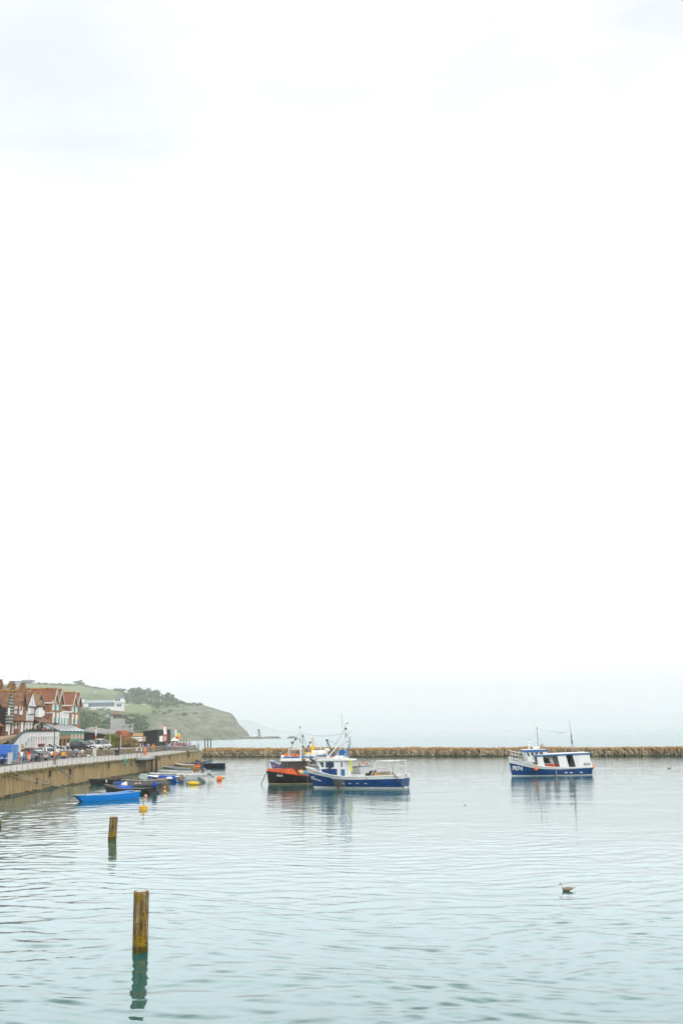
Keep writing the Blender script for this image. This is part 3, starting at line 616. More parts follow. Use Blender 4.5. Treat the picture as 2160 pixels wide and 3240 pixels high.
# three steel posts and a hoop of netting at the root of the breakwater
for k, (px, yt) in enumerate(((648.5, 2338), (657.5, 2340), (667, 2340))):
    p = at(px, 2368, fa.y + 3); t = thing('steel_pile', ('left', 'middle', 'right')[k] + ' one of three thin dark posts where the breakwater meets the quay', 'post', (p.x, p.y, p.z - 1.2), 0, 'thin dark posts at the root of the breakwater')
    hh = 30 / ppm(p); MB().cyl((0, 0, -2), (0, 0, 1.2 + hh), .14, .13, 8).build('shaft', pm('dark_steel', (.06, .055, .05), .7), t); MB().cyl((0, 0, 1.2 + hh), (0, 0, 1.25 + hh), .18, .18, 8).build('cap', pm('dark_steel', (.06, .055, .05), .7), t)
# ------------------------------------------------------------------ buildings along the quay
M_BRICK = brick_mat('red_brick', (.30, .145, .065), (.24, .11, .05), (.26, .18, .12), .45, .15, .014)
M_BRICK2 = brick_mat('brown_brick', (.22, .10, .05), (.15, .07, .04), (.18, .13, .09), .45, .15, .014)
M_ORBRICK = brick_mat('orange_brick', (.42, .19, .075), (.36, .15, .06), (.36, .25, .16), .45, .15, .014)
M_TILE = brick_mat('red_roof_tile', (.30, .13, .065), (.24, .10, .05), (.12, .05, .03), .3, .2, .02, patch=(.22, .10, .05))
M_TILE2 = brick_mat('brown_roof_tile', (.25, .135, .08), (.19, .10, .06), (.10, .06, .04), .3, .2, .02, patch=(.33, .18, .05))
M_TILE3 = brick_mat('pale_roof_tile', (.30, .20, .13), (.25, .16, .10), (.14, .09, .06), .3, .2, .02, patch=(.32, .2, .08))
M_HUNG = brick_mat('hung_tile', (.36, .17, .08), (.29, .13, .06), (.15, .08, .045), .3, .2, .02)
M_LICHEN = pm('ridge_lichen', (.42, .22, .05), .95, scale=2, var=.5)
M_WHITE = pm('white_paint', (.80, .80, .78), .55, var=.06); M_GLASS = glass_mat('window_glass', (.10, .12, .13), .12)
M_CURT = pm('net_curtain', (.72, .73, .72), .7, var=.08); M_BLKT = pm('black_timber', (.02, .02, .02), .7, var=.3)
M_GREEN = pm('green_shutter', (.01, .22, .13), .55, var=.15); M_TEALP = pm('pale_green_panel', (.16, .42, .34), .5, var=.1)
M_CREAM = pm('cream_render', (.62, .57, .46), .85, var=.12)
def front_window(par, X, px0, px1, py0, py1, inset=0, frame=M_WHITE, pane=M_CURT, base=None, name='window'):
    """A window on a wall facing the water (+x) between two pixel columns; par is at base."""
    a, b_ = onx(px0, py0, X), onx(px1, py1, X); y0, y1, z1, z0 = a.y, b_.y, a.z, onx((px0 + px1) / 2, py1, X).z
    z1 = onx((px0 + px1) / 2, py0, X).z
    o = par.location; X_ = X - o.x; y0 -= o.y; y1 -= o.y; z0 -= o.z; z1 -= o.z; t = min(.14, (y1 - y0) * .14)
    f = MB(); f.bx(X_ - .02, X_ + .07, y0, y0 + t, z0, z1).bx(X_ - .02, X_ + .07, y1 - t, y1, z0, z1).bx(X_ - .02, X_ + .07, y0 + t, y1 - t, z0, z0 + .12).bx(X_ - .02, X_ + .07, y0 + t, y1 - t, z1 - .12, z1)
    f.bx(X_ - .02, X_ + .06, (y0 + y1) / 2 - .04, (y0 + y1) / 2 + .04, z0 + .12, z1 - .12)
    fo = f.build(name, frame, par); MB().bx(X_ - .03, X_ + .02, y0 + t, y1 - t, z0 + .12, z1 - .12).build('pane', pane, fo); return fo
def side_window(par, Y, px0, px1, py0, py1, pane=M_CURT, frame=M_WHITE):
    a, b_ = at(px0, py0, Y), at(px1, py1, Y); o = par.location; x0, x1, z1, z0 = a.x - o.x, b_.x - o.x, a.z - o.z, b_.z - o.z; Y_ = Y - o.y; t = .1
    f = MB().bx(x0, x0 + t, Y_ - .07, Y_ + .02, z0, z1).bx(x1 - t, x1, Y_ - .07, Y_ + .02, z0, z1).bx(x0 + t, x1 - t, Y_ - .07, Y_ + .02, z0, z0 + t).bx(x0 + t, x1 - t, Y_ - .07, Y_ + .02, z1 - t, z1)
    fo = f.build('window', frame, par); MB().bx(x0 + t, x1 - t, Y_ - .02, Y_ + .03, z0 + t, z1 - t).build('pane', pane, fo)
def gable_house(name, label, X, pxa, pxb, py_base, py_eave, py_apex, depth, wall, roof, base_z=None, side=None, barge=M_BLKT, over=.25, lichen=True, cat='house', group=None, gablemat=None):
    """House with a gable to the water at x = X, ridge running back along -x."""
    pm_ = (pxa + pxb) / 2
    a, b_ = onx(pxa, py_eave, X), onx(pxb, py_eave, X); y0, y1 = a.y, b_.y
    ze = onx(pm_, py_eave, X).z; zr = onx(pm_, py_apex, X).z; zb = onx(pm_, py_base, X).z if base_z is None else base_z
    t = thing(name, label, cat, (X, y0, zb), 0, group); w_ = y1 - y0; he = ze - zb; hr = zr - zb; m = w_ / 2
    MB().bx(-depth, 0, 0, w_, -2.5, he - .002).build('wall', wall, t)
    MB().prism([(0, he), (w_, he), (m, hr)], 'x', -depth + .02, -.02).build('gable', gablemat or wall, t)
    sl = (hr - he) / m; ro = MB()
    for s_ in (-1, 1):
        ye = m + s_ * (m + over); zz = he - over * sl
        ro.slab((over, ye, zz + .12), (over, m, hr + .12), (-depth, m, hr + .12), (-depth, ye, zz + .12), .14)
    r = ro.build('roof', roof, t)
    MB().cyl((over + .02, m, hr + .12), (-depth, m, hr + .12), .15, None, 6).build('ridge', M_LICHEN, r)
    bb = MB()
    for s_ in (-1, 1):
        ye = m + s_ * (m + over); zz = he - over * sl
        bb.slab((over + .10, ye, zz + .17), (over + .10, m, hr + .17), (over + .01, m, hr + .17), (over + .01, ye, zz + .17), .32)
    bb.build('bargeboard', barge, t)
    t['_w'] = w_; t['_he'] = he; t['_hr'] = hr
    return t
XH = -62.0
G_T = 'old houses in the terrace above the quay'
# terrace ground the houses stand on
def TZ(px, py): return onx(px, py, XH + 6).z
h1 = gable_house('brick_house', 'leftmost brick house with low hipped roof and tile-hung skirt', XH - .3, -48, 14, 2345, 2258, 2205, 7, M_BRICK2, M_TILE2, group=G_T, barge=M_TILE2)
front_window(h1, XH - .3, 4, 10.5, 2252, 2281); front_window(h1, XH - .3, 3, 10.5, 2304, 2330)
a = onx(-48, 2275, XH); b_ = onx(17, 2299, XH)
MB().slab((-.05, 0, TZ(0, 0) * 0 + onx(5, 2283, XH).z - h1.location.z), (-.05, h1['_w'] - .1, onx(5, 2283, XH).z - h1.location.z), (.9, h1['_w'] - .1, onx(5, 2298, XH).z - h1.location.z), (.9, 0, onx(5, 2298, XH).z - h1.location.z), .12).build('porch_roof', M_HUNG, h1)
h2 = gable_house('gabled_house', 'narrow gabled house clad in black and white waney boards', XH + .7, 20.5, 37, 2330, 2237, 2188, 6, M_BRICK2, M_TILE2, group=G_T, gablemat=None)
M_BOARD = bpy.data.materials.new('waney_board'); M_BOARD.use_nodes = True; n, l = nt(M_BOARD); b = n['Principled BSDF']; b.inputs['Roughness'].default_value = .8
tc = n.new('ShaderNodeTexCoord'); wv = n.new('ShaderNodeTexWave'); wv.bands_direction = 'Z'; wv.inputs['Scale'].default_value = .55; wv.inputs['Distortion'].default_value = 2.5; wv.inputs['Detail'].default_value = 3; wv.inputs['Detail Scale'].default_value = 1.4
l.new(tc.outputs['Object'], wv.inputs['Vector']); r = n.new('ShaderNodeValToRGB'); e = r.color_ramp.elements; e[0].position = .45; e[0].color = (.045, .055, .05, 1); e[1].position = .75; e[1].color = (.34, .36, .32, 1); l.new(wv.outputs['Fac'], r.inputs[0]); l.new(r.outputs[0], b.inputs['Base Color'])
zj = onx(28, 2289, XH).z - h2.location.z; w_ = h2['_w']
MB().prism([(.0, zj), (w_, zj), (w_, h2['_he']), (w_ / 2, h2['_hr'] - .1), (0, h2['_he'])], 'x', .003, .45).build('boarded_front', M_BOARD, h2)
MB().bx(-5.9, .0, -.35, -.003, zj, h2['_he'] - .1).build('tarred_side', M_BLKT, h2)
front_window(h2, XH + 1.16, 27, 31, 2239, 2263); front_window(h2, XH + .72, 21, 26, 2291, 2314); front_window(h2, XH + .72, 28.5, 31, 2291, 2326, name='door')
h3 = gable_house('tile_hung_house', 'tall house with orange hung tiles and swept steep roof', XH + 1.0, 61, 79, 2325, 2237, 2187, 6, M_BRICK, M_TILE2, group=G_T, barge=M_TILE2, over=.45)
Y3 = h3.location.y; w3 = h3['_w']
za, zb_ = onx(60, 2233, XH).z - h3.location.z, onx(60, 2281, XH).z - h3.location.z
MB().bx(-2.9, .35, -.30, -.003, zb_, za - .1).build('hung_tile_side', M_HUNG, h3)
MB().bx(.003, .35, 0, w3 + .1, zb_, za - .2).build('hung_tile_front', M_HUNG, h3)
side_window(h3, Y3 - .30, 48, 55.5, 2235, 2258); front_window(h3, XH + 1.36, 63, 71, 2236, 2261)
MB().slab((-2.8, -.31, zb_ + .95), (.4, -.31, zb_ + .95), (.8, -1.25, zb_ - .0), (-3.2, -1.25, zb_ - .0), .12).build('porch_roof', M_TILE2, h3)
side_window(h3, Y3 - .01, 39, 43.5, 2285, 2321); side_window(h3, Y3 - .01, 48.5, 54.5, 2284, 2306); side_window(h3, Y3 - .01, 59.5, 61.0, 2284, 2306)
front_window(h3, XH + 1.01, 67.5, 72.5, 2285, 2318, name='door')
h4 = gable_house('half_timbered_house', 'gabled house with white half-timbered upper storey and dark bargeboards', XH + .8, 82, 107, 2316, 2238, 2193, 6.5, M_BRICK, M_TILE2, group=G_T, over=.35)
w4 = h4['_w']; zj = onx(92, 2281, XH).z - h4.location.z; zm = onx(92, 2261, XH).z - h4.location.z
MB().prism([(0, zj), (w4 * .78, zj), (w4 * .78, h4['_he']), (w4, h4['_he']), (w4 / 2, h4['_hr'] - .15), (0, h4['_he'])], 'x', .003, .5).build('white_panelling', M_WHITE, h4)
tb = MB()
for k in range(7): tb.bx(.5, .54, w4 * .78 * k / 6 - .03, w4 * .78 * k / 6 + .03, zj, h4['_he'])
tb.bx(.541, .57, 0, w4 * .8, zm - .08, zm + .08).bx(.541, .6, -.1, w4 + .1, h4['_he'] - .1, h4['_he'] + .15)
for s_ in (-1, 0, 1): tb.bx(.5, .53, w4 / 2 + s_ * w4 * .2 - .04, w4 / 2 + s_ * w4 * .2 + .04, h4['_he'] + .15, h4['_he'] + (h4['_hr'] - h4['_he']) * (.85 if s_ == 0 else .45))
tb.build('timber_frame', M_BLKT, h4)
MB().bx(-.0, .51, -.9, -.004, zj, h4['_he'] - .3).build('white_return', M_WHITE, h4)
front_window(h4, XH + 1.36, 88, 96, 2240, 2259); front_window(h4, XH + .81, 87, 93.5, 2285, 2308); front_window(h4, XH + .81, 98, 102, 2285, 2308); front_window(h4, XH + .81, 79.5, 83, 2285, 2315, name='door')
h5 = gable_house('bay_fronted_house', 'house with white bay window below a small dormer and long porch roof', XH + .6, 109, 141, 2311, 2240, 2196, 6, M_BRICK2, M_TILE3, group=G_T, barge=M_TILE3)
w5 = h5['_w']; o5 = h5.location
def z5(py): return onx(125, py, XH).z - o5.z
MB().bx(.003, .7, w5 * .1, w5 * .52, z5(2270), z5(2240)).build('white_bay', M_WHITE, h5)
MB().prism([(w5 * .02, z5(2236)), (w5 * .6, z5(2236)), (w5 * .31, z5(2216))], 'x', -1.4, .95).build('dormer_roof', M_TILE3, h5)
MB().slab((.02, -.3, z5(2272)), (.02, w5 + .6, z5(2272)), (1.3, w5 + .6, z5(2286)), (1.3, -.3, z5(2286)), .14).build('porch_roof', M_TILE2, h5)
front_window(h5, XH + .61, 134, 141, 2247, 2264); front_window(h5, XH + .61, 122.5, 128.5, 2286, 2308); front_window(h5, XH + .61, 135.5, 141, 2286, 2308); front_window(h5, XH + .61, 111, 115, 2287, 2314, name='door')
br = MB()
for yy in (.1, w5): br.slab((.02, yy - .08, z5(2300)), (.02, yy + .08, z5(2300)), (1.2, yy + .08, z5(2287)), (1.2, yy - .08, z5(2287)), .16)
br.build('porch_bracket', M_WHITE, h5)
# long range behind with three big stacks
def range_z(px, py): return onx(px, py, XH - 7).z
rg = thing('terrace_range', 'long brown tiled roof range with three lichened chimney stacks', 'house', (XH - 7, 0, 0), 0, G_T)
ya, yb = onx(-60, 2180, XH - 7).y, onx(105, 2180, XH - 7).y; zr = range_z(50, 2172.5)
MB().bx(-4, 2.2, ya, yb, 3, zr - 3.2).build('wall', M_BRICK2, rg)
MB().prism([(-4.3, zr - 3.4), (2.6, zr - 3.4), (-.8, zr)], 'y', ya, yb).build('roof', M_TILE3, rg)
def stack(px0, px1, py0, py1, Xo):
    a, b_ = onx(px0, py1, XH + Xo), onx(px1, py1, XH + Xo); z1 = onx((px0 + px1) / 2, py0, XH + Xo).z; z0 = onx((px0 + px1) / 2, py1, XH + Xo).z - 2.2; yc = (a.y + b_.y) / 2
    hw = (px1 - px0) / 2 / ppm(a)     # breadth seen from the water
    xx = Xo + 7; y_ = yc
    c = MB().bx(xx - hw * .78, xx + hw * .78, y_ - .5, y_ + .5, z0, z1 - .9).bx(xx - hw, xx + hw, y_ - .62, y_ + .62, z1 - .9, z1 - .45).bx(xx - hw * .85, xx + hw * .85, y_ - .52, y_ + .52, z1 - .448, z1)
    co = c.build('chimney', brick_mat('stack_brick', (.36, .20, .06), (.22, .12, .05), (.14, .1, .06), .4, .14, .014, patch=(.10, .06, .04)) if 'stack_brick' not in MATS else MATS['stack_brick'], rg)
    p = MB()
    for k in range(3): p.lathe((xx - hw * .5 + hw * .5 * k, y_, z1), [(.17, 0), (.15, .35), (.18, .37), (.18, .45)], 8)
    p.build('chimney_pot', M_BRICK2, co)
stack(-6, 9.5, 2157, 2166, -4.5); stack(25.5, 49.5, 2162, 2172, -4.5); stack(63, 83, 2167.5, 2176, -4.5)
# brick building with green shutters: two pairs of gables and a low middle
XB = XH
bb_ = thing('shuttered_building', 'tall orange brick building with four gables and green shutters', 'building', (XB, onx(166, 2300, XB).y, onx(200, 2312, XB).z))
ob = bb_.location; ZG = onx(200, 2312, XB).z
def yl(px): return onx(px, 2260, XB).y - ob.y
def zl(px, py): return onx(px, py, XB).z - ob.z
MB().bx(-9, 0, yl(166), yl(197), -1.5, zl(180, 2222)).bx(-9, 0, yl(197), yl(226), -1.5, zl(210, 2255)).bx(-9, 0, yl(226), yl(255), -1.5, zl(240, 2230)).build('wall', M_ORBRICK, bb_)
MB().bx(-9.05, -.6, yl(166) - .04, yl(166) - .004, -1.5, zl(170, 2223)).build('side_wall', M_BRICK, bb_); MB().bx(-6, -.6, yl(226) - .04, yl(226) - .004, zl(228, 2275), zl(228, 2231)).build('side_wall', M_BRICK, bb_)
rf, gb, bgd, rdg = MB(), MB(), MB(), []
for p0, p1, pe, pa_ in ((166, 180.5, 2222, 2180), (181, 197, 2223, 2183), (226.5, 240, 2230, 2192), (240.5, 255, 2232, 2195)):
    y0, y1 = yl(p0), yl(p1); m_ = (y0 + y1) / 2; ze, zr = zl((p0 + p1) / 2, pe), zl((p0 + p1) / 2, pa_)
    gb.prism([(y0, ze), (y1, ze), (m_, zr)], 'x', -8.9, -.02)
    sl_ = (zr - ze) / (m_ - y0)
    for s_ in (-1, 1):
        ye = m_ + s_ * (m_ - y0 + .3); zz = ze - .3 * sl_
        rf.slab((.35, ye, zz + .12), (.35, m_, zr + .12), (-9.2, m_, zr + .12), (-9.2, ye, zz + .12), .15)
        bgd.slab((.5, ye, zz + .15), (.5, m_, zr + .15), (.36, m_, zr + .15), (.36, ye, zz + .15), .32)
    rdg.append(((.35, m_, zr + .15), (-9.2, m_, zr + .15)))
rf.slab((.3, yl(197) + .2, zl(210, 2252)), (.3, yl(226) - .2, zl(210, 2252)), (-4, yl(226) - .2, zl(210, 2232)), (-4, yl(197) + .2, zl(210, 2232)), .15)
ro = rf.build('roof', M_TILE, bb_); [MB().cyl(a_, b__, .16, None, 6).build('ridge', M_LICHEN, ro) for a_, b__ in rdg]; gb.build('gable', M_ORBRICK, bb_); bgd.build('bargeboard', pm('cream_board', (.54, .51, .43), .6), bb_)
fs = MB().bx(-6.5, .3, yl(166) - .34, yl(166) - .05, zl(170, 2226), zl(170, 2222.5)).bx(-5, .3, yl(226) - .34, yl(226) - .05, zl(228, 2234), zl(228, 2231)).bx(-1.3, .2, yl(166) - .3, yl(166) - .05, zl(168, 2257), zl(168, 2254.5))
fs.build('fascia', M_WHITE, bb_)
for p0, p1, rows in ((167.5, 172.5, ((2216, 2247), (2254, 2287))), (180, 185.5, ((2217, 2248), (2255, 2287))), (228.5, 232.5, ((2225, 2254), (2260, 2291))), (240, 245, ((2226, 2255), (2261, 2292)))):
    for ya_, yb_ in rows: front_window(bb_, XB, p0, p1, ya_, yb_)
sh = [(172.8, 177.5), (186, 190.5), (233, 237), (245.5, 249.5)]
for i, (p0, p1) in enumerate(sh):
    for ya_, yb_ in ((2231 + (6 if i > 1 else 0), 2249 + (6 if i > 1 else 0)), (2271 + (4 if i > 1 else 0), 2288 + (4 if i > 1 else 0))):
        zc = (p0 + p1) / 2; MB().bx(.01, .12, yl(p0), yl(p1), zl(zc, yb_), zl(zc, ya_)).build('shutter', M_GREEN, bb_)
for p0, p1 in ((190.5, 196), (198, 206), (209, 217)):
    zc = (p0 + p1) / 2
    w_o = front_window(bb_, XB + .12, p0, p1, 2253, 2296, pane=M_CURT)
    MB().bx(.13, .24, yl(p0 + (p1 - p0) * .45), yl(p1), zl(zc, 2291), zl(zc, 2272)).build('shutter', M_TEALP, bb_)
MB().bx(-.2, .3, yl(197), yl(224), zl(210, 2254), zl(210, 2250)).build('gutter', M_WHITE, bb_)
for px in (201.5, 214.5):
    a = MB().slab((-1.2, yl(px) - .5, zl(px, 2241)), (-1.2, yl(px) + .7, zl(px, 2241)), (-2.2, yl(px) + .7, zl(px, 2236.5)), (-2.2, yl(px) - .5, zl(px, 2236.5)), .5).build('skylight', M_GREEN, bb_)
# glazed front pavilion with green panels
XP = XH + 5.0
pv_ = thing('glazed_pavilion', 'low pavilion with sloping glass roof, tan posts and green panels', 'building', (XP, onx(186, 2340, XP).y, QZ + .5))
op = pv_.location
def yp(px): return onx(px, 2330, XP).y - op.y
def zp(px, py): return onx(px, py, XP).z - op.z
yb0, yb1 = yp(186), yp(266); NB = 7
M_TAN = pm('tan_timber', (.30, .20, .10), .8, scale=2); M_GRN = pm('emerald_panel', (.0, .30, .21), .5, var=.12); M_ROOFG = pm('glass_roof', (.62, .66, .68), .25, var=.1)
zt = zp(225, 2312.5); zm0, zm1 = zp(245, 2325.5), zp(245, 2337)
MB().bx(-5, -.15, yb0, yb1, -1, zt - .05).build('core', pm('dark_interior', (.03, .025, .02), .9), pv_)
for k in range(NB):
    y0, y1 = yb0 + (yb1 - yb0) * k / NB, yb0 + (yb1 - yb0) * (k + 1) / NB
    MB().slab((.3, y0 + .08, zt + .02), (.3, y1 - .08, zt + .02), (-3.0, y1 - .08, zt + 1.35), (-3.0, y0 + .08, zt + 1.35), .08).build('roof_pane', M_ROOFG, pv_)
    MB().bx(-.14, .12, y0 - .15, y0 + .35, -1, zt).build('post', M_TAN, pv_)
    g0, g1 = (y0 + .36, y1 - .16)
    MB().bx(-.1, .02, g0 + .1, g1, zm0 + .1, zt - .1).build('green_panel', M_GRN, pv_)
    if k < 3: MB().bx(-.12, .05, g0, g1, zm1, zm0).build('tan_panel', M_TAN, pv_)
    else:
        MB().bx(-.1, .03, g0, g1, -.8, zm1 - .1).build('green_panel', M_GRN, pv_)
        bl = MB(); [bl.bx(-.08, .04, g0 + (g1 - g0) * j / 6 - .06, g0 + (g1 - g0) * j / 6 + .06, zm1 - .05, zm0) for j in range(7)]; bl.bx(-.09, .06, g0, g1, zm0, zm0 + .12).build('balustrade', M_CREAM, pv_)
rb = MB()
for k in range(NB + 1):
    y0 = yb0 + (yb1 - yb0) * k / NB; rb.slab((.32, y0 - .07, zt + .1), (.32, y0 + .07, zt + .1), (-3.0, y0 + .1, zt + 1.47), (-3.0, y0 - .1, zt + 1.47), .12)
rb.build('glazing_bar', pm('dark_bar', (.05, .06, .06), .5), pv_)
MB().prism([(-3.0, zt + 1.3), (.3, zt), (-3.0, zt)], 'y', yb0 + .02, yb0 + .06).build('roof_end', pm('glass_end', (.55, .62, .62), .3), pv_)
# white arcaded retaining wall
XA = XH + 6.0
aw = thing('arcaded_wall', 'white retaining wall with a row of arched niches and curving top', 'wall', (XA, onx(45, 2350, XA).y, QZ - .15))
oa = aw.location
def ya_(px): return onx(px, 2335, XA).y - oa.y
M_WALLW = pm('limewash', (.68, .68, .66), .9, scale=.7, var=.1, stretch=(1, 1, .4), wear=(.42, .41, .38), wear_amt=.63)
top = [(40, 2357), (47, 2350), (53, 2342), (60, 2332), (68, 2324), (77, 2319), (88, 2316.5), (188, 2315)]
TY = [ya_(p) for p, _ in top]; TZz = [onx(p, y, XA).z - oa.z for p, y in top]
def topz(y): return float(np.interp(y, TY, TZz))
L_ = ya_(188); nbay = 15; y = TY[0]
wl, rec = MB(), MB(); ys_ = np.linspace(ya_(72), L_ - .6, nbay + 1)
wl.prism([(TY[0], -1.5), (ys_[0], -1.5), (ys_[0], topz(ys_[0]))] + [(yy, topz(yy)) for yy in np.linspace(ys_[0], TY[0], 12)[1:]], 'x', -.5, 0)
for k in range(nbay):
    y0, y1 = ys_[k], ys_[k + 1]; m_ = (y0 + y1) / 2; ar = (y1 - y0) * .33; zs = 2.75 if k > 2 else (1.2, 1.9, 2.5)[k]
    arch = [(m_ + ar * math.cos(a_), zs + ar * 1.5 * math.sin(a_)) for a_ in np.linspace(0, math.pi, 9)]
    wl.prism([(y0, -1.5), (m_ - ar, -1.5), (m_ - ar, zs), (y0, zs)], 'x', -.5, 0); wl.prism([(m_ + ar, -1.5), (y1, -1.5), (y1, zs), (m_ + ar, zs)], 'x', -.5, 0)
    for (ua, va), (ub, vb) in zip(arch[:-1], arch[1:]): wl.prism([(ua, va), (ub, vb), (ub, topz(ub)), (ua, topz(ua))], 'x', -.5, 0)
    wl.prism([(m_ + ar, zs), (y1, zs), (y1, topz(y1)), (m_ + ar, topz(m_ + ar))], 'x', -.5, 0); wl.prism([(y0, zs), (m_ - ar, zs), (m_ - ar, topz(m_ - ar)), (y0, topz(y0))], 'x', -.5, 0)
wl.prism([(ys_[-1], -1.5), (L_, -1.5), (L_, topz(L_)), (ys_[-1], topz(ys_[-1]))], 'x', -.5, 0)
wl.build('masonry', M_WALLW, aw)
MB().bx(-1.0, -.52, TY[0], L_, -1.5, 3.4).build('niche_back', pm('niche_shade', (.17, .16, .14), .9), aw)  # shade of the recesses put into the colour, so the arches show
cpb = MB(); cc = [(yy, topz(yy)) for yy in np.linspace(TY[0], L_, 30)]
for (u0, v0), (u1, v1) in zip(cc[:-1], cc[1:]): cpb.slab((.1, u0, v0 + .22), (.1, u1, v1 + .22), (-.55, u1, v1 + .22), (-.55, u0, v0 + .22), .2)
cpb.build('dark_coping', pm('dark_capping', (.07, .075, .075), .8), aw)
# terrace ground behind that wall, sloping down at the near end
tg = MB(); zA = TZz[-1] + oa.z - .1
yN = onx(20, 2345, XA).y; zN = onx(20, 2352, XA).z
tg.add([(XA - .4, yN - 30, zN - 1.5), (XA - .4, yN, zN), (XA - .4, oa.y + TY[5], zA - .3), (XA - .4, oa.y + L_, zA), (XH - 14, oa.y + L_ + 40, zA), (XH - 14, yN - 30, zN - 1.5)], [(0, 1, 2, 5), (5, 2, 3, 4)])
tag(tg.build('terrace_path', pm('brown_paving', (.33, .24, .14), .9, scale=1.5, var=.25), fix=False), kind='structure')
fl = thing('flower_planters', 'dark leafy planters with pink flowers along the terrace edge', 'plants', (XA - .6, oa.y + TY[6], zA))
c = MB(); q = random.Random(4)
for k in range(26): leaves(c, (0, (L_ - TY[6]) * (k + .5) / 26, .3), (.35, .8, .3 + .2 * q.random()), 60, .13, k)
c.build('foliage', leaf_mat('planter_leaf', (.02, .03, .015), (.05, .07, .03), (.16, .13, .09), 2), fl, fix=False)
MB().bx(-.3, .3, 0, L_ - TY[6], -.1, .25).build('trough', M_BLKT, fl)
c = MB(); leaves(c, (.2, ya_(143) - TY[6], .55), (.3, .9, .3), 70, .14, 77); c.build('blossom', pm('pink_petal', (.65, .12, .14), .7), fl, fix=False)
# ------------------------------------------------------------------ black sheds, sculpture, planting and fittings on the upper terrace
M_TAR = pm('black_weatherboard', (.016, .016, .017), .75, scale=1.2, var=.35, stretch=(1, 1, 6)); M_TAR2 = pm('dark_green_board', (.035, .045, .04), .8, scale=1.5, var=.3)
M_FELT = pm('grey_roof_felt', (.24, .25, .25), .8, scale=.6, var=.15)
def boards(mb, x0, x1, y, z0f, z1f, n=26):
    for k in range(n):
        xa, xb = x0 + (x1 - x0) * k / n, x0 + (x1 - x0) * (k + 1) / n - .03
        mb.prism([(xa, z0f), (xb, z0f), (xb, z1f(xb)), (xa, z1f(xa))], 'y', y - .05, y)
# left shed: long wall facing us, roof falling to the right
YL = 246.0
a, b_ = at(265, 2312, YL), at(368, 2326, YL); zb = UZ - .05
s1 = thing('black_shed', 'long black boarded shed with grey roof falling to the right beside the pavilion', 'shed', (a.x, YL, zb))
wl_ = b_.x - a.x; za, z2 = a.z - zb, b_.z - zb
MB().prism([(0, -.3), (wl_, -.3), (wl_, z2), (0, za)], 'y', .01, 8).build('wall', M_TAR, s1)
m = MB(); boards(m, 0, wl_, 0, -.2, lambda x: za + (z2 - za) * x / wl_ - .05); m.build('cladding', M_TAR, s1)
MB().slab((-.25, -.35, za + .06), (wl_ + .3, -.35, z2 + .05), (wl_ + .3, 8.4, z2 + .75), (-.25, 8.4, za + .95), .28).build('roof', M_FELT, s1)
c = at(316, 2337, YL).x - a.x
f = MB().bx(c - .7, c + .7, -.12, -.055, .55, 1.95).build('window', M_WHITE, s1); MB().bx(c - .6, c + .6, -.14, -.122, .65, 1.85).build('pane', glass_mat('shed_glass', (.10, .13, .17)), f)
MB().lathe((c + 1.1, -.25, 2.3), [(.05, 0), (.28, -.25), (.3, -.3)], 8).build('wall_lamp', pm('lamp_grey', (.3, .3, .3), .5), s1)
# right shed: roof rising to a corner, green-black end wall
YR = 240.0
a, b_ = at(402, 2321, YR), at(496, 2309, YR); s2 = thing('seafood_shed', 'black boarded shed with rising roof, timber panel and white sign', 'shed', (a.x, YR, zb))
wl_ = b_.x - a.x; za, z2 = a.z - zb, b_.z - zb
e_ = at(540, 2310, YR + 7); ex = e_.x - a.x; ze = e_.z - zb
MB().add([(0, .01, -.3), (wl_, .01, -.3), (ex, 7, -.3), (0, 8, -.3), (0, .01, za), (wl_, .01, z2), (ex, 7, ze), (0, 8, za + .3)], [(0, 1, 5, 4), (1, 2, 6, 5), (2, 3, 7, 6), (3, 0, 4, 7), (4, 5, 6, 7), (3, 2, 1, 0)]).build('wall', M_TAR, s2)
m = MB(); boards(m, 0, wl_, 0, -.2, lambda x: za + (z2 - za) * x / wl_ - .02); m.build('cladding', M_TAR, s2)
m = MB()
for k in range(22):
    f0, f1 = k / 22, (k + .93) / 22; p0, p1 = Vector((wl_ + (ex - wl_) * f0, 7 * f0, 0)), Vector((wl_ + (ex - wl_) * f1, 7 * f1, 0)); o = Vector((.05, -.03, 0))
    m.loft([[p0 + Vector((0, 0, -.2)), p0 + o + Vector((0, 0, -.2)), p0 + o + Vector((0, 0, z2 - .03 + (ze - z2) * f0)), p0 + Vector((0, 0, z2 - .03 + (ze - z2) * f0))], [p1 + Vector((0, 0, -.2)), p1 + o + Vector((0, 0, -.2)), p1 + o + Vector((0, 0, z2 - .03 + (ze - z2) * f1)), p1 + Vector((0, 0, z2 - .03 + (ze - z2) * f1))]])
m.build('end_cladding', M_TAR2, s2)
MB().add([(-.2, -.2, za + .03), (wl_ + .1, -.2, z2 + .03), (ex + .15, 7.1, ze + .03), (-.2, 8.2, za + .33), (-.2, -.2, za + .14), (wl_ + .1, -.2, z2 + .14), (ex + .15, 7.1, ze + .14), (-.2, 8.2, za + .44)], [(0, 1, 5, 4), (1, 2, 6, 5), (2, 3, 7, 6), (3, 0, 4, 7), (4, 5, 6, 7), (3, 2, 1, 0)]).build('roof', M_FELT, s2)
def on_shed(px, py): p = at(px, py, YR - .1); return p.x - a.x, p.z - zb
x0, z1 = on_shed(420, 2318.5); x1, z0 = on_shed(453.5, 2329.5); MB().bx(x0, x1, -.13, -.055, z0, z1).build('timber_panel', pm('pine_board', (.55, .36, .18), .7, scale=3, stretch=(3, 1, .4)), s2)
x0, z1 = on_shed(413, 2332); x1, z0 = on_shed(461, 2345.5); sg = MB().bx(x0, x1, -.16, -.055, z0, z1).build('sign_board', M_WHITE, s2)
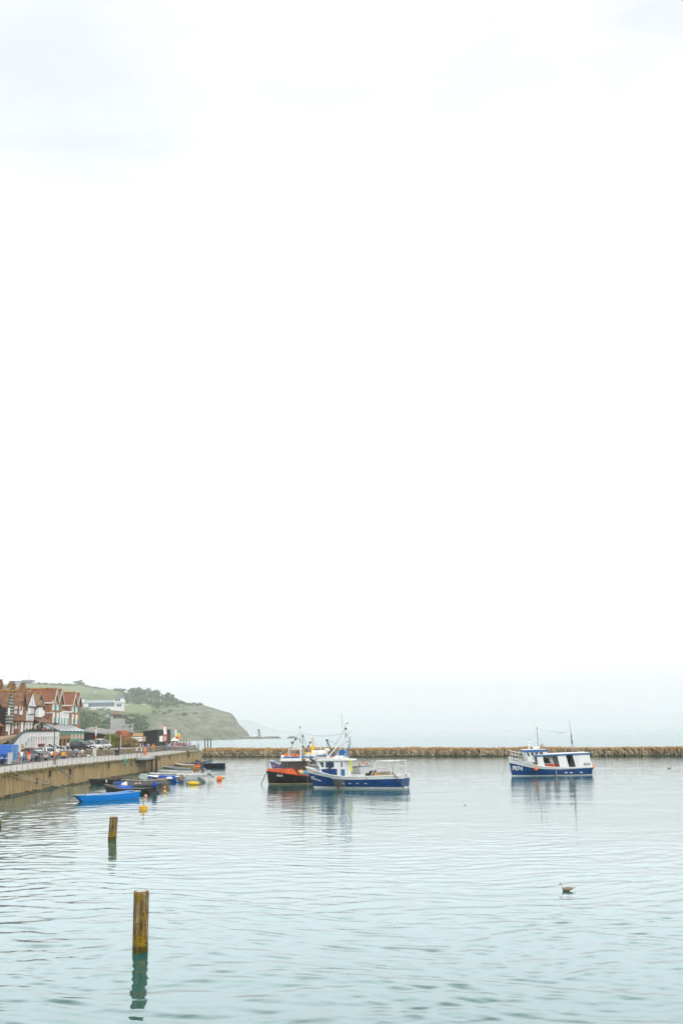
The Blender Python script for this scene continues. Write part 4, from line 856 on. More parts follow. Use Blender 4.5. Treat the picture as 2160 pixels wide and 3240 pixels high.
sgl = pm('sign_blue_grey', (.25, .33, .42), .6)
hh = z1 - z0
text_obj('lettering', 'Ice Cream &', hh * .42, sgl, sg, lambda u, v, w_: Vector((x0 + .55 + u, -.17 - w_, z0 + hh * .54 + v)))
text_obj('lettering', 'Seafood', hh * .42, sgl, sg, lambda u, v, w_: Vector((x0 + .55 + u, -.17 - w_, z0 + hh * .12 + v)))
MB().bx(x1 - .75, x1 - .03, -.175, -.162, z0 + .04, z1 - .04).build('pine_end', MATS['pine_board'], sg)
# rusted steel sculpture: a squat faceted drum lying on its side
M_COR = pm('corten_steel', (.30, .085, .03), .85, scale=.8, var=.3, wear=(.14, .05, .025), wear_amt=.55); M_CORD = pm('corten_inner', (.16, .05, .025), .9, scale=1)
p = on(383, 2365, UZ); s_ = ppm(p); sc_ = thing('steel_sculpture', 'large rusted steel buoy-like drum sculpture behind the green bush', 'sculpture', (p.x, p.y, UZ), R(-38))
r_ = 25 / s_
N = 10; ang = [2 * math.pi * (k + .5) / N for k in range(N)]
def rg_(y, r, dx=0, dz=0): return [Vector((math.cos(t) * r + dx, y, r_ * 1.12 + math.sin(t) * r + dz)) for t in ang]
MB().loft([rg_(-r_ * .55, r_ * .62), rg_(-r_ * .5, r_ * .98), rg_(r_ * .7, r_ * 1.02), rg_(r_ * 1.25, r_ * .6)]).build('shell', M_COR, sc_)
MB().loft([rg_(-r_ * .75, r_ * .30), rg_(-r_ * .56, r_ * .60)]).build('end_plate', M_CORD, sc_)
MB().bx(-r_ * .5, r_ * .4, -r_ * .35, r_ * .8, 0, .35).build('plinth', M_BLKT, sc_)
# bushes
M_BUSHG = leaf_mat('bush_leaf', (.07, .095, .015), (.19, .22, .03), (.36, .34, .07), 1.1); M_BUSHB = leaf_mat('dry_bush_leaf', (.16, .12, .04), (.33, .25, .10), (.40, .34, .17), 1.0)
def bush(name, px, pyb, wpx, hpx, mat, label, seed, dy=0, n=1500, sz=.12):
    p = on(px, pyb, UZ); s_ = ppm(p); t = thing(name, label, 'bush', (p.x, p.y + dy, UZ)); w_, h_ = wpx / s_, hpx / s_
    c = MB(); leaves(c, (0, 0, h_ * .52), (w_ * .5, w_ * .4, h_ * .50), n, sz, seed); c.build('foliage', mat, t, fix=False)
    m = MB(); q = random.Random(seed)
    for k in range(5): m.cyl((q.uniform(-.2, .2), q.uniform(-.2, .2), -.05), (q.uniform(-.5, .5) * w_ * .6, q.uniform(-.3, .3), h_ * .55), .05, .02, 5)
    m.build('branches', M_BARK, t)
bush('green_bush', 360, 2367, 50, 43, M_BUSHG, 'rounded yellow-green bush beside the rusted sculpture', 12, -1.5, 3000, .14)
bush('dry_bush', 418, 2365, 46, 30, M_BUSHB, 'straw-coloured spreading bush right of the rusted sculpture', 15, -2, 3000, .13)
bush('dry_bush', 437, 2363, 16, 26, M_BUSHB, 'small brown bush tucked behind the straw-coloured one', 16, 1.5, 500)
# benches, bins, posts, lamps
M_BENCH = pm('bench_timber', (.13, .10, .07), .8, scale=4, var=.3)
p = on(353, 2367.5, UZ); bn = thing('park_bench', 'dark slatted bench in front of the green bush', 'bench', p, R(8))
m = MB(); [m.bx(-.9, .9, -.25 + .12 * k, -.15 + .12 * k, .42, .46) for k in range(4)]; m.build('seat', M_BENCH, bn)
m = MB(); [m.bx(-.9, .9, .26, .30, .55 + .13 * k, .65 + .13 * k) for k in range(3)]; m.build('backrest', M_BENCH, bn)
for x in (-.8, .8): MB().bx(x - .04, x + .04, -.25, -.18, 0, .42).bx(x - .04, x + .04, .22, .295, 0, .9).bx(x - .04, x + .04, -.25, .22, .38, .419).build('leg', M_BLACK, bn)
p = on(371.5, 2390.5, QZ); lb_ = thing('litter_bin', 'black domed litter bin against the low stone wall', 'bin', p)
MB().lathe((0, 0, 0), [(.38, 0), (.38, .08), (.36, .1), (.36, .95), (.4, .98)], 14).build('body', M_BLACK, lb_); MB().lathe((0, 0, .985), [(.42, 0), (.42, .22), (.36, .36), (.2, .43), (.02, .45)], 14).build('lid', M_BLACK, lb_)
MB().bx(-.2, .2, -.43, -.40, 1.03, 1.16).build('opening', M_WHITE, lb_)
for px, pyb, pyt, lb in ((348, 2370, 2327, 'left one of two tall pale posts flanking the bench'), (382.5, 2370, 2327, 'pale post at the right of the green bush')):
    p = on(px, pyb, UZ); h_ = (pyb - pyt) / ppm(p); t = thing('pale_post', lb, 'post', p, 0, 'pale posts on the upper terrace')
    MB().cyl((0, 0, -.1), (0, 0, h_), .085, .075, 8).build('shaft', pm('galvanised', (.5, .5, .48), .5, metal=.2), t); MB().cyl((0, 0, h_), (0, 0, h_ + .08), .1, .06, 8).build('cap', MATS['galvanised'], t)
p = on(292, 2368, UZ); s_ = ppm(p); sp_ = thing('signal_pole', 'red, white and yellow painted pole with a small red flag', 'pole', (p.x, p.y + 3, UZ))
z = lambda py: at(292, py, p.y + 3).z - UZ
for z0, z1, m_ in ((-.1, z(2327.5), pm('signal_red', (.72, .07, .02), .6)), (z(2327.5), z(2309), M_WHITE), (z(2309), z(2296), pm('signal_yellow', (.75, .45, .07), .6))):
    MB().cyl((0, 0, z0), (0, 0, z1), .13, None, 10).build('band', m_, sp_)
MB().bx(-.35, -.131, -.02, .02, z(2308), z(2304)).build('flag', MATS['signal_red'], sp_)
M_LAMPG = pm('lantern_glass', (.6, .58, .5), .2)
def lantern(px, pyb, pyt, D, base_z, label):
    p = at(px, pyb, D); t = thing('street_lamp', label, 'street lamp', (p.x, D, base_z), 0, 'black lantern street lamps'); h_ = at(px, pyt, D).z - base_z; k = min(1, h_ / 6)
    MB().lathe((0, 0, 0), [(.19, -.1), (.19, .5), (.13, .6), (.10, 1.2), (.075, 1.3), (.06, h_ - 1.15), (.1, h_ - 1.12), (.06, h_ - 1.0)], 8).cyl((-.35, 0, h_ - 1.35), (.35, 0, h_ - 1.35), .03, None, 5).build('column', M_BLACK, t)
    MB().lathe((0, 0, h_ - 1.0), [(.14, 0), (.30, .52)], 6).build('lantern', M_LAMPG, t); MB().lathe((0, 0, h_ - .478), [(.40, 0), (.24, .2), (.12, .26), (.1, .36), (.02, .55)], 6).build('lamp_cap', M_BLACK, t)
lantern(171.5, 2370, 2284, 172, QZ - .12, 'black ornate lantern lamp post rising among the parked cars')
lantern(411, 2345, 2293.5, 235, UZ, 'distant black lantern lamp seen above the right-hand shed roof')
for px, pyt, D, lb in ((421, 2290, 262, 'slim white lamp column behind the right-hand shed'), (361, 2308, 262, 'slim white lamp column by the grey concrete block')):
    p = at(px, 2340, D); t = thing('lamp_column', lb, 'street lamp', (p.x, D, UZ), 0, 'slim white lamp columns'); h_ = at(px, pyt, D).z - UZ
    MB().cyl((0, 0, -1), (0, 0, h_), .07, .05, 6).build('column', MATS['galvanised'], t); MB().box((0, -.2, h_ + .05), (.25, .6, .12)).build('lamp_head', MATS['galvanised'], t)
p = at(56, 2340, 330)
# signs, notice boards and flags towards the end of the quay
for px, py, w_, lb in ((425, 2371, 9, 'left white notice board fixed to the railing'), (437, 2373, 8, 'right white notice board with a blue emblem')):
    p = onx(px, py, QX(150) - .5); p.x = QX(p.y) - .45; s_ = ppm(p); t = thing('notice_board', lb, 'sign', p, R(-52), 'white notice boards on the railing')
    MB().box((0, 0, 0), (w_ / s_, .05, 8.5 / s_)).build('panel', M_WHITE, t); MB().cyl((0, .06, -1.2), (0, .06, .2), .04, None, 6).build('post', M_IRON, t)
    MB().box((0, -.03, .02), (w_ / s_ * .35, .01, .2)).build('emblem', pm('sign_blue', (.05, .15, .45), .6), t)
p = on(459, 2389, QZ); p.x = QX(p.y) - .35; p = Vector((p.x, on(459, 2389, QZ).y, QZ)); p = on(459, 2388.5, QZ)
t = thing('lifebuoy_stand', 'orange-red lifebuoy housing standing by the landing stage', 'lifebuoy stand', p)
M_ORR = pm('lifebuoy_red', (.75, .10, .02), .5, var=.12)
MB().lathe((0, 0, 0), [(.22, 0), (.26, .1), (.24, .55)], 10).build('base', M_ORR, t); MB().ring((0, -.05, .92), .24, .09, (0, 1, 0), 12).build('lifebuoy', pm('lifebuoy_orange', (.80, .22, .04), .5), t); MB().bx(-.05, .05, .05, .12, 0, 1.25).build('post', M_WHITE, t)
M_FRED = pm('flag_red', (.62, .05, .02), .7, var=.15)
def feather_flag(px, pyb, pyt, lean, wpx, zbase, label):
    p = at(px, pyb, 233.0); s_ = ppm(p); h_ = (pyb - pyt) / s_; w_ = wpx / s_
    t = thing('feather_flag', label, 'flag', p, R(10), 'feather flags at the seafood stall')
    P = lambda f: Vector((-lean * f * h_, 0, f * h_))
    MB().tube([P(0), P(.3), P(.6), P(.9), P(1) + Vector((w_ * .3, 0, 0))], .03, 5).build('pole', M_WHITE, t)
    fs_ = [.30, .42, .55, .68, .8, .9, .97]; wd = [.75, .95, 1, 1, .95, .8, .4]
    mw, mr = MB(), MB()
    for i in range(len(fs_) - 1):
        m_ = (mr, mw, mw, mw, mw, mr)[i]
        a_, b2 = P(fs_[i]), P(fs_[i + 1]); m_.loft([[a_ + Vector((0, -.015, 0)), a_ + Vector((wd[i] * w_, -.05, 0)), a_ + Vector((wd[i] * w_, -.02, 0)), a_ + Vector((0, .015, 0))], [b2 + Vector((0, -.015, 0)), b2 + Vector((wd[i + 1] * w_, -.05, 0)), b2 + Vector((wd[i + 1] * w_, -.02, 0)), b2 + Vector((0, .015, 0))]])
    mw.cur = 0; o_ = len(mw.v); mw.v += mr.v; mw.f += [tuple(i + o_ for i in f_) for f_ in mr.f]; mw.m += [1] * len(mr.f); mw.build('banner', [M_WHITE, M_FRED], t)
    e_ = P(.86) + Vector((w_ * .45, -.07, 0)); MB().cyl(e_, e_ + Vector((0, -.02, 0)), w_ * .3, None, 10).build('emblem', M_FRED, t)
feather_flag(521, 2348, 2291, .10, 9, 3.3, 'tall red and white feather flag before the dark shed corner')
feather_flag(555.5, 2352, 2301, .06, 5.5, 3.2, 'slimmer pale red feather flag above the white gazebo')
p = on(553, 2362, UZ - .4); s_ = ppm(p); t = thing('gazebo', 'small white canopy tent above the crowd at the quay end', 'tent', p)
w_ = 22 / s_; hz_ = (2362 - 2343) / s_; ht = (2362 - 2332) / s_
MB().add([(-w_ / 2, -w_ / 2, hz_), (w_ / 2, -w_ / 2, hz_), (w_ / 2, w_ / 2, hz_), (-w_ / 2, w_ / 2, hz_), (0, 0, ht), (-w_ / 2, -w_ / 2, hz_ - .25), (w_ / 2, -w_ / 2, hz_ - .25), (w_ / 2, w_ / 2, hz_ - .25), (-w_ / 2, w_ / 2, hz_ - .25)], [(0, 1, 4), (1, 2, 4), (2, 3, 4), (3, 0, 4), (5, 6, 1, 0), (6, 7, 2, 1), (7, 8, 3, 2), (8, 5, 0, 3)]).build('canopy', M_WHITE, t, fix=False)
for sx_ in (-1, 1):
    for sy_ in (-1, 1): MB().cyl((sx_ * w_ / 2.05, sy_ * w_ / 2.05, -.6), (sx_ * w_ / 2.05, sy_ * w_ / 2.05, hz_), .04, None, 5).build('leg', M_WHITE, t)
p = on(567, 2363, UZ - .4); s_ = ppm(p); t = thing('fairground_sign', 'red and yellow cut-out sign on a pale post above the crowd', 'sign', p)
hh = (2363 - 2344) / s_
MB().cyl((0, 0, -.5), (0, 0, hh + .4), .09, None, 6).build('post', pm('cream_post', (.66, .6, .45), .6), t)
MB().lathe((-.1, -.05, hh + 1.25), [(.05, -.6), (.34, -.4), (.42, 0), (.3, .4), (.05, .6)], 7).build('yellow_lobe', pm('sign_yellow', (.80, .52, .06), .6, var=.2), t)
MB().ball((.35, -.1, hh + .45), .5, .12, .22, 7, 5).build('orange_lobe', pm('sign_orange', (.75, .25, .12), .6), t); MB().ball((-.6, -.1, hh + .9), .35, .15, .5, 8, 6).build('red_lobe', M_FRED, t)
t = thing('serving_platform', 'raised dark timber platform with rail and slanting strut beside the shed', 'platform', on(515, 2369, QZ + .2)); s_ = ppm(t.location)
MB().bx(-20 / s_, 45 / s_, 0, 2.2, 1.45, 1.6).build('deck', M_TAR2, t); MB().bx(-20 / s_, 45 / s_, -.05, .03, 1.62, 1.72).build('fascia', pm('rail_grey', (.16, .17, .16), .7), t)
m = MB().cyl((-20 / s_, .1, 0), (-2 / s_, .1, 1.45), .07, None, 5); m.cyl((-2 / s_, .1, 0), (-2 / s_, .1, 1.45), .06, None, 5).cyl((43 / s_, .1, -.2), (43 / s_, .1, 1.45), .06, None, 5); m.build('strut', M_BLKT, t)
p = at(518, 2346, 234.0); s_ = ppm(p); t = thing('display_stand', 'red and white product display on the raised platform', 'display', p, R(5))
MB().bx(-.9, -.1, 0, .3, 0, 1.2).build('white_panel', M_WHITE, t); MB().bx(.0, .75, 0, .4, 0, 1.75).build('red_cabinet', M_FRED, t); MB().bx(.2, .5, -.02, -.003, .3, 1.3).build('stripe', M_WHITE, t)
p = on(615, 2368, QZ); s_ = ppm(p); t = thing('warning_sign', 'small white sign on a thin post near the quay end', 'sign', p, R(-15))
hh = 24 / s_; MB().cyl((0, 0, 0), (0, 0, hh), .04, None, 6).build('post', M_IRON, t); MB().bx(-3.2 / s_, 3.2 / s_, -.06, -.042, hh - 9 / s_, hh).build('panel', M_WHITE, t)
t = thing('waste_tub', 'low red tub on the quay beside the people at its end', 'tub', on(604, 2366.5, QZ)); MB().lathe((0, 0, 0), [(.28, 0), (.36, .7), (.32, .7), (.28, .1)], 10).build('tub', M_FRED, t); MB().ring((0, 0, .7), .36, .03, (0, 0, 1), 12).build('rim', M_FRED, t)
p = on(203, 2397, QZ); s_ = ppm(p); t = thing('advertising_board', 'yellow A-frame board with orange edge standing by the bicycles', 'sign', p, R(-12))
w_, h_ = 13 / s_, 17 / s_
for sgn in (-1, 1):
    MB().slab((-w_ / 2, sgn * .28, .08), (w_ / 2, sgn * .28, .08), (w_ / 2, sgn * .05, h_), (-w_ / 2, sgn * .05, h_), .03).build('panel', pm('board_yellow', (.75, .48, .02), .6, c2=(.65, .25, .02), scale=1.2), t)
MB().bx(w_ / 2 + .003, w_ / 2 + .1, -.3, .3, 0, h_ + .05).bx(-w_ / 2 - .1, -w_ / 2 - .003, -.3, .3, 0, h_ + .05).build('frame', pm('board_frame', (.45, .2, .08), .7), t)

# ------------------------------------------------------------------ buildings and things on the hill
M_HW = pm('hill_white', (.75, .76, .76), .8, var=.06); M_HBL = glass_mat('hill_glass', (.10, .16, .22), .15); M_HROOF = pm('slate_roof', (.17, .18, .18), .8, scale=.4, var=.2)
def hz_at(px, py): return hill_at(px, py)
g0, g1 = hill_at(245, 2246), hill_at(392, 2244); Dh = (g0.y + g1.y) / 2
def hb_(px, py): return at(px, py, Dh)
g = hb_(320, 2247); ht_ = thing('clifftop_hotel', 'long white and blue-glazed building with two hipped pavilions on the hillside', 'building', g)
def HX(px): return hb_(px, 2240).x - g.x
def HZ(py): return hb_(320, py).z - g.z
MB().bx(HX(264), HX(372), 0, 12, -6, HZ(2223)).build('centre_block', M_HW, ht_)
gl = MB(); 
for k in range(14): gl.bx(HX(285) + (HX(366) - HX(285)) * k / 14 + .15, HX(285) + (HX(366) - HX(285)) * (k + 1) / 14 - .1, -.12, -.003, HZ(2236), HZ(2225))
gl.build('window_band', M_HBL, ht_); MB().bx(HX(280), HX(287), -.1, -.003, HZ(2240), HZ(2225)).build('window_band', M_HBL, ht_)
MB().slab((HX(262), -.8, HZ(2223)), (HX(376), -.8, HZ(2223)), (HX(376), 9, HZ(2214.5)), (HX(262), 9, HZ(2214.5)), .4).build('centre_roof', pm('pale_blue_roof', (.30, .38, .42), .6), ht_)
for x0, x1, wns in ((228, 264, ((253, 260, 2211, 2220),)), (360, 391, ((366, 373, 2211, 2219), (375, 381, 2211, 2219), (371, 376, 2227, 2236), (378, 385, 2227, 2236)))):
    a0, a1 = HX(x0), HX(x1); m_ = (a0 + a1) / 2
    MB().bx(a0 + 1.2, a1 - 1.0, -1.5, 11, -6, HZ(2223)).build('pavilion_wall', M_HW, ht_)
    MB().add([(a0, -2.2, HZ(2223)), (a1, -2.2, HZ(2223)), (a1, 11, HZ(2223)), (a0, 11, HZ(2223)), (a0 + 1.8, -1.3, HZ(2209.5)), (a1 - 1.8, -1.3, HZ(2209.5)), (a1 - 1.8, 10, HZ(2209.5)), (a0 + 1.8, 10, HZ(2209.5))], [(0, 1, 5, 4), (1, 2, 6, 5), (2, 3, 7, 6), (3, 0, 4, 7), (4, 5, 6, 7), (3, 2, 1, 0)]).build('upper_storey', M_HW, ht_)
    MB().add([(a0 + .8, -2.2, HZ(2209)), (a1 - .8, -2.2, HZ(2209)), (a1 - .8, 11, HZ(2209)), (a0 + .8, 11, HZ(2209)), (m_ - .8, 3, HZ(2195)), (m_ + .8, 3, HZ(2195)), (m_ + .8, 6, HZ(2195)), (m_ - .8, 6, HZ(2195))], [(0, 1, 5, 4), (1, 2, 6, 5), (2, 3, 7, 6), (3, 0, 4, 7), (4, 5, 6, 7), (3, 2, 1, 0)]).build('pavilion_roof', M_HROOF, ht_)
    for p0, p1, q0, q1 in wns: MB().bx(HX(p0), HX(p1), -2.3, -1.2, HZ(q1), HZ(q0)).build('window', M_HBL, ht_)
MB().bx(HX(262), HX(385), -3, -2.7, -4, HZ(2238.5)).build('forecourt_wall', M_HW, ht_)
p = hill_at(388, 2243); tw_ = p
# Martello-like round tower and scar behind the building
p = hill_at(301, 2195); s_ = ppm(p); t = thing('round_tower', 'pale blue-grey squat tower on the field above the long white building', 'tower', p)
MB().lathe((0, 0, -2), [(5 / s_, 0), (4.6 / s_, 15 / s_)], 14).build('wall', pm('tower_render', (.34, .42, .46), .8), t); MB().lathe((0, 0, -2 + 15 / s_), [(5 / s_, 0), (5 / s_, 1.2 / s_), (.1, 1.5 / s_)], 14).build('parapet', pm('tower_render', (.3, .4, .46), .8), t)
# pavilion roof shelter, concrete blocks on the bank
p = hill_at(369, 2270); s_ = ppm(p); t = thing('hillside_shelter', 'open shelter with brown hipped roof on the bank', 'shelter', p)
w_ = 17 / s_
MB().add([(-w_, -4, 9 / s_), (w_, -4, 9 / s_), (w_, 5, 9 / s_), (-w_, 5, 9 / s_), (-w_ * .2, 0, 19 / s_), (w_ * .2, 0, 19 / s_)], [(0, 1, 5, 4), (1, 2, 5), (2, 3, 4, 5), (3, 0, 4), (3, 2, 1, 0)]).build('roof', M_TILE2, t)
for x in (-.9, -.3, .3, .9): MB().bx(x * w_ - .3, x * w_ + .3, -3.4, -2.8, -3, 9 / s_).build('post', M_BLKT, t)
MB().bx(-w_ * .85, w_ * .85, 3, 3.5, -3, 9 / s_).build('back_wall', pm('shelter_wall', (.25, .18, .13), .9), t)
M_CON = pm('weathered_concrete', (.42, .41, .38), .92, scale=.25, var=.18, wear=(.26, .27, .24), wear_amt=.6)
p = at(366, 2320, 470); s_ = ppm(p); t = thing('concrete_tower_block', 'windowless pale concrete tower on the wooded bank', 'tower', (p.x, 470, 3)); zt = at(366, 2274, 470).z - 3; z2 = at(366, 2297, 470).z - 3
MB().loft([[(-17 / s_, 0, z2 - 3), (15 / s_, 0, z2 - 3), (15 / s_, 10, z2 - 3), (-17 / s_, 10, z2 - 3)], [(-17 / s_, 0, zt), (15 / s_, 0, zt), (15 / s_, 10, zt), (-17 / s_, 10, zt)]]).build('upper_shaft', M_CON, t)
MB().bx(-9 / s_, 17 / s_, .5, 11, -2, z2 - 3.002).build('lower_shaft', M_CON, t)
MB().bx(-17 / s_, -14 / s_, -.3, 3, zt, zt + 1.2).build('parapet', M_CON, t)
p = at(390, 2325, 440); s_ = ppm(p); t = thing('concrete_annex', 'lower pale concrete block below the tower, behind the sculpture', 'building', (p.x, 440, 3)); zt = at(390, 2298, 440).z - 3
MB().loft([[(-26 / s_, 0, -2), (13 / s_, 0, -2), (13 / s_, 12, -2), (-26 / s_, 12, -2)], [(-22 / s_, 0, zt * .6), (12 / s_, 0, zt * .6), (12 / s_, 12, zt * .6), (-22 / s_, 12, zt * .6)], [(-4 / s_, 0, zt), (12 / s_, 0, zt), (12 / s_, 12, zt), (-4 / s_, 12, zt)]]).build('block', M_CON, t); MB().bx(-6 / s_, 13 / s_, -.4, 12.4, zt + .01, zt + .8).build('roof_slab', M_CON, t)
p = hill_at(340, 2268); s_ = ppm(p); t = thing('kiosk', 'small pale blue kiosk left of the brown-roofed shelter', 'kiosk', p); MB().bx(-4 / s_, 4 / s_, 0, 4, -2, 9 / s_).build('body', pm('kiosk_blue', (.35, .47, .52), .7), t); MB().bx(-4.6 / s_, 4.6 / s_, -.3, 4.3, 9 / s_ + .01, 10 / s_).build('roof', M_HROOF, t)
# hilltop buildings and masts
p = hill_at(70, 2164); s_ = ppm(p); t = thing('hilltop_station', 'low flat-roofed building with overhanging upper floor on the hilltop', 'building', p)
MB().bx(-35 / s_, 2 / s_, 0, 14, -4, 8 / s_).build('long_wing', pm('wing_blue', (.22, .30, .34), .8), t); MB().bx(2 / s_ + .01, 26 / s_, 2, 14, -4, 7 / s_).build('core', pm('station_grey', (.24, .26, .26), .8), t)
MB().bx(1 / s_, 34 / s_, -4, 14, 7 / s_ + .02, 12 / s_).build('upper_floor', pm('station_dark', (.17, .21, .23), .7), t); MB().bx(2 / s_, 33 / s_, -4.1, -4.01, 8.3 / s_, 10.6 / s_).build('window_band', M_HBL, t); MB().bx(-36 / s_, 2 / s_, -1, 14, 8 / s_ + .01, 9.3 / s_).build('wing_roof', M_HROOF, t)
p = hill_at(91, 2166); s_ = ppm(p); t = thing('radio_mast', 'tall thin lattice mast rising over the hilltop building', 'mast', p); h_ = 43 / s_
m = MB(); r_ = .55
for k in range(3): m.cyl((math.cos(k * 2.1) * r_ * 1.6, math.sin(k * 2.1) * r_ * 1.6, -2), (math.cos(k * 2.1) * r_ * .7, math.sin(k * 2.1) * r_ * .7, h_), .14, .1, 5)
for k in range(12):
    z0 = h_ * k / 12; m.cyl((r_ * 1.2, 0, z0), (-r_ * .8, r_ * .8, z0 + h_ / 12), .07, None, 4)
m.build('lattice', pm('mast_steel', (.33, .34, .35), .6), t); MB().bx(-.4, .6, -.3, .3, h_ * .88, h_ * .93).bx(-.2, .3, -.3, .3, h_, h_ + 1.5).build('aerial', MATS['mast_steel'], t)
p = hill_at(10.5, 2170); s_ = ppm(p); t = thing('floodlight_mast', 'thin pole with a lamp head standing left of the hilltop building', 'mast', p); h_ = 29 / s_
MB().cyl((0, 0, -2), (0, 0, h_), .22, .16, 6).build('pole', MATS['mast_steel'], t); MB().bx(-1.4, .6, -.4, .4, h_, h_ + 1).build('lamp_head', MATS['mast_steel'], t)
# yellow dome and vehicles on the brow
p = hill_at(498, 2228); s_ = ppm(p); t = thing('yellow_dome', 'yellow rounded tent-like dome on the brow of the cliff', 'dome', p)
MB().lathe((0, 0, -1), [(5.2 / s_, 0), (5.4 / s_, 3 / s_), (4.4 / s_, 7 / s_), (2.4 / s_, 10 / s_), (.1, 11 / s_)], 14).build('shell', pm('dome_yellow', (.70, .46, .10), .6), t); MB().bx(-8.5 / s_, -5.3 / s_, -1, 2, -1, 4.5 / s_).build('entrance', pm('dome_dark', (.10, .15, .17), .8), t)
p = hill_at(509, 2226); s_ = ppm(p); t = thing('white_marker', 'thin white marker post right of the yellow dome', 'post', p); MB().cyl((0, 0, -1), (0, 0, 8 / s_), .35, .3, 6).build('post', M_HW, t); MB().box((0, 0, 9 / s_), (1.4, .5, 1.3)).build('head', M_HW, t)
def far_car(px, py, label, col, flip=1, big=1.0, rz=0):
    p = hill_at(px, py); s_ = ppm(p); t = thing('distant_car', label, 'car', p, rz, 'cars parked on the hillside'); L = 4.2 * big
    MB().prism([(-L / 2, .3), (-L / 2, .95), (-L * .36, 1.0), (-L * .27, 1.5 * big), (L * .12, 1.5 * big), (L * .26, 1.0), (L * .48, .85), (L / 2, .3)], 'y', -.85, .85).build('body', col, t)
    MB().prism([(-L * .32, 1.0), (-L * .25, 1.4 * big), (L * .11, 1.4 * big), (L * .22, 1.0)], 'y', -.88, .88).build('windows', M_HBL, t)
    for x in (-.32, .32):
        for y in (-.8, .8): MB().cyl((x * L, y - .1, .32), (x * L, y + .1, .32), .34, None, 10).build('wheel', M_BLKT, t)
    return t
C_W = pm('car_white_far', (.75, .76, .77), .3, var=.05); C_S = pm('car_silver_far', (.42, .45, .48), .3, var=.1); C_O = pm('car_orange_far', (.60, .28, .10), .3); C_D = pm('car_dark_far', (.10, .12, .14), .3)
for i, (px, py, col, lb, rz) in enumerate(((286, 2246, C_S, 'leftmost silver car below the blue windows', .3), (298, 2247, C_W, 'white car second from left below the blue windows', .2), (309, 2246, C_S, 'silver car below the middle of the blue windows', .5), (320, 2247, C_D, 'dark car among those below the blue windows', .1), (331, 2247, C_W, 'white car nearest the orange car on the hillside', .2), (352, 2244, C_O, 'single orange car on the hillside', 0), (363, 2246, C_W, 'white car right of the orange one', .2), (389, 2240, C_S, 'silver car beside the right pavilion of the building', .6), (397, 2239, C_S, 'silver car at the far right of the hillside parking', .6), (403, 2232, C_W, 'small white car above the parking, on the track', .6))):
    far_car(px, py, lb, col, big=1.15, rz=rz)
v = far_car(456, 2230, 'white camper van alone on the grassy brow of the hill', C_W, big=1.35, rz=.25)
# ------------------------------------------------------------------ vehicles
M_TYRE = pm('tyre', (.018, .018, .018), .85); M_RIM = pm('alloy_rim', (.35, .36, .37), .35, metal=.5); M_CGL = glass_mat('car_glass', (.03, .045, .05), .1)
M_HL = pm('headlamp', (.75, .77, .78), .15); M_TL = pm('tail_lamp', (.35, .02, .02), .2); M_PLT = pm('number_plate', (.65, .6, .35), .5); M_TRIM = pm('black_trim', (.025, .025, .027), .6)
def paint(name, c, metal=0.0): return pm('paint_' + name, c, .22, var=.05, scale=.8, spec=.6, metal=metal)
def wheel(par, x, y, r):
    t = MB(); s_ = 1 if y > 0 else -1
    t.lathe((0, 0, 0), [(r * .62, -.1), (r * .95, -.1), (r, -.06), (r, .06), (r * .95, .1), (r * .62, .1)], 16)
    t.v = [(vx + x, y - vz * s_, vy + r) for vx, vy, vz in t.v]
    w_ = t.build('wheel', M_TYRE, par)
    m = MB().lathe((0, 0, 0), [(r * .64, -.05), (r * .64, .05), (r * .3, .085), (.02, .085)], 10); m.v = [(vx + x, y + vz * s_, vy + r) for vx, vy, vz in m.v]; m.build('rim', M_RIM, w_)
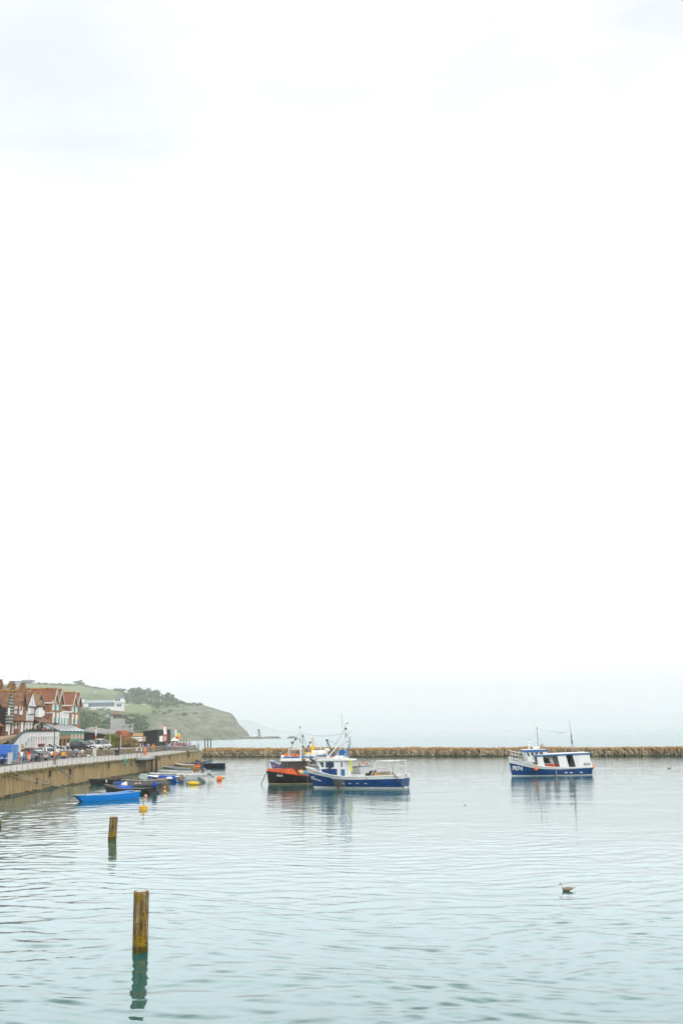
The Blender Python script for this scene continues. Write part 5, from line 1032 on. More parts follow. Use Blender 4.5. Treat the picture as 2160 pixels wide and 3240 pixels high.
def car(label, loc, rz, col, kind='hatch', cat='car', group='cars parked on the quay', name='parked_car'):
    t = thing(name, label, cat, loc, rz, group)
    K = {'hatch': dict(L=4.1, h=1.48, bon=.92, wr=.31, cab=((-1.98, .95), (-1.62, 1.40), (-.9, 1.47), (.2, 1.43), (1.12, .95))),
         'estate': dict(L=4.6, h=1.5, bon=.95, wr=.33, cab=((-2.22, .98), (-1.95, 1.42), (-.9, 1.52), (.25, 1.47), (1.2, .98))),
         'coupe': dict(L=4.4, h=1.42, bon=.92, wr=.33, cab=((-2.05, .98), (-1.2, 1.32), (-.5, 1.42), (.2, 1.38), (1.2, .93))),
         'mpv': dict(L=4.3, h=1.72, bon=1.05, wr=.32, cab=((-2.1, 1.05), (-1.95, 1.68), (-.9, 1.74), (.45, 1.68), (1.4, 1.08)))}[kind]
    L, bon = K['L'], K['bon']; h = L / 2
    st = [(-h, .42, .72, .74), (-h + .08, .30, bon - .04, .82), (-h + .5, .22, bon + .03, .87), (-.4, .20, bon + .02, .89), (h * .45, .20, bon, .88), (h * .72, .22, bon - .10, .85), (h - .12, .28, bon - .24, .78), (h, .40, bon - .38, .66)]
    def ring(x, zb, zt, w_): return [(x, -w_ * .9, zb), (x, -w_, zb + .2), (x, -w_ * .99, zt - .14), (x, -w_ * .92, zt), (x, w_ * .92, zt), (x, w_ * .99, zt - .14), (x, w_, zb + .2), (x, w_ * .9, zb)]
    MB().loft([ring(*s_) for s_ in st]).build('body', col, t, smooth=False)
    t.scale = (1.1, 1.1, 1.1); c = K['cab']; N = len(c)
    wb, wt = .80, .60
    def hw(z): return wb + (wt - wb) * (z - c[0][1]) / (K['h'] - c[0][1])
    P = [[(x, s_ * hw(z), z) for x, z in c] for s_ in (-1, 1)]
    m = MB(); vs = P[0] + P[1]; m.add(vs, [(i, i + 1, N + i + 1, N + i) for i in range(N - 1)] + [tuple(range(N)), tuple(range(2 * N - 1, N - 1, -1)), (0, N, 2 * N - 1, N - 1)]); m.build('windows', M_CGL, t)
    r_ = MB()
    for i in range(1, N - 2): r_.slab((c[i][0], -hw(c[i][1]) - .015, c[i][1] + .02), (c[i + 1][0], -hw(c[i + 1][1]) - .015, c[i + 1][1] + .02), (c[i + 1][0], hw(c[i + 1][1]) + .015, c[i + 1][1] + .02), (c[i][0], hw(c[i][1]) + .015, c[i][1] + .02), .05)
    r_.build('roof', col, t)
    pl = MB()
    for s_ in (-1, 1):
        def pt(x, z, o=.012): return Vector((x, s_ * (hw(z) + o), z))
        for (xa, za), (xb, zb), w_ in ((c[0], c[1], .10), (c[N - 1], c[N - 2], .07)): pl.cyl(pt(xa, za), pt(xb, zb), w_, w_ * .7, 5)
        for x in (-.55, .28): pl.cyl(pt(x - .05, c[0][1]), pt(x - .25 if x < 0 else x - .35, K['h'] - .05), .045, .035, 5)
    pl.build('pillar', col, t)
    for x in (-h + .78, h - .85):
        for y in (-.78, .78): wheel(t, x, y * 1.0 + (.03 if y > 0 else -.03), K['wr'])
    for s_ in (-1, 1):
        MB().box((h - .14, s_ * .58, bon - .36), (.22, .30, .15)).build('headlight', M_HL, t); MB().box((-h + .06, s_ * .68, bon - .16), (.14, .20, .24)).build('tail_light', M_TL, t)
        MB().ball((.85, s_ * .98, bon + .08), .09, .12, .08, 8, 5).build('wing_mirror', M_TRIM, t)
    MB().box((h + .01, 0, .42), (.05, .95, .16)).build('grille', M_TRIM, t); MB().box((-h - .01, 0, .62), (.04, .52, .12)).build('number_plate', M_PLT, t); MB().box((h + .04, 0, .42), (.02, .5, .11)).build('number_plate', M_WHITE, t)
    return t
CZ = QZ - .12
def cpos(px, py, z=CZ): return on(px, py, z)
W_, S_, G_, K_ = paint('white', (.74, .75, .75)), paint('silver', (.42, .44, .45), .35), paint('grey', (.22, .235, .24), .3), paint('black', (.045, .05, .055), .2)
RD = paint('red', (.38, .05, .04)); BL = paint('blue', (.008, .12, .50))
car('silver grey coupe parked behind the woman in the red top', cpos(108, 2408), math.pi - .55, paint('silver_dark', (.23, .24, .25), .35), 'coupe')
car('car with a dusty red roof half hidden behind the silver coupe', cpos(97, 2398), math.pi - .6, paint('dusty_red', (.40, .13, .10)), 'estate')
car('white car showing its red tail beside the man in orange', cpos(136, 2397), math.pi - .65, W_, 'hatch')
car('white hatchback just below the white van', cpos(150, 2392), -.42, paint('pale_blue_white', (.62, .68, .70)), 'hatch')
car('grey hatchback left of the black estate', cpos(214, 2386), -.45, G_, 'hatch')
car('pale silver hatchback partly hidden by the seated group', cpos(240, 2382), -.5, S_, 'hatch')
car('white car nose between the yellow board and the grey hatchback', cpos(207, 2388.5), -.62, W_, 'hatch')
car('black estate car leading the three on the upper car park', on(262, 2374, UZ), -.62, K_, 'estate')
car('white car between the black and silver ones above the stone wall', on(297, 2371.5, UZ), -.62, W_, 'mpv' if False else 'hatch')
car('silver car at the right end of the upper car park', on(319, 2371, UZ), -.72, paint('silver_green', (.46, .48, .46), .3), 'mpv')
# white van with a bonnet (rear to the left)
t = car('white panel van with short bonnet facing right', cpos(160, 2389), -.30, W_, 'mpv', 'van', None, 'panel_van'); t.scale = (1.25, 1.2, 1.22)
MB().bx(-2.06, -.1, -.875, .875, 1.02, 1.74).build('cargo_side', W_, t)
# blue van
p = cpos(-14, 2419); bv = thing('blue_van', 'tall bright blue panel van cut off by the left edge of the frame', 'van', p, math.pi - .22)
def vr(x, zb, zt, w_, tw): return [(x, -w_ * .95, zb), (x, -w_, zb + .25), (x, -w_, zt * .55), (x, -tw, zt - .12), (x, -tw * .92, zt), (x, tw * .92, zt), (x, tw, zt - .12), (x, w_, zt * .55), (x, w_, zb + .25), (x, w_ * .95, zb)]
MB().loft([vr(-2.65, .45, 2.42, .98, .90), vr(-2.6, .35, 2.48, 1.0, .92), vr(.9, .35, 2.52, 1.0, .92), vr(1.45, .35, 2.35, 1.0, .86), vr(1.95, .35, 1.55, 1.0, .9), vr(2.55, .4, 1.15, .96, .85), vr(2.68, .5, .95, .9, .8)]).build('body', BL, bv)
for s_ in (-1, 1):
    MB().bx(-2.70, -2.655, s_ * .06, s_ * .86, .55, 2.3).build('rear_door', paint('blue_door', (.09, .22, .46)), bv)
    MB().bx(-2.74, -2.66, s_ * .80, s_ * .97, .85, 1.45).build('tail_light', M_TL, bv); MB().bx(-2.755, -2.742, s_ * .82, s_ * .95, .98, 1.15).build('reverse_lamp', M_HL, bv)
    MB().bx(.95, 1.75, s_ * 1.003, s_ * 1.02, 1.3, 1.95).build('cab_window', M_CGL, bv); MB().bx(-2.3, .8, s_ * 1.003, s_ * 1.03, 1.18, 1.26).build('rub_strip', paint('blue_dark', (.01, .05, .24)), bv); MB().bx(-2.4, .6, s_ * 1.003, s_ * 1.025, .78, .86).build('side_stripe', W_, bv)
    for x in (-1.6, 1.75): wheel(bv, x, s_ * .96, .36)
MB().slab((1.5, -.82, 2.22), (1.5, .82, 2.22), (1.98, .86, 1.56), (1.98, -.86, 1.56), -.03).build('windscreen', M_CGL, bv)
MB().bx(-2.78, -2.64, -1.0, 1.0, .36, .56).build('rear_bumper', pm('bumper_grey', (.30, .31, .31), .6), bv)
# red pickup with its door open, by the arcaded wall
p = at(128, 2375, 196); rp_ = thing('red_pickup', 'red-cabbed truck with white back and its door hanging open by the arcaded wall', 'truck', (p.x, 196, CZ), R(96))
MB().loft([[(x, -w_, z0), (x, -w_ * .99, z1), (x, w_ * .99, z1), (x, w_, z0)] for x, z0, z1, w_ in ((-.6, .45, 1.15, .88), (1.6, .45, 1.15, .9), (2.3, .5, 1.05, .85), (2.5, .55, .9, .8))]).build('body', RD, rp_)
MB().loft([[(x, -w_, z0), (x, -w_ * .86, z1), (x, w_ * .86, z1), (x, w_, z0)] for x, z0, z1, w_ in ((-.5, 1.16, 2.15, .86), (.6, 1.16, 2.2, .86), (1.35, 1.16, 1.35, .86))]).build('cab', RD, rp_)
MB().bx(-.56, -.505, -.62, .62, 1.45, 2.0).build('rear_window', M_CGL, rp_); MB().bx(-2.6, -.62, -.9, .9, .6, 1.2).build('load_bed', W_, rp_)
MB().prism([(.2, .5), (1.1, .5), (1.1, 1.2), (.7, 2.0), (.2, 2.0)], 'y', -1.75, -1.69).build('open_door', RD, rp_); MB().bx(.3, .75, -1.77, -1.68, 1.25, 1.85).build('door_window', M_CGL, rp_)
for x in (-1.7, 1.5):
    for y in (-.82, .82): wheel(rp_, x, y, .34)
# bicycles near the yellow board
def bike(px, py, rz, label, col):
    t = thing('bicycle', label, 'bicycle', on(px, py, QZ), rz, 'bicycles leaning near the yellow board')
    for x in (-.52, .52):
        w_ = MB().ring((x, 0, .34), .32, .025, (0, 1, 0), 16).build('wheel', M_TYRE, t)
        m = MB(); [m.cyl((x, 0, .34), (x + .31 * math.cos(k * .785), 0, .34 + .31 * math.sin(k * .785)), .004, None, 3) for k in range(8)]; m.build('spokes', M_RIM, w_)
    MB().tube([(-.52, 0, .34), (-.05, 0, .30), (.38, 0, .82), (-.15, 0, .84), (-.05, 0, .30)], .02).tube([(-.52, 0, .34), (-.15, 0, .84), (-.18, 0, .95)], .016).tube([(.52, 0, .34), (.38, 0, .82), (.36, 0, .98)], .018).build('frame', col, t)
    MB().ball((-.2, 0, .97), .13, .07, .04, 8, 5).build('saddle', M_TRIM, t); MB().cyl((.36, -.28, 1.0), (.36, .28, 1.0), .016).build('handlebar', M_TRIM, t)
bike(186, 2397, .4, 'dark bicycle leaning left of the yellow board', K_); bike(224, 2395, -.2, 'bicycle with grey frame right of the yellow board', G_); bike(238, 2393, .7, 'bicycle nearest the seated group', RD)
t = thing('blue_bag', 'dark blue bag lying on the promenade below the yellow board', 'bag', on(201, 2401, QZ)); MB().ball((0, 0, .22), .42, .25, .25, 12, 8).build('bag_body', pm('bag_blue', (.015, .025, .16), .8), t); MB().ring((0, 0, .42), .16, .02, (0, 1, 0), 10, 0, math.pi).build('strap', M_TRIM, t)
t = thing('orange_tub', 'tall orange box standing behind the blue van', 'box', on(56.5, 2412, QZ)); MB().loft([[(-.2, -.16, 0), (.2, -.16, 0), (.2, .16, 0), (-.2, .16, 0)], [(-.23, -.18, .55), (.23, -.18, .55), (.23, .18, .55), (-.23, .18, .55)]]).build('box_body', pm('tub_orange', (.75, .22, .02), .6), t); MB().bx(-.25, .25, -.2, .2, .553, .62).build('lid', pm('tub_orange', (.75, .22, .02), .6), t)
p = at(71, 2365, 180); t = thing('striped_marker', 'yellow and black striped height marker by the arcaded wall', 'post', (p.x, 180, CZ)); h_ = at(71, 2354, 180).z - CZ
MB().cyl((0, 0, 0), (0, 0, h_), .11, None, 8).build('post', pm('marker_yellow', (.65, .42, .04), .6), t); m = MB(); [m.cyl((0, 0, h_ * (k + .5) / 6), (0, 0, h_ * (k + .9) / 6), .118, None, 8) for k in range(6)]; m.build('black_band', M_BLKT, t)
# ------------------------------------------------------------------ people: one skinned body per pose, clothing cut from its surface
def pose_skel(kind):
    J = {}; E = []
    def j(n, p, r, par=None, tag_=None):
        J[n] = (Vector(p), r)
        if par: E.append((par, n, tag_))
    # z up, facing +x, left is +y; standing height 1.75
    if kind == 'sit':
        j('pel', (0, 0, .55), .135); j('bel', (.0, 0, .74), .125, 'pel', 'torso'); j('che', (.05, 0, .96), .14, 'bel', 'torso')
        hips = {1: ((.03, .09, .53), (.42, .12, .52), (.46, .13, .10), (.60, .14, .05)), -1: ((.03, -.09, .53), (.42, -.13, .50), (.44, -.14, .10), (.58, -.15, .05))}
        arm = {1: ((.10, .27, .78), (.32, .20, .68)), -1: ((.10, -.27, .78), (.34, -.16, .70))}
    elif kind == 'walk':
        j('pel', (0, 0, .95), .13); j('bel', (.0, 0, 1.12), .12, 'pel', 'torso'); j('che', (.03, 0, 1.33), .135, 'bel', 'torso')
        hips = {1: ((.0, .09, .90), (.17, .09, .50), (.22, .09, .09), (.36, .09, .05)), -1: ((.0, -.09, .90), (-.06, -.09, .50), (-.34, -.09, .14), (-.24, -.09, .05))}
        arm = {1: ((-.10, .27, 1.13), (-.06, .28, .88)), -1: ((.10, -.27, 1.13), (.26, -.26, .92))}
    elif kind == 'arms':   # standing, forearms brought together in front
        j('pel', (0, 0, .95), .14); j('bel', (.03, 0, 1.12), .145, 'pel', 'torso'); j('che', (.02, 0, 1.33), .145, 'bel', 'torso')
        hips = {1: ((.0, .10, .90), (.01, .11, .50), (-.01, .12, .09), (.12, .14, .05)), -1: ((.0, -.10, .90), (.01, -.11, .50), (-.01, -.12, .09), (.12, -.14, .05))}
        arm = {1: ((.04, .29, 1.14), (.27, .10, 1.10)), -1: ((.04, -.29, 1.14), (.28, -.08, 1.08))}
    else:
        j('pel', (0, 0, .95), .13); j('bel', (.0, 0, 1.12), .12, 'pel', 'torso'); j('che', (.0, 0, 1.33), .135, 'bel', 'torso')
        hips = {1: ((.0, .09, .90), (.02, .10, .50), (-.01, .10, .09), (.13, .12, .05)), -1: ((.0, -.09, .90), (.02, -.10, .50), (-.01, -.10, .09), (.13, -.12, .05))}
        arm = {1: ((.0, .26, 1.12), (.10, .25, .88)), -1: ((.0, -.26, 1.12), (.06, -.26, .86))}
    ch = J['che'][0]
    j('nk', ch + Vector((.01, 0, .14)), .06, 'che', 'neck'); j('hd', ch + Vector((.02, 0, .24)), .085, 'nk', 'head'); j('hd2', ch + Vector((.02, 0, .33)), .095, 'hd', 'head'); j('hd3', ch + Vector((.015, 0, .40)), .065, 'hd2', 'head')
    for s_, sn in ((1, 'l'), (-1, 'r')):
        j('sh' + sn, ch + Vector((0, .17 * s_, .04)), .068, 'che', 'torso'); e, w_ = arm[s_]
        j('el' + sn, e, .045, 'sh' + sn, 'uarm'); j('wr' + sn, w_, .032, 'el' + sn, 'larm')
        d = (Vector(w_) - Vector(e)).normalized(); j('ha' + sn, Vector(w_) + d * .08, .036, 'wr' + sn, 'hand')
        hp, kn, an, toe = hips[s_]
        j('hp' + sn, hp, .105, 'pel', 'hip'); j('kn' + sn, kn, .065, 'hp' + sn, 'thigh'); j('an' + sn, an, .045, 'kn' + sn, 'shin'); j('to' + sn, toe, .04, 'an' + sn, 'foot')
    return J, E
def seg_d(p, a, b_):
    d = b_ - a; t = max(0, min(1, (p - a).dot(d) / max(1e-9, d.dot(d)))); return (p - a - d * t).length
POSES = {}
def build_pose(kind):
    J, E = pose_skel(kind); names = list(J); me = bpy.data.meshes.new('sk')
    me.from_pydata([J[n_][0] for n_ in names], [(names.index(a_), names.index(b2)) for a_, b2, _ in E], []); me.update()
    o = bpy.data.objects.new('sk', me); COL.objects.link(o); md = o.modifiers.new('s', 'SKIN'); md.use_smooth_shade = True
    for i, n_ in enumerate(names): me.skin_vertices[0].data[i].radius = (J[n_][1], J[n_][1] * (.78 if n_ in ('pel', 'bel', 'che') else 1)) if False else (J[n_][1],) * 2; me.skin_vertices[0].data[i].use_root = (n_ == 'pel')
    sd_ = o.modifiers.new('d', 'SUBSURF'); sd_.levels = 1; sd_.render_levels = 1
    dg = bpy.context.evaluated_depsgraph_get(); ev = bpy.data.meshes.new_from_object(o.evaluated_get(dg)); bpy.data.objects.remove(o)
    vs = [v.co.copy() for v in ev.vertices]; nr_ = [v.normal.copy() for v in ev.vertices]; fs = [tuple(p.vertices) for p in ev.polygons]
    lab = []
    for f in fs:
        c = sum((vs[i] for i in f), Vector()) / len(f)
        lab.append(min(E, key=lambda e: seg_d(c, J[e[0]][0], J[e[1]][0]) - .4 * J[e[1]][1])[2])
    out = {}
    body = MB(); body.add(vs, fs)
    ch = J['hd2'][0]
    body.ball(ch + Vector((.105, 0, -.02)), .022, .017, .03, 6, 4)                       # nose
    for s_ in (-1, 1): body.ball(ch + Vector((0, .098 * s_, -.02)), .02, .012, .03, 6, 4)   # ears
    body.ball(ch + Vector((.088, 0, -.085)), .014, .03, .012, 6, 4)                      # mouth
    for sn, s_ in (('l', 1), ('r', -1)):
        h_ = J['ha' + sn][0]; d = (h_ - J['wr' + sn][0]).normalized(); sd2 = d.orthogonal().normalized(); up = d.cross(sd2)
        for k, ln in enumerate((.075, .085, .08, .062)):
            b0 = h_ + sd2 * (k - 1.5) * .019 - d * .01; k1 = b0 + d * ln * .6; k2 = k1 + (d * .75 + up * .6).normalized() * ln * .5
            body.cyl(b0, k1, .0095, .009, 5); body.cyl(k1, k2, .009, .007, 5)
        b0 = h_ - d * .05 + sd2 * .03; body.cyl(b0, b0 + (d * .7 + sd2 * .7) * .06, .011, .008, 5)   # thumb
    out['body'] = body
    out['eyes'] = MB().ball(ch + Vector((.088, .036, .012)), .011, n=6, m=4).ball(ch + Vector((.088, -.036, .012)), .011, n=6, m=4)
    def cut(test, off):
        m = MB(); used = {}
        for f, lb in zip(fs, lab):
            c = sum((vs[i] for i in f), Vector()) / len(f)
            if not test(lb, c): continue
            q_ = []
            for i in f:
                if i not in used: used[i] = len(m.v); m.v.append(tuple(vs[i] + nr_[i] * off))
                q_.append(used[i])
            m.f.append(tuple(q_)); m.m.append(0)
        return m
    zp = J['pel'][0].z
    out['tee'] = cut(lambda lb, c: lb == 'torso' and (c.z > zp - .02) or (lb == 'uarm' and c.z > J['ell'][0].z + .10) or (lb == 'hip' and c.z > zp), .014)
    out['long'] = cut(lambda lb, c: lb in ('torso', 'uarm', 'larm') and c.z > zp - .06 or lb in ('larm', 'uarm') or (lb == 'hip' and c.z > zp - .02), .016)
    out['vest'] = cut(lambda lb, c: lb == 'torso' and (c.z > zp - .02) or (lb == 'hip' and c.z > zp), .013)
    out['trousers'] = cut(lambda lb, c: lb in ('thigh', 'hip', 'shin') or (lb == 'torso' and c.z < zp + .03), .010)
    out['shorts'] = cut(lambda lb, c: lb in ('thigh', 'hip') or (lb == 'torso' and c.z < zp + .03), .016)
    out['shoes'] = cut(lambda lb, c: lb == 'foot', .012)
    out['hair'] = cut(lambda lb, c: lb == 'head' and (c.z > ch.z + .045 or c.x < ch.x - .02), .018)
    lh = cut(lambda lb, c: lb == 'head' and (c.z > ch.z + .045 or c.x < ch.x - .02), .022); lh.ball(ch + Vector((-.085, 0, -.13)), .05, .10, .2, 8, 6); out['long_hair'] = lh
    # a skirt from waist to mid-calf
    out['skirt'] = MB().lathe((0, 0, 0), [(.17, zp + .10), (.21, zp - .05), (.23, zp - .35), (.27, .36), (.25, .37)], 16)
    POSES[kind] = {k: m.mesh(k, [M_TRIM], smooth=True, fix=(k in ('skirt', 'eyes'))) for k, m in out.items()}
for k in ('stand', 'walk', 'arms', 'sit'): build_pose(k)
SKIN = [pm('skin_light', (.52, .30, .21), .6, var=.06), pm('skin_tan', (.40, .21, .13), .6, var=.06), pm('skin_dark', (.14, .075, .05), .6, var=.06)]
HAIR = {k: pm('hair_' + k, c, .7) for k, c in (('dark', (.02, .014, .01)), ('brown', (.09, .05, .025)), ('grey', (.42, .41, .39)), ('fair', (.36, .24, .10)))}
def cl(name, c): return pm('cloth_' + name, c, .85, var=.14, scale=5)
CLO = {k: cl(k, c) for k, c in dict(white=(.72, .72, .72), paleblue=(.30, .45, .62), denim=(.20, .31, .47), red=(.60, .02, .03), pink=(.62, .32, .30), orange=(.72, .24, .02), rust=(.52, .20, .09), khaki=(.20, .15, .07), black=(.018, .018, .02), grey=(.30, .30, .31), navy=(.02, .035, .11), blue=(.02, .12, .45), sky=(.02, .30, .75), teal=(.05, .33, .38), beige=(.45, .36, .24), rose=(.55, .25, .28), green=(.08, .18, .08)).items()}
def person(px, py, yaw, label, pose='stand', top='tee', topc='white', leg='trousers', legc='navy', hair='dark', skin=0, z=QZ, group=None, hgt=1.0, long_hair=False, shoe='black', P=None, sit_drop=0.0):
    p = on(px, py, z) if P is None else P
    t = thing('person', label, 'person', p, yaw, group); t.scale = (hgt, hgt, hgt)
    def put(k, name, mat, par=t):
        o = bpy.data.objects.new(name, POSES[pose][k]); COL.objects.link(o); o.parent = par
        o.material_slots[0].link = 'OBJECT'; o.material_slots[0].material = mat; return o
    put('body', 'body', SKIN[skin]); put('eyes', 'eyes', M_TRIM); put(top, 'top', CLO[topc]); put(leg, leg, CLO[legc]); put('shoes', 'shoes', CLO[shoe])
    if hair: put('long_hair' if long_hair else 'hair', 'hair', HAIR[hair])
    return t
AW, TO = R(90), R(-90)      # facing away up the quay, facing the camera
person(68, 2416, AW - .1, 'man in white T-shirt and pale jeans walking away beside the blue van', 'walk', 'tee', 'white', 'trousers', 'denim', 'dark', 1, shoe='white')
person(91, 2414, AW, 'woman with long black hair, red top and pink patterned skirt', 'walk', 'vest', 'red', 'skirt', 'pink', 'dark', 1, long_hair=True, shoe='beige')
person(173.5, 2418.5, R(-25), 'bald man in rust-orange sweater, khaki trousers and boots at the quay edge', 'arms', 'long', 'rust', 'trousers', 'khaki', None, 0, hgt=1.06)
person(80, 2370, R(200), 'person in black standing by the arcaded wall behind the cars', 'stand', 'long', 'black', 'trousers', 'black', 'brown', 0, P=Vector((at(80, 2370, 178).x, 178, CZ)))
person(216, 2353, AW, 'person in white shirt just showing over the roofs of the parked cars', 'stand', 'tee', 'white', 'trousers', 'navy', 'dark', 0, P=Vector((at(216, 2353, 196).x, 196, CZ + .75)))
# the seated three on a bench
p = on(259, 2394, QZ); bt = thing('park_bench', 'low bench carrying the three seated people on the promenade', 'bench', p, R(-28))
MB().bx(-1.5, 1.5, -.2, .25, .38, .44).build('seat', M_BENCH, bt)
for x in (-1.2, 1.2): MB().bx(x - .05, x + .05, -.18, .22, 0, .379).build('leg', M_BLACK, bt)
for k, (dx, lb, tc_, lc, hr, sk) in enumerate(((-.95, 'seated person in bright blue top at the left of the bench', 'sky', 'black', 'brown', 0), (0.05, 'seated person in white top in the middle of the bench', 'white', 'grey', 'fair', 0), (.95, 'seated person in black top at the right of the bench', 'black', 'black', 'brown', 0))):
    d = Matrix.Rotation(R(-28), 3, 'Z') @ Vector((dx, .05, 0))
    person(0, 0, R(-75 + 40 * (k == 2) - 60 * (k == 0)), lb, 'sit', 'tee', tc_, 'shorts' if k < 2 else 'trousers', lc, hr, sk, P=p + d + Vector((0, 0, -.02)), group='people sitting on the low bench')
dg_ = thing('dog', 'small white dog lying on the promenade right of the seated group', 'dog', on(281, 2394, QZ), R(-150))
m = MB().loft([[(x, math.cos(a_) * r_ * .8, r_ * .95 + math.sin(a_) * r_) for a_ in [k * .785 for k in range(8)]] for x, r_ in ((-.36, .06), (-.3, .14), (-.1, .165), (.1, .17), (.24, .14))])
m.loft([[(x, math.cos(a_) * r_, z_ + math.sin(a_) * r_) for a_ in [k * .785 for k in range(8)]] for x, z_, r_ in ((.2, .22, .11), (.3, .31, .09), (.38, .35, .085), (.46, .33, .05), (.52, .32, .03))])
for y in (-.1, .1): m.cyl((.18, y, .06), (.46, y, .035), .045, .035, 6).cyl((-.25, y * 1.3, .07), (-.05, y * 1.7, .04), .06, .035, 6).ball((.36, y * .55, .42), .02, .02, .05, 6, 4)
m.cyl((-.36, 0, .07), (-.58, .1, .05), .03, .012, 6)
m.build('body', pm('white_fur', (.70, .66, .58), .9, scale=4), dg_, smooth=True)
# strollers by the landing and crowd at the end
def crowd(px, py, yaw, lab, **k): person(px, py, yaw, lab, group='people on the far part of the quay', **k)
crowd(444, 2379, R(200), 'white-haired person leaning on the railing by the notice boards', pose='arms', topc='white', leg='shorts', legc='grey', hair='grey')
crowd(452, 2378, R(160), 'person in pale grey top beside the white-haired one', topc='grey', legc='beige', hair='grey')
crowd(465, 2378, AW, 'person in royal blue top with a dark rucksack', top='tee', topc='blue', legc='navy', leg='shorts', hair='dark')
crowd(470, 2376, AW + .3, 'person in beige top walking beside the one in royal blue', pose='walk', topc='beige', legc='khaki', hair='brown')
crowd(484, 2381, AW, 'man in bright orange top and grey shorts walking away', pose='walk', top='long', topc='orange', leg='shorts', legc='grey', hair='brown', hgt=1.02)
crowd(489, 2376, AW + .2, 'person in dark clothes half hidden behind the one in orange', topc='black', legc='black', hair='brown')
cols = [('teal', 'teal top and pale trousers', 'paleblue', 'fair'), ('grey', 'grey top and black trousers', 'black', 'brown'), ('white', 'white T-shirt and denim', 'denim', 'dark'), ('rose', 'rose-pink top', 'black', 'brown'), ('navy', 'navy top and beige trousers', 'beige', 'grey'), ('paleblue', 'pale blue shirt', 'navy', 'fair'), ('black', 'all black clothes', 'black', 'dark'), ('red', 'red top', 'navy', 'brown'), ('beige', 'beige jacket', 'khaki', 'grey'), ('blue', 'blue top and grey trousers', 'grey', 'dark'), ('green', 'green jacket', 'black', 'brown')]
spots = [(527, 2374, 'leftmost of the crowd'), (531, 2373.5, 'second from the left of the crowd'), (536, 2373, 'at the left of the crowd before the platform strut'), (541, 2373, 'under the platform edge'), (546, 2372.5, 'below the slimmer feather flag'), (551, 2372, 'below the white gazebo'), (556, 2372, 'just right of the gazebo centre'), (561, 2371.5, 'left of the fairground sign'), (566, 2371, 'below the fairground sign'), (571, 2371, 'right of the fairground sign'), (576, 2370.5, 'in the right half of the crowd')]
for (px, py, wh), (tcn, desc, lc, hr) in zip(spots, cols):
    crowd(px, py, R(rng.uniform(0, 360)), 'person in ' + desc + ' ' + wh, pose=rng.choice(('stand', 'arms', 'walk')), topc=tcn, legc=lc, hair=hr, hgt=rng.uniform(.9, 1.03), top=rng.choice(('tee', 'long')), skin=rng.choice((0, 0, 1)))
crowd(533, 2370.5, 1.0, 'person in white behind the leftmost of the crowd', topc='white', legc='grey', hair='fair'); crowd(549, 2369.5, 2.2, 'person in black top at the back of the crowd under the gazebo', topc='black', legc='denim', hair='dark')
crowd(563, 2369, 4.0, 'child in red at the back beneath the fairground sign', topc='red', legc='navy', hair='brown', hgt=.72); crowd(558, 2374, 5.0, 'child in pale blue at the front of the crowd', topc='paleblue', legc='paleblue', hair='fair', hgt=.7)
crowd(582, 2371, AW, 'dark-haired person in black right of the main crowd', topc='black', legc='black', hair='dark')
crowd(584.5, 2370.5, AW, 'broad man in white top and blue shorts seen from behind', topc='white', leg='shorts', legc='blue', hair='grey', hgt=1.06); crowd(590, 2370, AW + .4, 'person in dark red top right of the broad man in white', topc='red', legc='black', hair='dark')
crowd(600, 2369, AW, 'person in long grey coat near the red tub', top='long', topc='grey', leg='skirt', legc='grey', hair='dark', skin=2)
crowd(628, 2369, R(30), 'dark figure alone at the very end of the quay', topc='black', legc='black', hair='dark', hgt=.8)
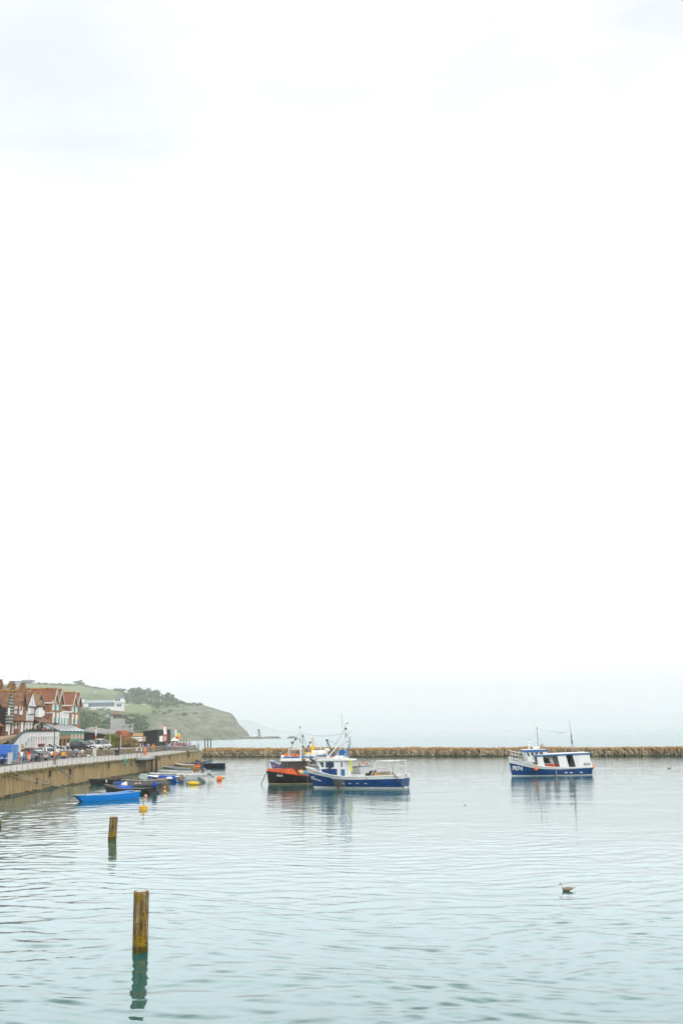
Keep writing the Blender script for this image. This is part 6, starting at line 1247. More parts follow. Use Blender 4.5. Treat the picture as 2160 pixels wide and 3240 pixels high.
# ------------------------------------------------------------------ boats: hull surfaces S(t, h), t stern to bow, h keel to gunwale
class Hull:
    def __init__(s, L, B, sheer, draft=.5, rake=.7, tw=.82, bowfull=2.3, tstern=0.0, flare=.85, chine=.32, bowcut=0.0):
        s.L, s.B, s.sheer, s.draft, s.rake, s.tw, s.bf, s.ts, s.fl, s.ch, s.bc = L, B, sheer, draft, rake, tw, bowfull, tstern, flare, chine, bowcut
    def zs(s, t): return float(np.interp(t, [a for a, _ in s.sheer], [b_ for _, b_ in s.sheer]))
    def b(s, t):
        if t < .5: k = s.tw + (1 - s.tw) * math.sin(math.pi * t)
        else: k = max(0, 1 - ((t - .5) / .5) ** s.bf) * (1 - s.bc) + s.bc
        return max(.012, s.B / 2 * k)
    def S(s, t, h, side=1, off=0.0):
        e = s.ch + (s.fl - s.ch) * max(0, (t - .35) / .65) ** 1.5
        z = -s.draft + h * (s.zs(t) + s.draft); hw = s.draft / (s.zs(t) + s.draft)
        y = s.b(t) * max(0, h) ** e
        x = -s.L / 2 + t * s.L + s.rake * max(0, (t - .4) / .6) ** 3 * (h - hw) - s.ts * (1 - t) ** 6 * (h - hw)
        return Vector((x, side * (y + off), z))
    def hz(s, t, z): return (z + s.draft) / (s.zs(t) + s.draft)
    def band(s, h0, h1, nt=22, nh=5, off=0.0, transom=True, t0=0.0, t1=1.0):
        """both sides between two heights (functions of t giving z)"""
        m = MB()
        for side in (1, -1):
            rows = []
            for i in range(nt + 1):
                t = t0 + (t1 - t0) * i / nt; a, b_ = s.hz(t, h0(t)), s.hz(t, h1(t)); rows.append([s.S(t, a + (b_ - a) * j / nh, side, off) for j in range(nh + 1)])
            m.loft(rows, closed=False, cap=False)
        if transom:
            a, b_ = s.hz(0, h0(0)), s.hz(0, h1(0))
            L_ = [s.S(0, a + (b_ - a) * j / nh, 1, off) for j in range(nh + 1)]; R_ = [s.S(0, a + (b_ - a) * j / nh, -1, off) for j in range(nh + 1)]
            m.loft([L_, R_], closed=False, cap=False)
        return m
    def side(s, x, z, side=1, off=.02):
        t = (x + s.L / 2) / s.L
        for _ in range(12):
            t = max(0, min(1, t)); p = s.S(t, s.hz(t, z), side); t += (x - p.x) / s.L
        return s.S(max(0, min(1, t)), s.hz(max(0, min(1, t)), z), side, off)
    def rail(s, m, dz, r, n=5, t0=0.0, t1=1.0, off=0.0, nt=24):
        for side in (1, -1): m.tube([s.S(t0 + (t1 - t0) * i / nt, s.hz(t0 + (t1 - t0) * i / nt, s.zs(t0 + (t1 - t0) * i / nt) + dz), side, off) for i in range(nt + 1)], r, n)
        return m
    def plane(s, z, t0=.0, t1=.97, inset=.05, nt=18):
        m = MB(); rows = []
        for i in range(nt + 1):
            t = t0 + (t1 - t0) * i / nt; zz = z(t) if callable(z) else z; h = min(1, s.hz(t, zz)); p = s.S(t, h, 1, -inset); w_ = max(.01, p.y); rows.append([Vector((p.x, w_, zz)), Vector((p.x, -w_, zz))])
        m.loft(rows, closed=False, cap=False); return m
def boat_thing(name, label, px, py, rz, cat='boat', group=None):
    return thing(name, label, cat, on(px, py, 0), rz, group)
WHT = pm('boat_white', (.78, .79, .78), .35, var=.08, scale=1.2, wear=(.48, .38, .25), wear_amt=.66, stretch=(1.4, 1.4, .3)); NAVY = pm('boat_navy', (.005, .055, .21), .25, var=.2, scale=.9, wear=(.012, .10, .28), wear_amt=.62)
RUSTB = pm('boat_orange', (.58, .09, .022), .6, var=.2, scale=1.6, wear=(.30, .06, .03), wear_amt=.62); BLKB = pm('boat_black', (.02, .015, .014), .5, var=.4, scale=.8, wear=(.16, .03, .02), wear_amt=.66)
DKBLUE = pm('boat_blue_trim', (.02, .13, .36), .4, var=.12); BRN = pm('boat_varnish', (.10, .05, .025), .6, scale=2, var=.4); GRYP = pm('boat_grey', (.22, .23, .23), .6, var=.15)
DECK = pm('boat_deck', (.30, .32, .30), .85, scale=2, var=.2); WGL = glass_mat('boat_glass', (.06, .085, .09), .08); ROPE = pm('rope_pale', (.42, .39, .30), .9); ROPED = pm('rope_dark', (.05, .06, .05), .9); ROPEG = pm('rope_green', (.20, .42, .34), .9)
BUOYO = pm('buoy_orange', (.80, .17, .02), .45, var=.12); BUOYP = pm('buoy_pink', (.75, .34, .26), .5, var=.12); BUOYY = pm('buoy_yellow', (.75, .40, .015), .5, var=.18, scale=3, wear=(.40, .16, .02), wear_amt=.6); ANTIF = pm('boot_white', (.66, .67, .64), .6, var=.1, wear=(.20, .18, .12), wear_amt=.62)
def buoy(px, py, r_px, mat, label, Y=None, z=None, group='round mooring buoys and fenders', sq=1.0):
    p = on(px, py + r_px * .6, 0) if Y is None else at(px, py, Y); s_ = ppm(p); r = r_px / s_
    if Y is None: p = Vector((p.x, p.y, r * .55))
    t = thing('buoy', label, 'buoy', p, rng.uniform(0, 6), group); MB().ball((0, 0, 0), r, r, r * sq, 14, 10).build('float', mat, t, smooth=True)
    MB().lathe((0, 0, r * sq * .92), [(r * .22, 0), (r * .2, r * .22), (r * .1, r * .3)], 8).build('eye', mat, t); return t
def hull_parts(t, Hh, zb, zw, hull, band, boot=None):
    """zw: boot-top height, zb(t): where the side colour meets the bulwark band"""
    if boot: Hh.band(lambda t_: -Hh.draft * .98, lambda t_: zw, off=.0).build('boot_stripe', boot, t, smooth=True)
    h_ = Hh.band(lambda t_: zw if boot else -Hh.draft * .98, zb).build('hull', hull, t, smooth=True)
    Hh.band(zb, lambda t_: Hh.zs(t_), nh=2, off=.012).build('bulwark', band, t, smooth=True)
    return h_
# ---- the white and blue boat on the right
p0 = on(1741, 2453, 0); k_ = ppm(p0) * 4.3556
fb = thing('fishing_boat', 'blue and white fishing boat with long white shelter, moored alone on the right', 'fishing boat', p0, math.pi + .05)
def fx(zx): return (792 - zx) / k_
def fz(zy): return (822 - zy) / k_
Lf = (1332 - 250) / k_
Hf = Hull(Lf, 3.5, [(0, fz(715)), (.25, fz(716)), (.5, fz(708)), (.68, fz(690)), (.83, fz(640)), (1, fz(566))], .6, (250 - 205) / k_, .86, 2.6, flare=.75, chine=.22)
def zbf(t): return float(np.interp(t, [0, .4, .6, .75, 1], [fz(725), fz(738), fz(732), fz(718), fz(645)]))
hl = hull_parts(fb, Hf, zbf, .09, NAVY, WHT, ANTIF)
Hf.plane(fz(730), inset=.08).build('deck', DECK, fb)
Hf.rail(MB(), .0, .05).build('gunwale_rail', WHT, fb)
Hf.rail(MB(), -.02, .04, t0=.0, t1=.98, off=.03).build('rubbing_strake', WHT, fb)
def fpoly(name, pts, y0, y1, mat, par=fb): return MB().prism([(fx(a), fz(b_)) for a, b_ in pts], 'y', y0, y1).build(name, mat, par)
YS = 1.42
for nm, pts in (('shelter_panel', [(575, 560), (650, 560), (686, 708), (590, 700)]), ('shelter_panel', [(857, 552), (975, 548), (1016, 722), (893, 722)]), ('shelter_panel', [(1070, 545), (1300, 535), (1340, 718), (1108, 722)])):
    for s_ in (1, -1): fpoly(nm, pts, s_ * YS, s_ * (YS - .05), WHT)
fpoly('shelter_panel', [(1296, 540), (1302, 540), (1342, 718), (1336, 718)], -YS + .06, YS - .06, WHT)
MB().prism([(fx(540), fz(562)), (fx(1315), fz(542)), (fx(1315), fz(526)), (fx(540), fz(546))], 'y', -1.55, 1.55).build('shelter_fascia', DKBLUE, fb)
fpoly('shelter_roof', [(560, 545), (1308, 525), (1300, 517), (830, 528), (760, 528), (560, 541)], -1.5, 1.5, WHT)
wh = fpoly('wheelhouse', [(436, 505), (700, 503), (790, 541), (560, 541), (555, 640), (470, 640)], -1.05, 1.05, WHT)
fpoly('wheelhouse_roof', [(420, 502), (735, 498), (730, 474), (415, 476)], -1.2, 1.2, DKBLUE); fpoly('roof_top', [(425, 476), (725, 474), (715, 468), (430, 470)], -1.1, 1.1, WHT)
for pts in ([(447, 512), (475, 512), (492, 562), (462, 562)], [(503, 510), (545, 510), (545, 548), (512, 556)], [(562, 508), (606, 508), (606, 541), (562, 541)], [(625, 508), (668, 508), (680, 538), (625, 538)]):
    for s_ in (1, -1): fpoly('window', pts, s_ * 1.055, s_ * 1.03, WGL)
MB().slab((fx(440) + .02, -.9, fz(508)), (fx(440) + .02, .9, fz(508)), (fx(462) + .03, .9, fz(560)), (fx(462) + .03, -.9, fz(560)), -.04).build('windscreen', WGL, fb)
MB().bx(fx(1296), fx(1065), -1.3, 1.3, fz(735), fz(722)).build('hatch_cover', GRYP, fb)
# bow rail
m = MB(); top_ = [(210, 476), (262, 487), (335, 505), (440, 527)]
for s_ in (1, -1):
    P = [Vector((fx(a), s_ * w_, fz(b_))) for (a, b_), w_ in zip(top_, (.08, .55, .95, 1.15))]; m.tube(P, .025); P2 = [Vector((fx(a), s_ * w_, fz(b_))) for (a, b_), w_ in zip([(262, 530), (335, 548), (440, 572)], (.55, .95, 1.15))]; m.tube(P2, .02)
    for (a, b_), w_, zb2 in ((top_[1], .55, 590), (top_[2], .95, 620), (top_[3], 1.15, 645)): m.cyl((fx(a), s_ * w_, fz(b_)), (fx(a), s_ * w_, fz(zb2)), .025)
m.build('bow_rail', WHT, fb)
m = MB(); [m.cyl((fx(a), s_ * (Hf.side(fx(a), fz(b_)).y - .1), fz(b_) - .1), (fx(a), s_ * (Hf.side(fx(a), fz(b_)).y - .1), fz(b_) + .22), .03) for s_ in (1, -1) for a, b_ in ((360, 605), (445, 636))]; m.build('stanchion', WHT, fb)
mast = MB().cyl((fx(640), .0, fz(470)), (fx(632), 0, fz(165)), .045, .03, 6).build('mast', pm('mast_wood', (.28, .22, .14), .6), fb)
MB().cyl((fx(620), .02, fz(190)), (fx(645), .02, fz(186)), .03).build('crosstree', MATS['mast_wood'], mast)
for a in (617, 637): MB().cyl((fx(a), .1, fz(190)), (fx(a), .1, fz(10)), .008, .004, 4).build('whip_aerial', WHT, mast)
rm = MB().cyl((fx(1098), .3, fz(520)), (fx(1103), .1, fz(240)), .035, .03).cyl((fx(1145), -.3, fz(520)), (fx(1108), .0, fz(240)), .035, .03).cyl((fx(1107), 0, fz(250)), (fx(1095), 0, fz(85)), .03, .015)
for zy, xa, xb in ((440, 1099, 1135), (395, 1100, 1130)): rm.cyl((fx(xa), .2, fz(zy)), (fx(xb), -.2, fz(zy)), .025)
rm = rm.build('aft_mast', GRYP, fb)
MB().add([(fx(1092), .1, fz(300)), (fx(1118), .05, fz(290)), (fx(1110), .07, fz(335)), (fx(1090), .12, fz(305))], [(0, 1, 2, 3)]).build('tattered_flag', pm('flag_brown', (.22, .05, .04), .8), rm, fix=False)
MB().prism([(fx(1112), fz(345)), (fx(1100), fz(398)), (fx(1128), fz(398))], 'y', .0, .05).build('day_shape', M_BLKT, rm)
P = [Vector((fx(632 + (1095 - 632) * f), 0, fz(187 + (243 - 187) * f) - .25 * math.sin(math.pi * f))) for f in [k / 10 for k in range(11)]]
w_ = MB().tube(P, .01, 4).build('mast_wire', ROPED, fb); MB().lathe(P[7] + Vector((0, 0, -.15)), [(.10, 0), (.06, .06), (.02, .15)], 6).build('hanging_lamp', GRYP, w_)
rd_ = MB().lathe((fx(510), 0, fz(470)), [(.10, 0), (.06, .25), (.07, .35), (.16, .5), (.17, .62), (.08, .68)], 10).build('radar_post', WHT, fb); MB().box((fx(513), 0, fz(370)), (.78, .1, .09)).build('radar_bar', WHT, rd_)
m = MB().cyl((fx(562), .25, fz(452)), (fx(650), .25, fz(452)), .17, None, 12).build('life_raft', WHT, fb, smooth=False)
m = MB().tube([(fx(660), .5, fz(500)), (fx(660), .5, fz(430)), (fx(690), .45, fz(395))], .045, 6).build('exhaust_pipe', M_BLKT, fb); MB().cyl((fx(662), .5, fz(538)), (fx(662), .5, fz(500)), .09, None, 8).build('red_bottle', pm('bottle_red', (.6, .04, .02), .5), fb)
MB().lathe((fx(712), -.2, fz(462)), [(.12, 0), (.12, .25), (.05, .33), (.06, .42)], 8).build('tan_canister', pm('canister_tan', (.42, .25, .06), .7), fb)
ht_l = MB().cyl((fx(740), -.35, fz(620)), (fx(740), .45, fz(620)), .3, None, 12).box((fx(745), 0, fz(650)), (.8, .9, .2)).build('net_hauler', M_BLKT, fb); MB().tube([(fx(715), .1, fz(580)), (fx(712), .2, fz(620)), (fx(760), .2, fz(600))], .06).build('hauler_arm', GRYP, ht_l)
for xa, xb, ya_, yb_, mt, nm in ((705, 805, -.2, .9, 'bottle_red', 'red_crate'), (810, 880, -.4, .8, 'bottle_red', 'red_crate')):
    t_ = thing('fish_crate', {705: 'red crate under the shelter of the right-hand boat, by the hauler', 810: 'red crate with an orange strap under the shelter of the right-hand boat'}[xa], 'crate', fb.matrix_world @ Vector((0, 0, 0)), 0, 'red crates aboard the right-hand boat')
    t_.location = p0 + Matrix.Rotation(math.pi + .05, 3, 'Z') @ Vector((fx((xa + xb) / 2), .4, fz(732))); t_.rotation_euler = (0, 0, .05); hw = (xb - xa) / 2 / k_
    MB().bx(-hw, hw, -.3, .3, 0, .06).bx(-hw, hw, -.3, -.26, .06, .5).bx(-hw, hw, .26, .3, .06, .5).bx(-hw, -hw + .04, -.26, .26, .06, .5).bx(hw - .04, hw, -.26, .26, .06, .5).build('box_body', MATS[mt], t_); MB().bx(-hw - .02, hw + .02, -.32, -.26, .503, .55).bx(-hw - .02, hw + .02, .26, .32, .503, .55).build('rim', MATS[mt], t_)
    if xa > 800: MB().bx(-hw + .05, -hw + .18, -.33, -.305, .0, .56).build('strap', pm('strap_orange', (.75, .35, .03), .6), t_)
MB().bx(fx(1098), fx(1040), -.9, -.8, fz(715), fz(560)).build('dark_post', BRN, fb)
def hull_text(par, Hh, body, x0, z0, size, mat, bold=.02, xs=1.0, slope=0.0, name='registration'):
    text_obj(name, body, size, mat, par, lambda u, v, w_: Hh.side(x0 - u, z0 + v + slope * u, 1, .03 + w_ * .3), .012, bold, xs)
hull_text(fb, Hf, 'FE74', fx(262), fz(738), .62, WHT, .028, .92, -.08)
hull_text(fb, Hf, 'PETER PAUL', fx(265), fz(612), .30, pm('name_blue', (.20, .28, .45), .5), .004, .82, -.17, 'boat_name')
text_obj('registration', 'FE74', .43, pm('letter_black', (.03, .03, .03), .5), fb, lambda u, v, w_: Vector((fx(1215) - u, YS + .012 + w_, fz(695) + v)), .006, .006, .95)
m = MB(); q_ = Hf.side(fx(825), .55, 1, .05); m.cyl((fx(825), q_.y, .68), (fx(827), q_.y - .04, -.2), .07, .06, 6); m.build('timber_fender', pm('fender_wood', (.36, .33, .27), .8), fb)
for a in (962, 1035, 1175): c = Hf.side(fx(a), .34, 1, .015); MB().box(c, (.34, .03, .1)).build('scupper', WHT, fb)
def free_rope(label, pts, r=.022, mat=ROPE, name='mooring_rope', group='mooring ropes in the harbour'):
    p_ = Vector(pts[0]); t = thing(name, label, 'rope', p_, 0, group); MB().tube([Vector(a) - p_ for a in pts], r, 5).build('strand', mat, t)
    MB().ring((0, 0, 0), min(r * 3, .06), min(r, .02), (0, 1, 0), 8).build('eye_splice', mat, t); return t
def sag(a, b_, s_, n=9): return [Vector(a).lerp(Vector(b_), k / n) - Vector((0, 0, s_ * math.sin(math.pi * k / n))) for k in range(n + 1)]
def W(o, rz, v): return o + Matrix.Rotation(rz, 3, 'Z') @ Vector(v)
RZf = math.pi + .05
free_rope('bow mooring line of the right-hand blue and white boat', sag(W(p0, RZf, (fx(212), 0, fz(580))), on(1586, 2452, -.05), .05), .02)
free_rope('stern mooring line of the right-hand blue and white boat', sag(W(p0, RZf, (fx(1338), 1.0, fz(715))), on(1882, 2447, -.05), .02), .02)
c = Hf.side(fx(553), fz(728), 1, .22); P_ = W(p0, RZf, c); t = buoy(1687, 2426, 28 / 4.3556, BUOYO, 'round orange fender on the bow side of the right-hand boat', Y=P_.y); t.location = P_
P_ = W(p0, RZf, (fx(1352), .9, fz(714))); t = buoy(1871, 2423, 25 / 4.3556, BUOYO, 'round orange fender at the stern of the right-hand boat', Y=P_.y, sq=1.25); t.location = P_

# ---- blue boat with the white wheelhouse in the middle
p1 = on(1136.6, 2493, 0); k1 = ppm(p1) * 3.0154; RZ1 = math.pi - .34; cs = math.cos(.34)
rb_ = thing('fishing_boat', 'blue fishing boat with white wheelhouse and aft gantry in the middle', 'fishing boat', p1, RZ1)
def gx(zx): return (1015 - zx) / k1 / cs
def gz(zy): return (703 - zy) / k1
L1 = (1450 - 580) / k1 / cs
H1 = Hull(L1, 3.5, [(0, gz(582)), (.3, gz(590)), (.6, gz(592)), (.75, gz(578)), (.88, gz(545)), (1, gz(508))], .6, 1.2, .86, 2.5, flare=.8, chine=.25)
def zb1(t): return float(np.interp(t, [0, .3, .55, .56, .75, .76, .9, 1], [gz(612), gz(617), gz(620), gz(620), gz(612), gz(602), gz(582), gz(560)]))
hull_parts(rb_, H1, zb1, .16, NAVY, WHT, ANTIF); H1.rail(MB(), .01, .055).build('gunwale_rail', WHT, rb_)
H1.plane(gz(615), inset=.1).build('deck', DECK, rb_)
H1.band(lambda t: .18, lambda t: zb1(t) - .01, nt=5, nh=3, off=.014, transom=False, t0=.60, t1=.735).build('grey_patch', pm('primer_grey', (.13, .14, .15), .6, var=.15), rb_, smooth=True)
c = H1.side(gx(850), .4, 1, .06); m = MB().cyl((gx(848), c.y + .02, gz(618)), (gx(846), c.y - .12, -.25), .1, .09, 7); m.build('rusted_fender_post', pm('rust_post', (.12, .055, .03), .9, scale=5, var=.4), rb_)
for a in (905, 970, 1043, 1120): c = H1.side(gx(a), gz(655), 1, .012); MB().box(c, (.22, .03, .06)).build('scupper', WHT, rb_)
def gpoly(name, pts, y0, y1, mat, par=rb_): return MB().prism([(gx(a), gz(b_)) for a, b_ in pts], 'y', y0, y1).build(name, mat, par)
gpoly('wheelhouse', [(645, 447), (905, 447), (910, 606), (720, 590), (700, 575), (672, 540)], -1.0, 1.0, WHT)
gpoly('wheelhouse_roof', [(632, 450), (960, 446), (955, 436), (860, 430), (760, 420), (690, 425), (640, 440)], -1.15, 1.15, WHT)
for pts in ([(666, 460), (706, 460), (708, 506), (690, 508)], [(727, 458), (806, 458), (806, 508), (727, 508)], [(875, 458), (888, 458), (888, 505), (875, 505)]):
    for s_ in (1, -1): gpoly('window', pts, s_ * 1.012, s_ * .99, WGL)
MB().slab((gx(646) + .03, -.85, gz(458)), (gx(646) + .03, .85, gz(458)), (gx(664) + .05, .85, gz(512)), (gx(664) + .05, -.85, gz(512)), -.03).build('windscreen', WGL, rb_)
for s_ in (1, -1): gpoly('blue_panel', [(682, 524), (836, 522), (836, 584), (715, 578), (700, 570)], s_ * 1.015, s_ * .985, DKBLUE if False else NAVY); gpoly('door', [(872, 526), (909, 526), (911, 600), (872, 600)], s_ * 1.017, s_ * .985, pm('door_blue', (.03, .14, .30), .4))
m = MB().bx(gx(762), gx(762) - .10, 1.02, 1.12, gz(575), gz(455)).cyl((gx(772), 1.03, gz(486)), (gx(772), 1.28, gz(486)), .30, .27, 14).build('pot_hauler', pm('hauler_navy', (.012, .03, .10), .4), rb_)
# rig
def tubes(name, segs, r, mat, par=rb_, n=6):
    m = MB(); [m.tube([Vector((gx(a), y, gz(b_))) for a, y, b_ in s_], r, n) for s_ in segs]; return m.build(name, mat, par)
mm = tubes('main_mast', [[(885, 0, 440), (886, 0, 150)]], .055, WHT); tubes('rust_sleeve', [[(893, 0, 235), (896, 0, 190)]], .05, pm('rust_tube', (.35, .13, .05), .8), mm)
tubes('masthead_aerial', [[(888, 0, 152), (891, 0, 100), (912, 0, 96)], [(860, 0, 126), (886, 0, 124)], [(862, 0, 126), (858, 0, 5)], [(905, .1, 215), (950, .1, 170)], [(912, 0, 190), (914, 0, 155)], [(872, .1, 175), (875, .1, 140)]], .016, GRYP, mm, 4)
MB().box((gx(912), 0, gz(96)), (.12, .12, .1)).box((gx(893), 0, gz(148)), (.16, .16, .2)).build('anemometer', M_BLKT, mm)
tubes('sloping_strut', [[(728, .55, 420), (812, .3, 322)], [(785, -.4, 418), (838, -.25, 318)], [(812, .3, 322), (884, 0, 240)]], .055, WHT)
tubes('tripod_leg', [[(868, -.4, 440), (885, 0, 265)], [(926, .2, 436), (940, .2, 240)], [(895, 0, 272), (935, .2, 272)]], .045, GRYP)
tubes('boom', [[(712, .1, 252), (735, .1, 310), (772, .1, 410)]], .055, M_BLKT); MB().box((gx(712), .1, gz(256)), (.2, .15, .2)).build('boom_block', BRN, rb_)
tubes('boom_wire', [[(720, .1, 254), (760, .08, 272), (800, .05, 285), (830, 0, 290)]], .014, ROPED, rb_, 4)
tubes('post_light', [[(940, .2, 240), (938, .2, 225)], [(710, .0, 330), (711, .0, 245)]], .03, GRYP); MB().lathe((gx(940), .2, gz(225)), [(.08, 0), (.1, .1), (.05, .16)], 8).lathe((gx(713), 0, gz(242)), [(.08, 0), (.1, .08), (.03, .14)], 8).build('deck_light', WHT, rb_)
tubes('blue_rope', [[(940, .3, 275), (928, .3, 340), (915, .3, 420)], [(930, .35, 290), (915, .35, 350), (898, .35, 400)]], .03, pm('rope_blue', (.08, .25, .52), .8), rb_, 5)
rd_ = tubes('radar_post', [[(708, 0, 425), (710, 0, 360)]], .08, WHT); MB().lathe((gx(712), 0, gz(358)), [(.30, 0), (.33, .06), (.33, .22), (.28, .27)], 14).build('radar_dome', WHT, rd_)
m = MB().cyl((gx(850), -.1, gz(372)), (gx(850), .12, gz(372)), .31, .28, 16).cyl((gx(868), -.1, gz(368)), (gx(868), .1, gz(368)), .26, .24, 14).build('rope_drum', pm('drum_blue', (.01, .13, .40), .5), rb_)
for a in (820, 862): MB().cyl((gx(a - 17), .4, gz(416)), (gx(a + 18), .4, gz(416)), .17, None, 12).build('life_raft', WHT, rb_)
MB().cyl((gx(742), .2, gz(418)), (gx(766), .2, gz(418)), .11, None, 8).build('orange_float', BUOYO, rb_)
tubes('aft_gantry', [[(1165, 1.35, 600), (1218, 1.3, 455)], [(1315, -1.2, 575), (1346, -1.2, 452)], [(1425, -1.2, 575), (1424, -1.2, 452)], [(1350, 1.35, 585), (1352, 1.35, 520)], [(1214, 1.3, 452), (1346, 1.3, 452)]], .036, WHT)
tubes('gantry_beam', [[(1214, 1.3, 452), (1260, 0, 450), (1426, -1.2, 450)], [(1214, 1.3, 453), (1430, 1.2, 450)]], .036, WHT); tubes('gantry_rail', [[(1196, 1.32, 506), (1300, 1.3, 506)], [(1345, -1.2, 502), (1424, -1.2, 502)]], .02, WHT)
tubes('stern_rod', [[(1346, .6, 505), (1360, .6, 582)]], .02, M_BLKT, rb_, 4); tubes('whip_aerial', [[(1300, .2, 560), (1302, .2, 545)]], .03, BRN)
m = MB().cyl((gx(1147), -.5, gz(565)), (gx(1147), .6, gz(565)), .27, None, 14).cyl((gx(1100), -.2, gz(578)), (gx(1100), .5, gz(578)), .16, None, 10).build('net_drum', pm('net_brown', (.07, .04, .025), .9, scale=8, var=.5), rb_)
for i, (a, b_, h_, mt, lb) in enumerate(((1208, 586, .32, 'pine_board', 'timber box left of the pots on the blue boat aft deck'), (1248, 586, .38, 'pot_buff', 'buff pot second of the row on the blue boat aft deck'), (1283, 586, .40, 'pot_buff', 'buff pot beside the upright stick on the blue boat aft deck'), (1325, 586, .34, 'pot_buff', 'small buff pot nearest the stern of the blue boat'))):
    if mt not in MATS: pm(mt, (.42, .33, .22), .9, scale=9, var=.4)
    t_ = thing('pot', lb, 'crab pot' if i else 'box', W(p1, RZ1, (gx(a), .55, gz(615))), RZ1, 'pots and boxes on the aft deck of the blue boat'); w_ = .26 if i else .34
    m = MB()
    for x in (-w_, w_): m.bx(x - .02, x + .02, -.22, .22, .0, h_ + .28)
    for z_ in (.03, h_ * .5 + .1, h_ + .25): m.bx(-w_ - .03, w_ + .03, -.24, -.2, z_, z_ + .05).bx(-w_ - .03, w_ + .03, .2, .24, z_, z_ + .05)
    m.build('frame', MATS[mt], t_); MB().bx(-w_ + .025, w_ - .025, -.19, .19, .02, h_ + .24).build('netting', MATS[mt], t_)
m = MB().loft([[(gx(a), y, gz(b_)) for a, y, b_ in ((957, 1.0, 435), (968, 1.05, 435), (980, 1.0, 548), (962, 1.0, 548))], [(gx(a), y, gz(b_)) for a, y, b_ in ((957, .9, 435), (968, .85, 435), (980, .85, 548), (962, .85, 548))]]).build('hanging_oilskin', pm('oilskin_yellow', (.68, .72, .03), .5, var=.2, scale=4), rb_)
hull_text(rb_, H1, 'FE75', gx(556), gz(619), .40, WHT, .016, .62, -.12); hull_text(rb_, H1, 'Rowena', gx(590), gz(627), .29, WHT, .012, .95, -.16, 'boat_name')
free_rope('dark stern line hanging from the blue boat to the water', sag(W(p1, RZ1, (gx(1395), 1.72, gz(580))), on(1281, 2501, -.1), -.05), .05, ROPED); free_rope('thin stern line at the transom corner of the blue boat', sag(W(p1, RZ1, (gx(1470), .6, gz(578))), on(1291.5, 2499, -.1), .02), .035, ROPED)
for a, b_, r_, y, lb in ((612, 547, 12, .9, 'salmon buoy on the foredeck of the blue boat'), (1390, 580, 12, 1.0, 'salmon buoy on the stern rail of the blue boat')):
    P_ = W(p1, RZ1, (gx(a), y, gz(b_))); t = buoy(1000, 2440, r_ / 3.0154, BUOYP, lb, Y=P_.y); t.location = P_

# ---- red and black boat behind its bow
p2 = on(918, 2480, 0); k2 = ppm(p2) * 8.2526; RZ2 = math.pi + .16; c2_ = math.cos(.16)
hb2 = thing('fishing_boat', 'weathered red and black fishing boat with brown wheelhouse left of the blue boat', 'fishing boat', p2, RZ2)
def ax_(zx): return (808 - zx) / k2 / c2_
def az(zy): return (1648 - zy) / k2
L2 = 8.6; x_b = ax_(245); p2s = x_b - L2 / 2     # local shift so that the bow sits at x_b
H2 = Hull(L2, 3.2, [(0, az(1430)), (.45, az(1440)), (.58, az(1425)), (.72, az(1390)), (1, az(1300))], .6, (250 - 195) / k2, .8, 2.6, flare=.72, chine=.25)
hb2.location = W(p2, RZ2, (p2s, 0, 0))
def bx_(zx): return ax_(zx) - p2s
def zb2(t): return H2.zs(t) - .07
H2.band(lambda t: .02, lambda t: .10, off=.012).build('waterline_stripe', pm('stripe_buff', (.50, .38, .22), .7), hb2, smooth=True)
hull_parts(hb2, H2, zb2, .0, BLKB, RUSTB); H2.plane(az(1455), inset=.06).build('deck', BRN, hb2); H2.rail(MB(), .02, .045).build('gunwale_rail', RUSTB, hb2)
# whaleback foredeck
rows = []
for i in range(13):
    zx = 228 + (965 - 228) * i / 12; x = bx_(zx); tt = max(0, min(1, (x + L2 / 2) / L2)); zt = az(float(np.interp(zx, [228, 850, 970], [1250, 1252, 1392]))); c = H2.side(x, H2.zs(tt) - .02, 1, 0)
    rows.append([Vector((x, c.y, c.z)), Vector((x, c.y * .82, max(c.z + .01, zt))), Vector((x, -c.y * .82, max(c.z + .01, zt))), Vector((x, -c.y, c.z))])
MB().loft(rows, closed=False, cap=True).build('whaleback', RUSTB, hb2)
m = MB()
for s_ in (1, -1):
    y = lambda zx: s_ * max(.12, H2.side(bx_(zx), .9, 1, 0).y * .78)
    m.tube([Vector((bx_(a), y(a), az(b_))) for a, b_ in ((200, 1250), (206, 1110), (225, 1090), (680, 1078), (708, 1110), (712, 1250))], .03); m.tube([Vector((bx_(a), y(a), az(b_))) for a, b_ in ((250, 1250), (252, 1118), (262, 1105))], .025)
    for a in (255, 355, 405, 505, 595): m.cyl((bx_(a), y(a), az(1250)), (bx_(a), y(a), az(1090)), .022)
m.build('bow_rail', pm('rail_blue_grey', (.14, .22, .32), .5), hb2)
def bpoly(name, pts, y0, y1, mat, par=hb2): return MB().prism([(bx_(a), az(b_)) for a, b_ in pts], 'y', y0, y1).build(name, mat, par)
bpoly('wheelhouse', [(600, 1235), (1210, 1235), (1210, 1400), (900, 1400), (850, 1260), (600, 1260)], -.95, .95, BRN)
m = MB()
for k in range(10):
    a = 735 + (1200 - 735) * k / 9; m.bx(bx_(a), bx_(a + 22), .90, .95, az(1236), az(1070)).bx(bx_(a), bx_(a + 22), -.95, -.90, az(1236), az(1070))
m.bx(bx_(600), bx_(640), -.95, .95, az(1236), az(1070)).bx(bx_(1195), bx_(1215), -.95, .95, az(1236), az(1070)).build('window_slats', BRN, hb2)
MB().bx(bx_(642), bx_(1194), .84, .86, az(1234), az(1072)).bx(bx_(642), bx_(1194), -.86, -.84, az(1234), az(1072)).build('window', WGL, hb2)
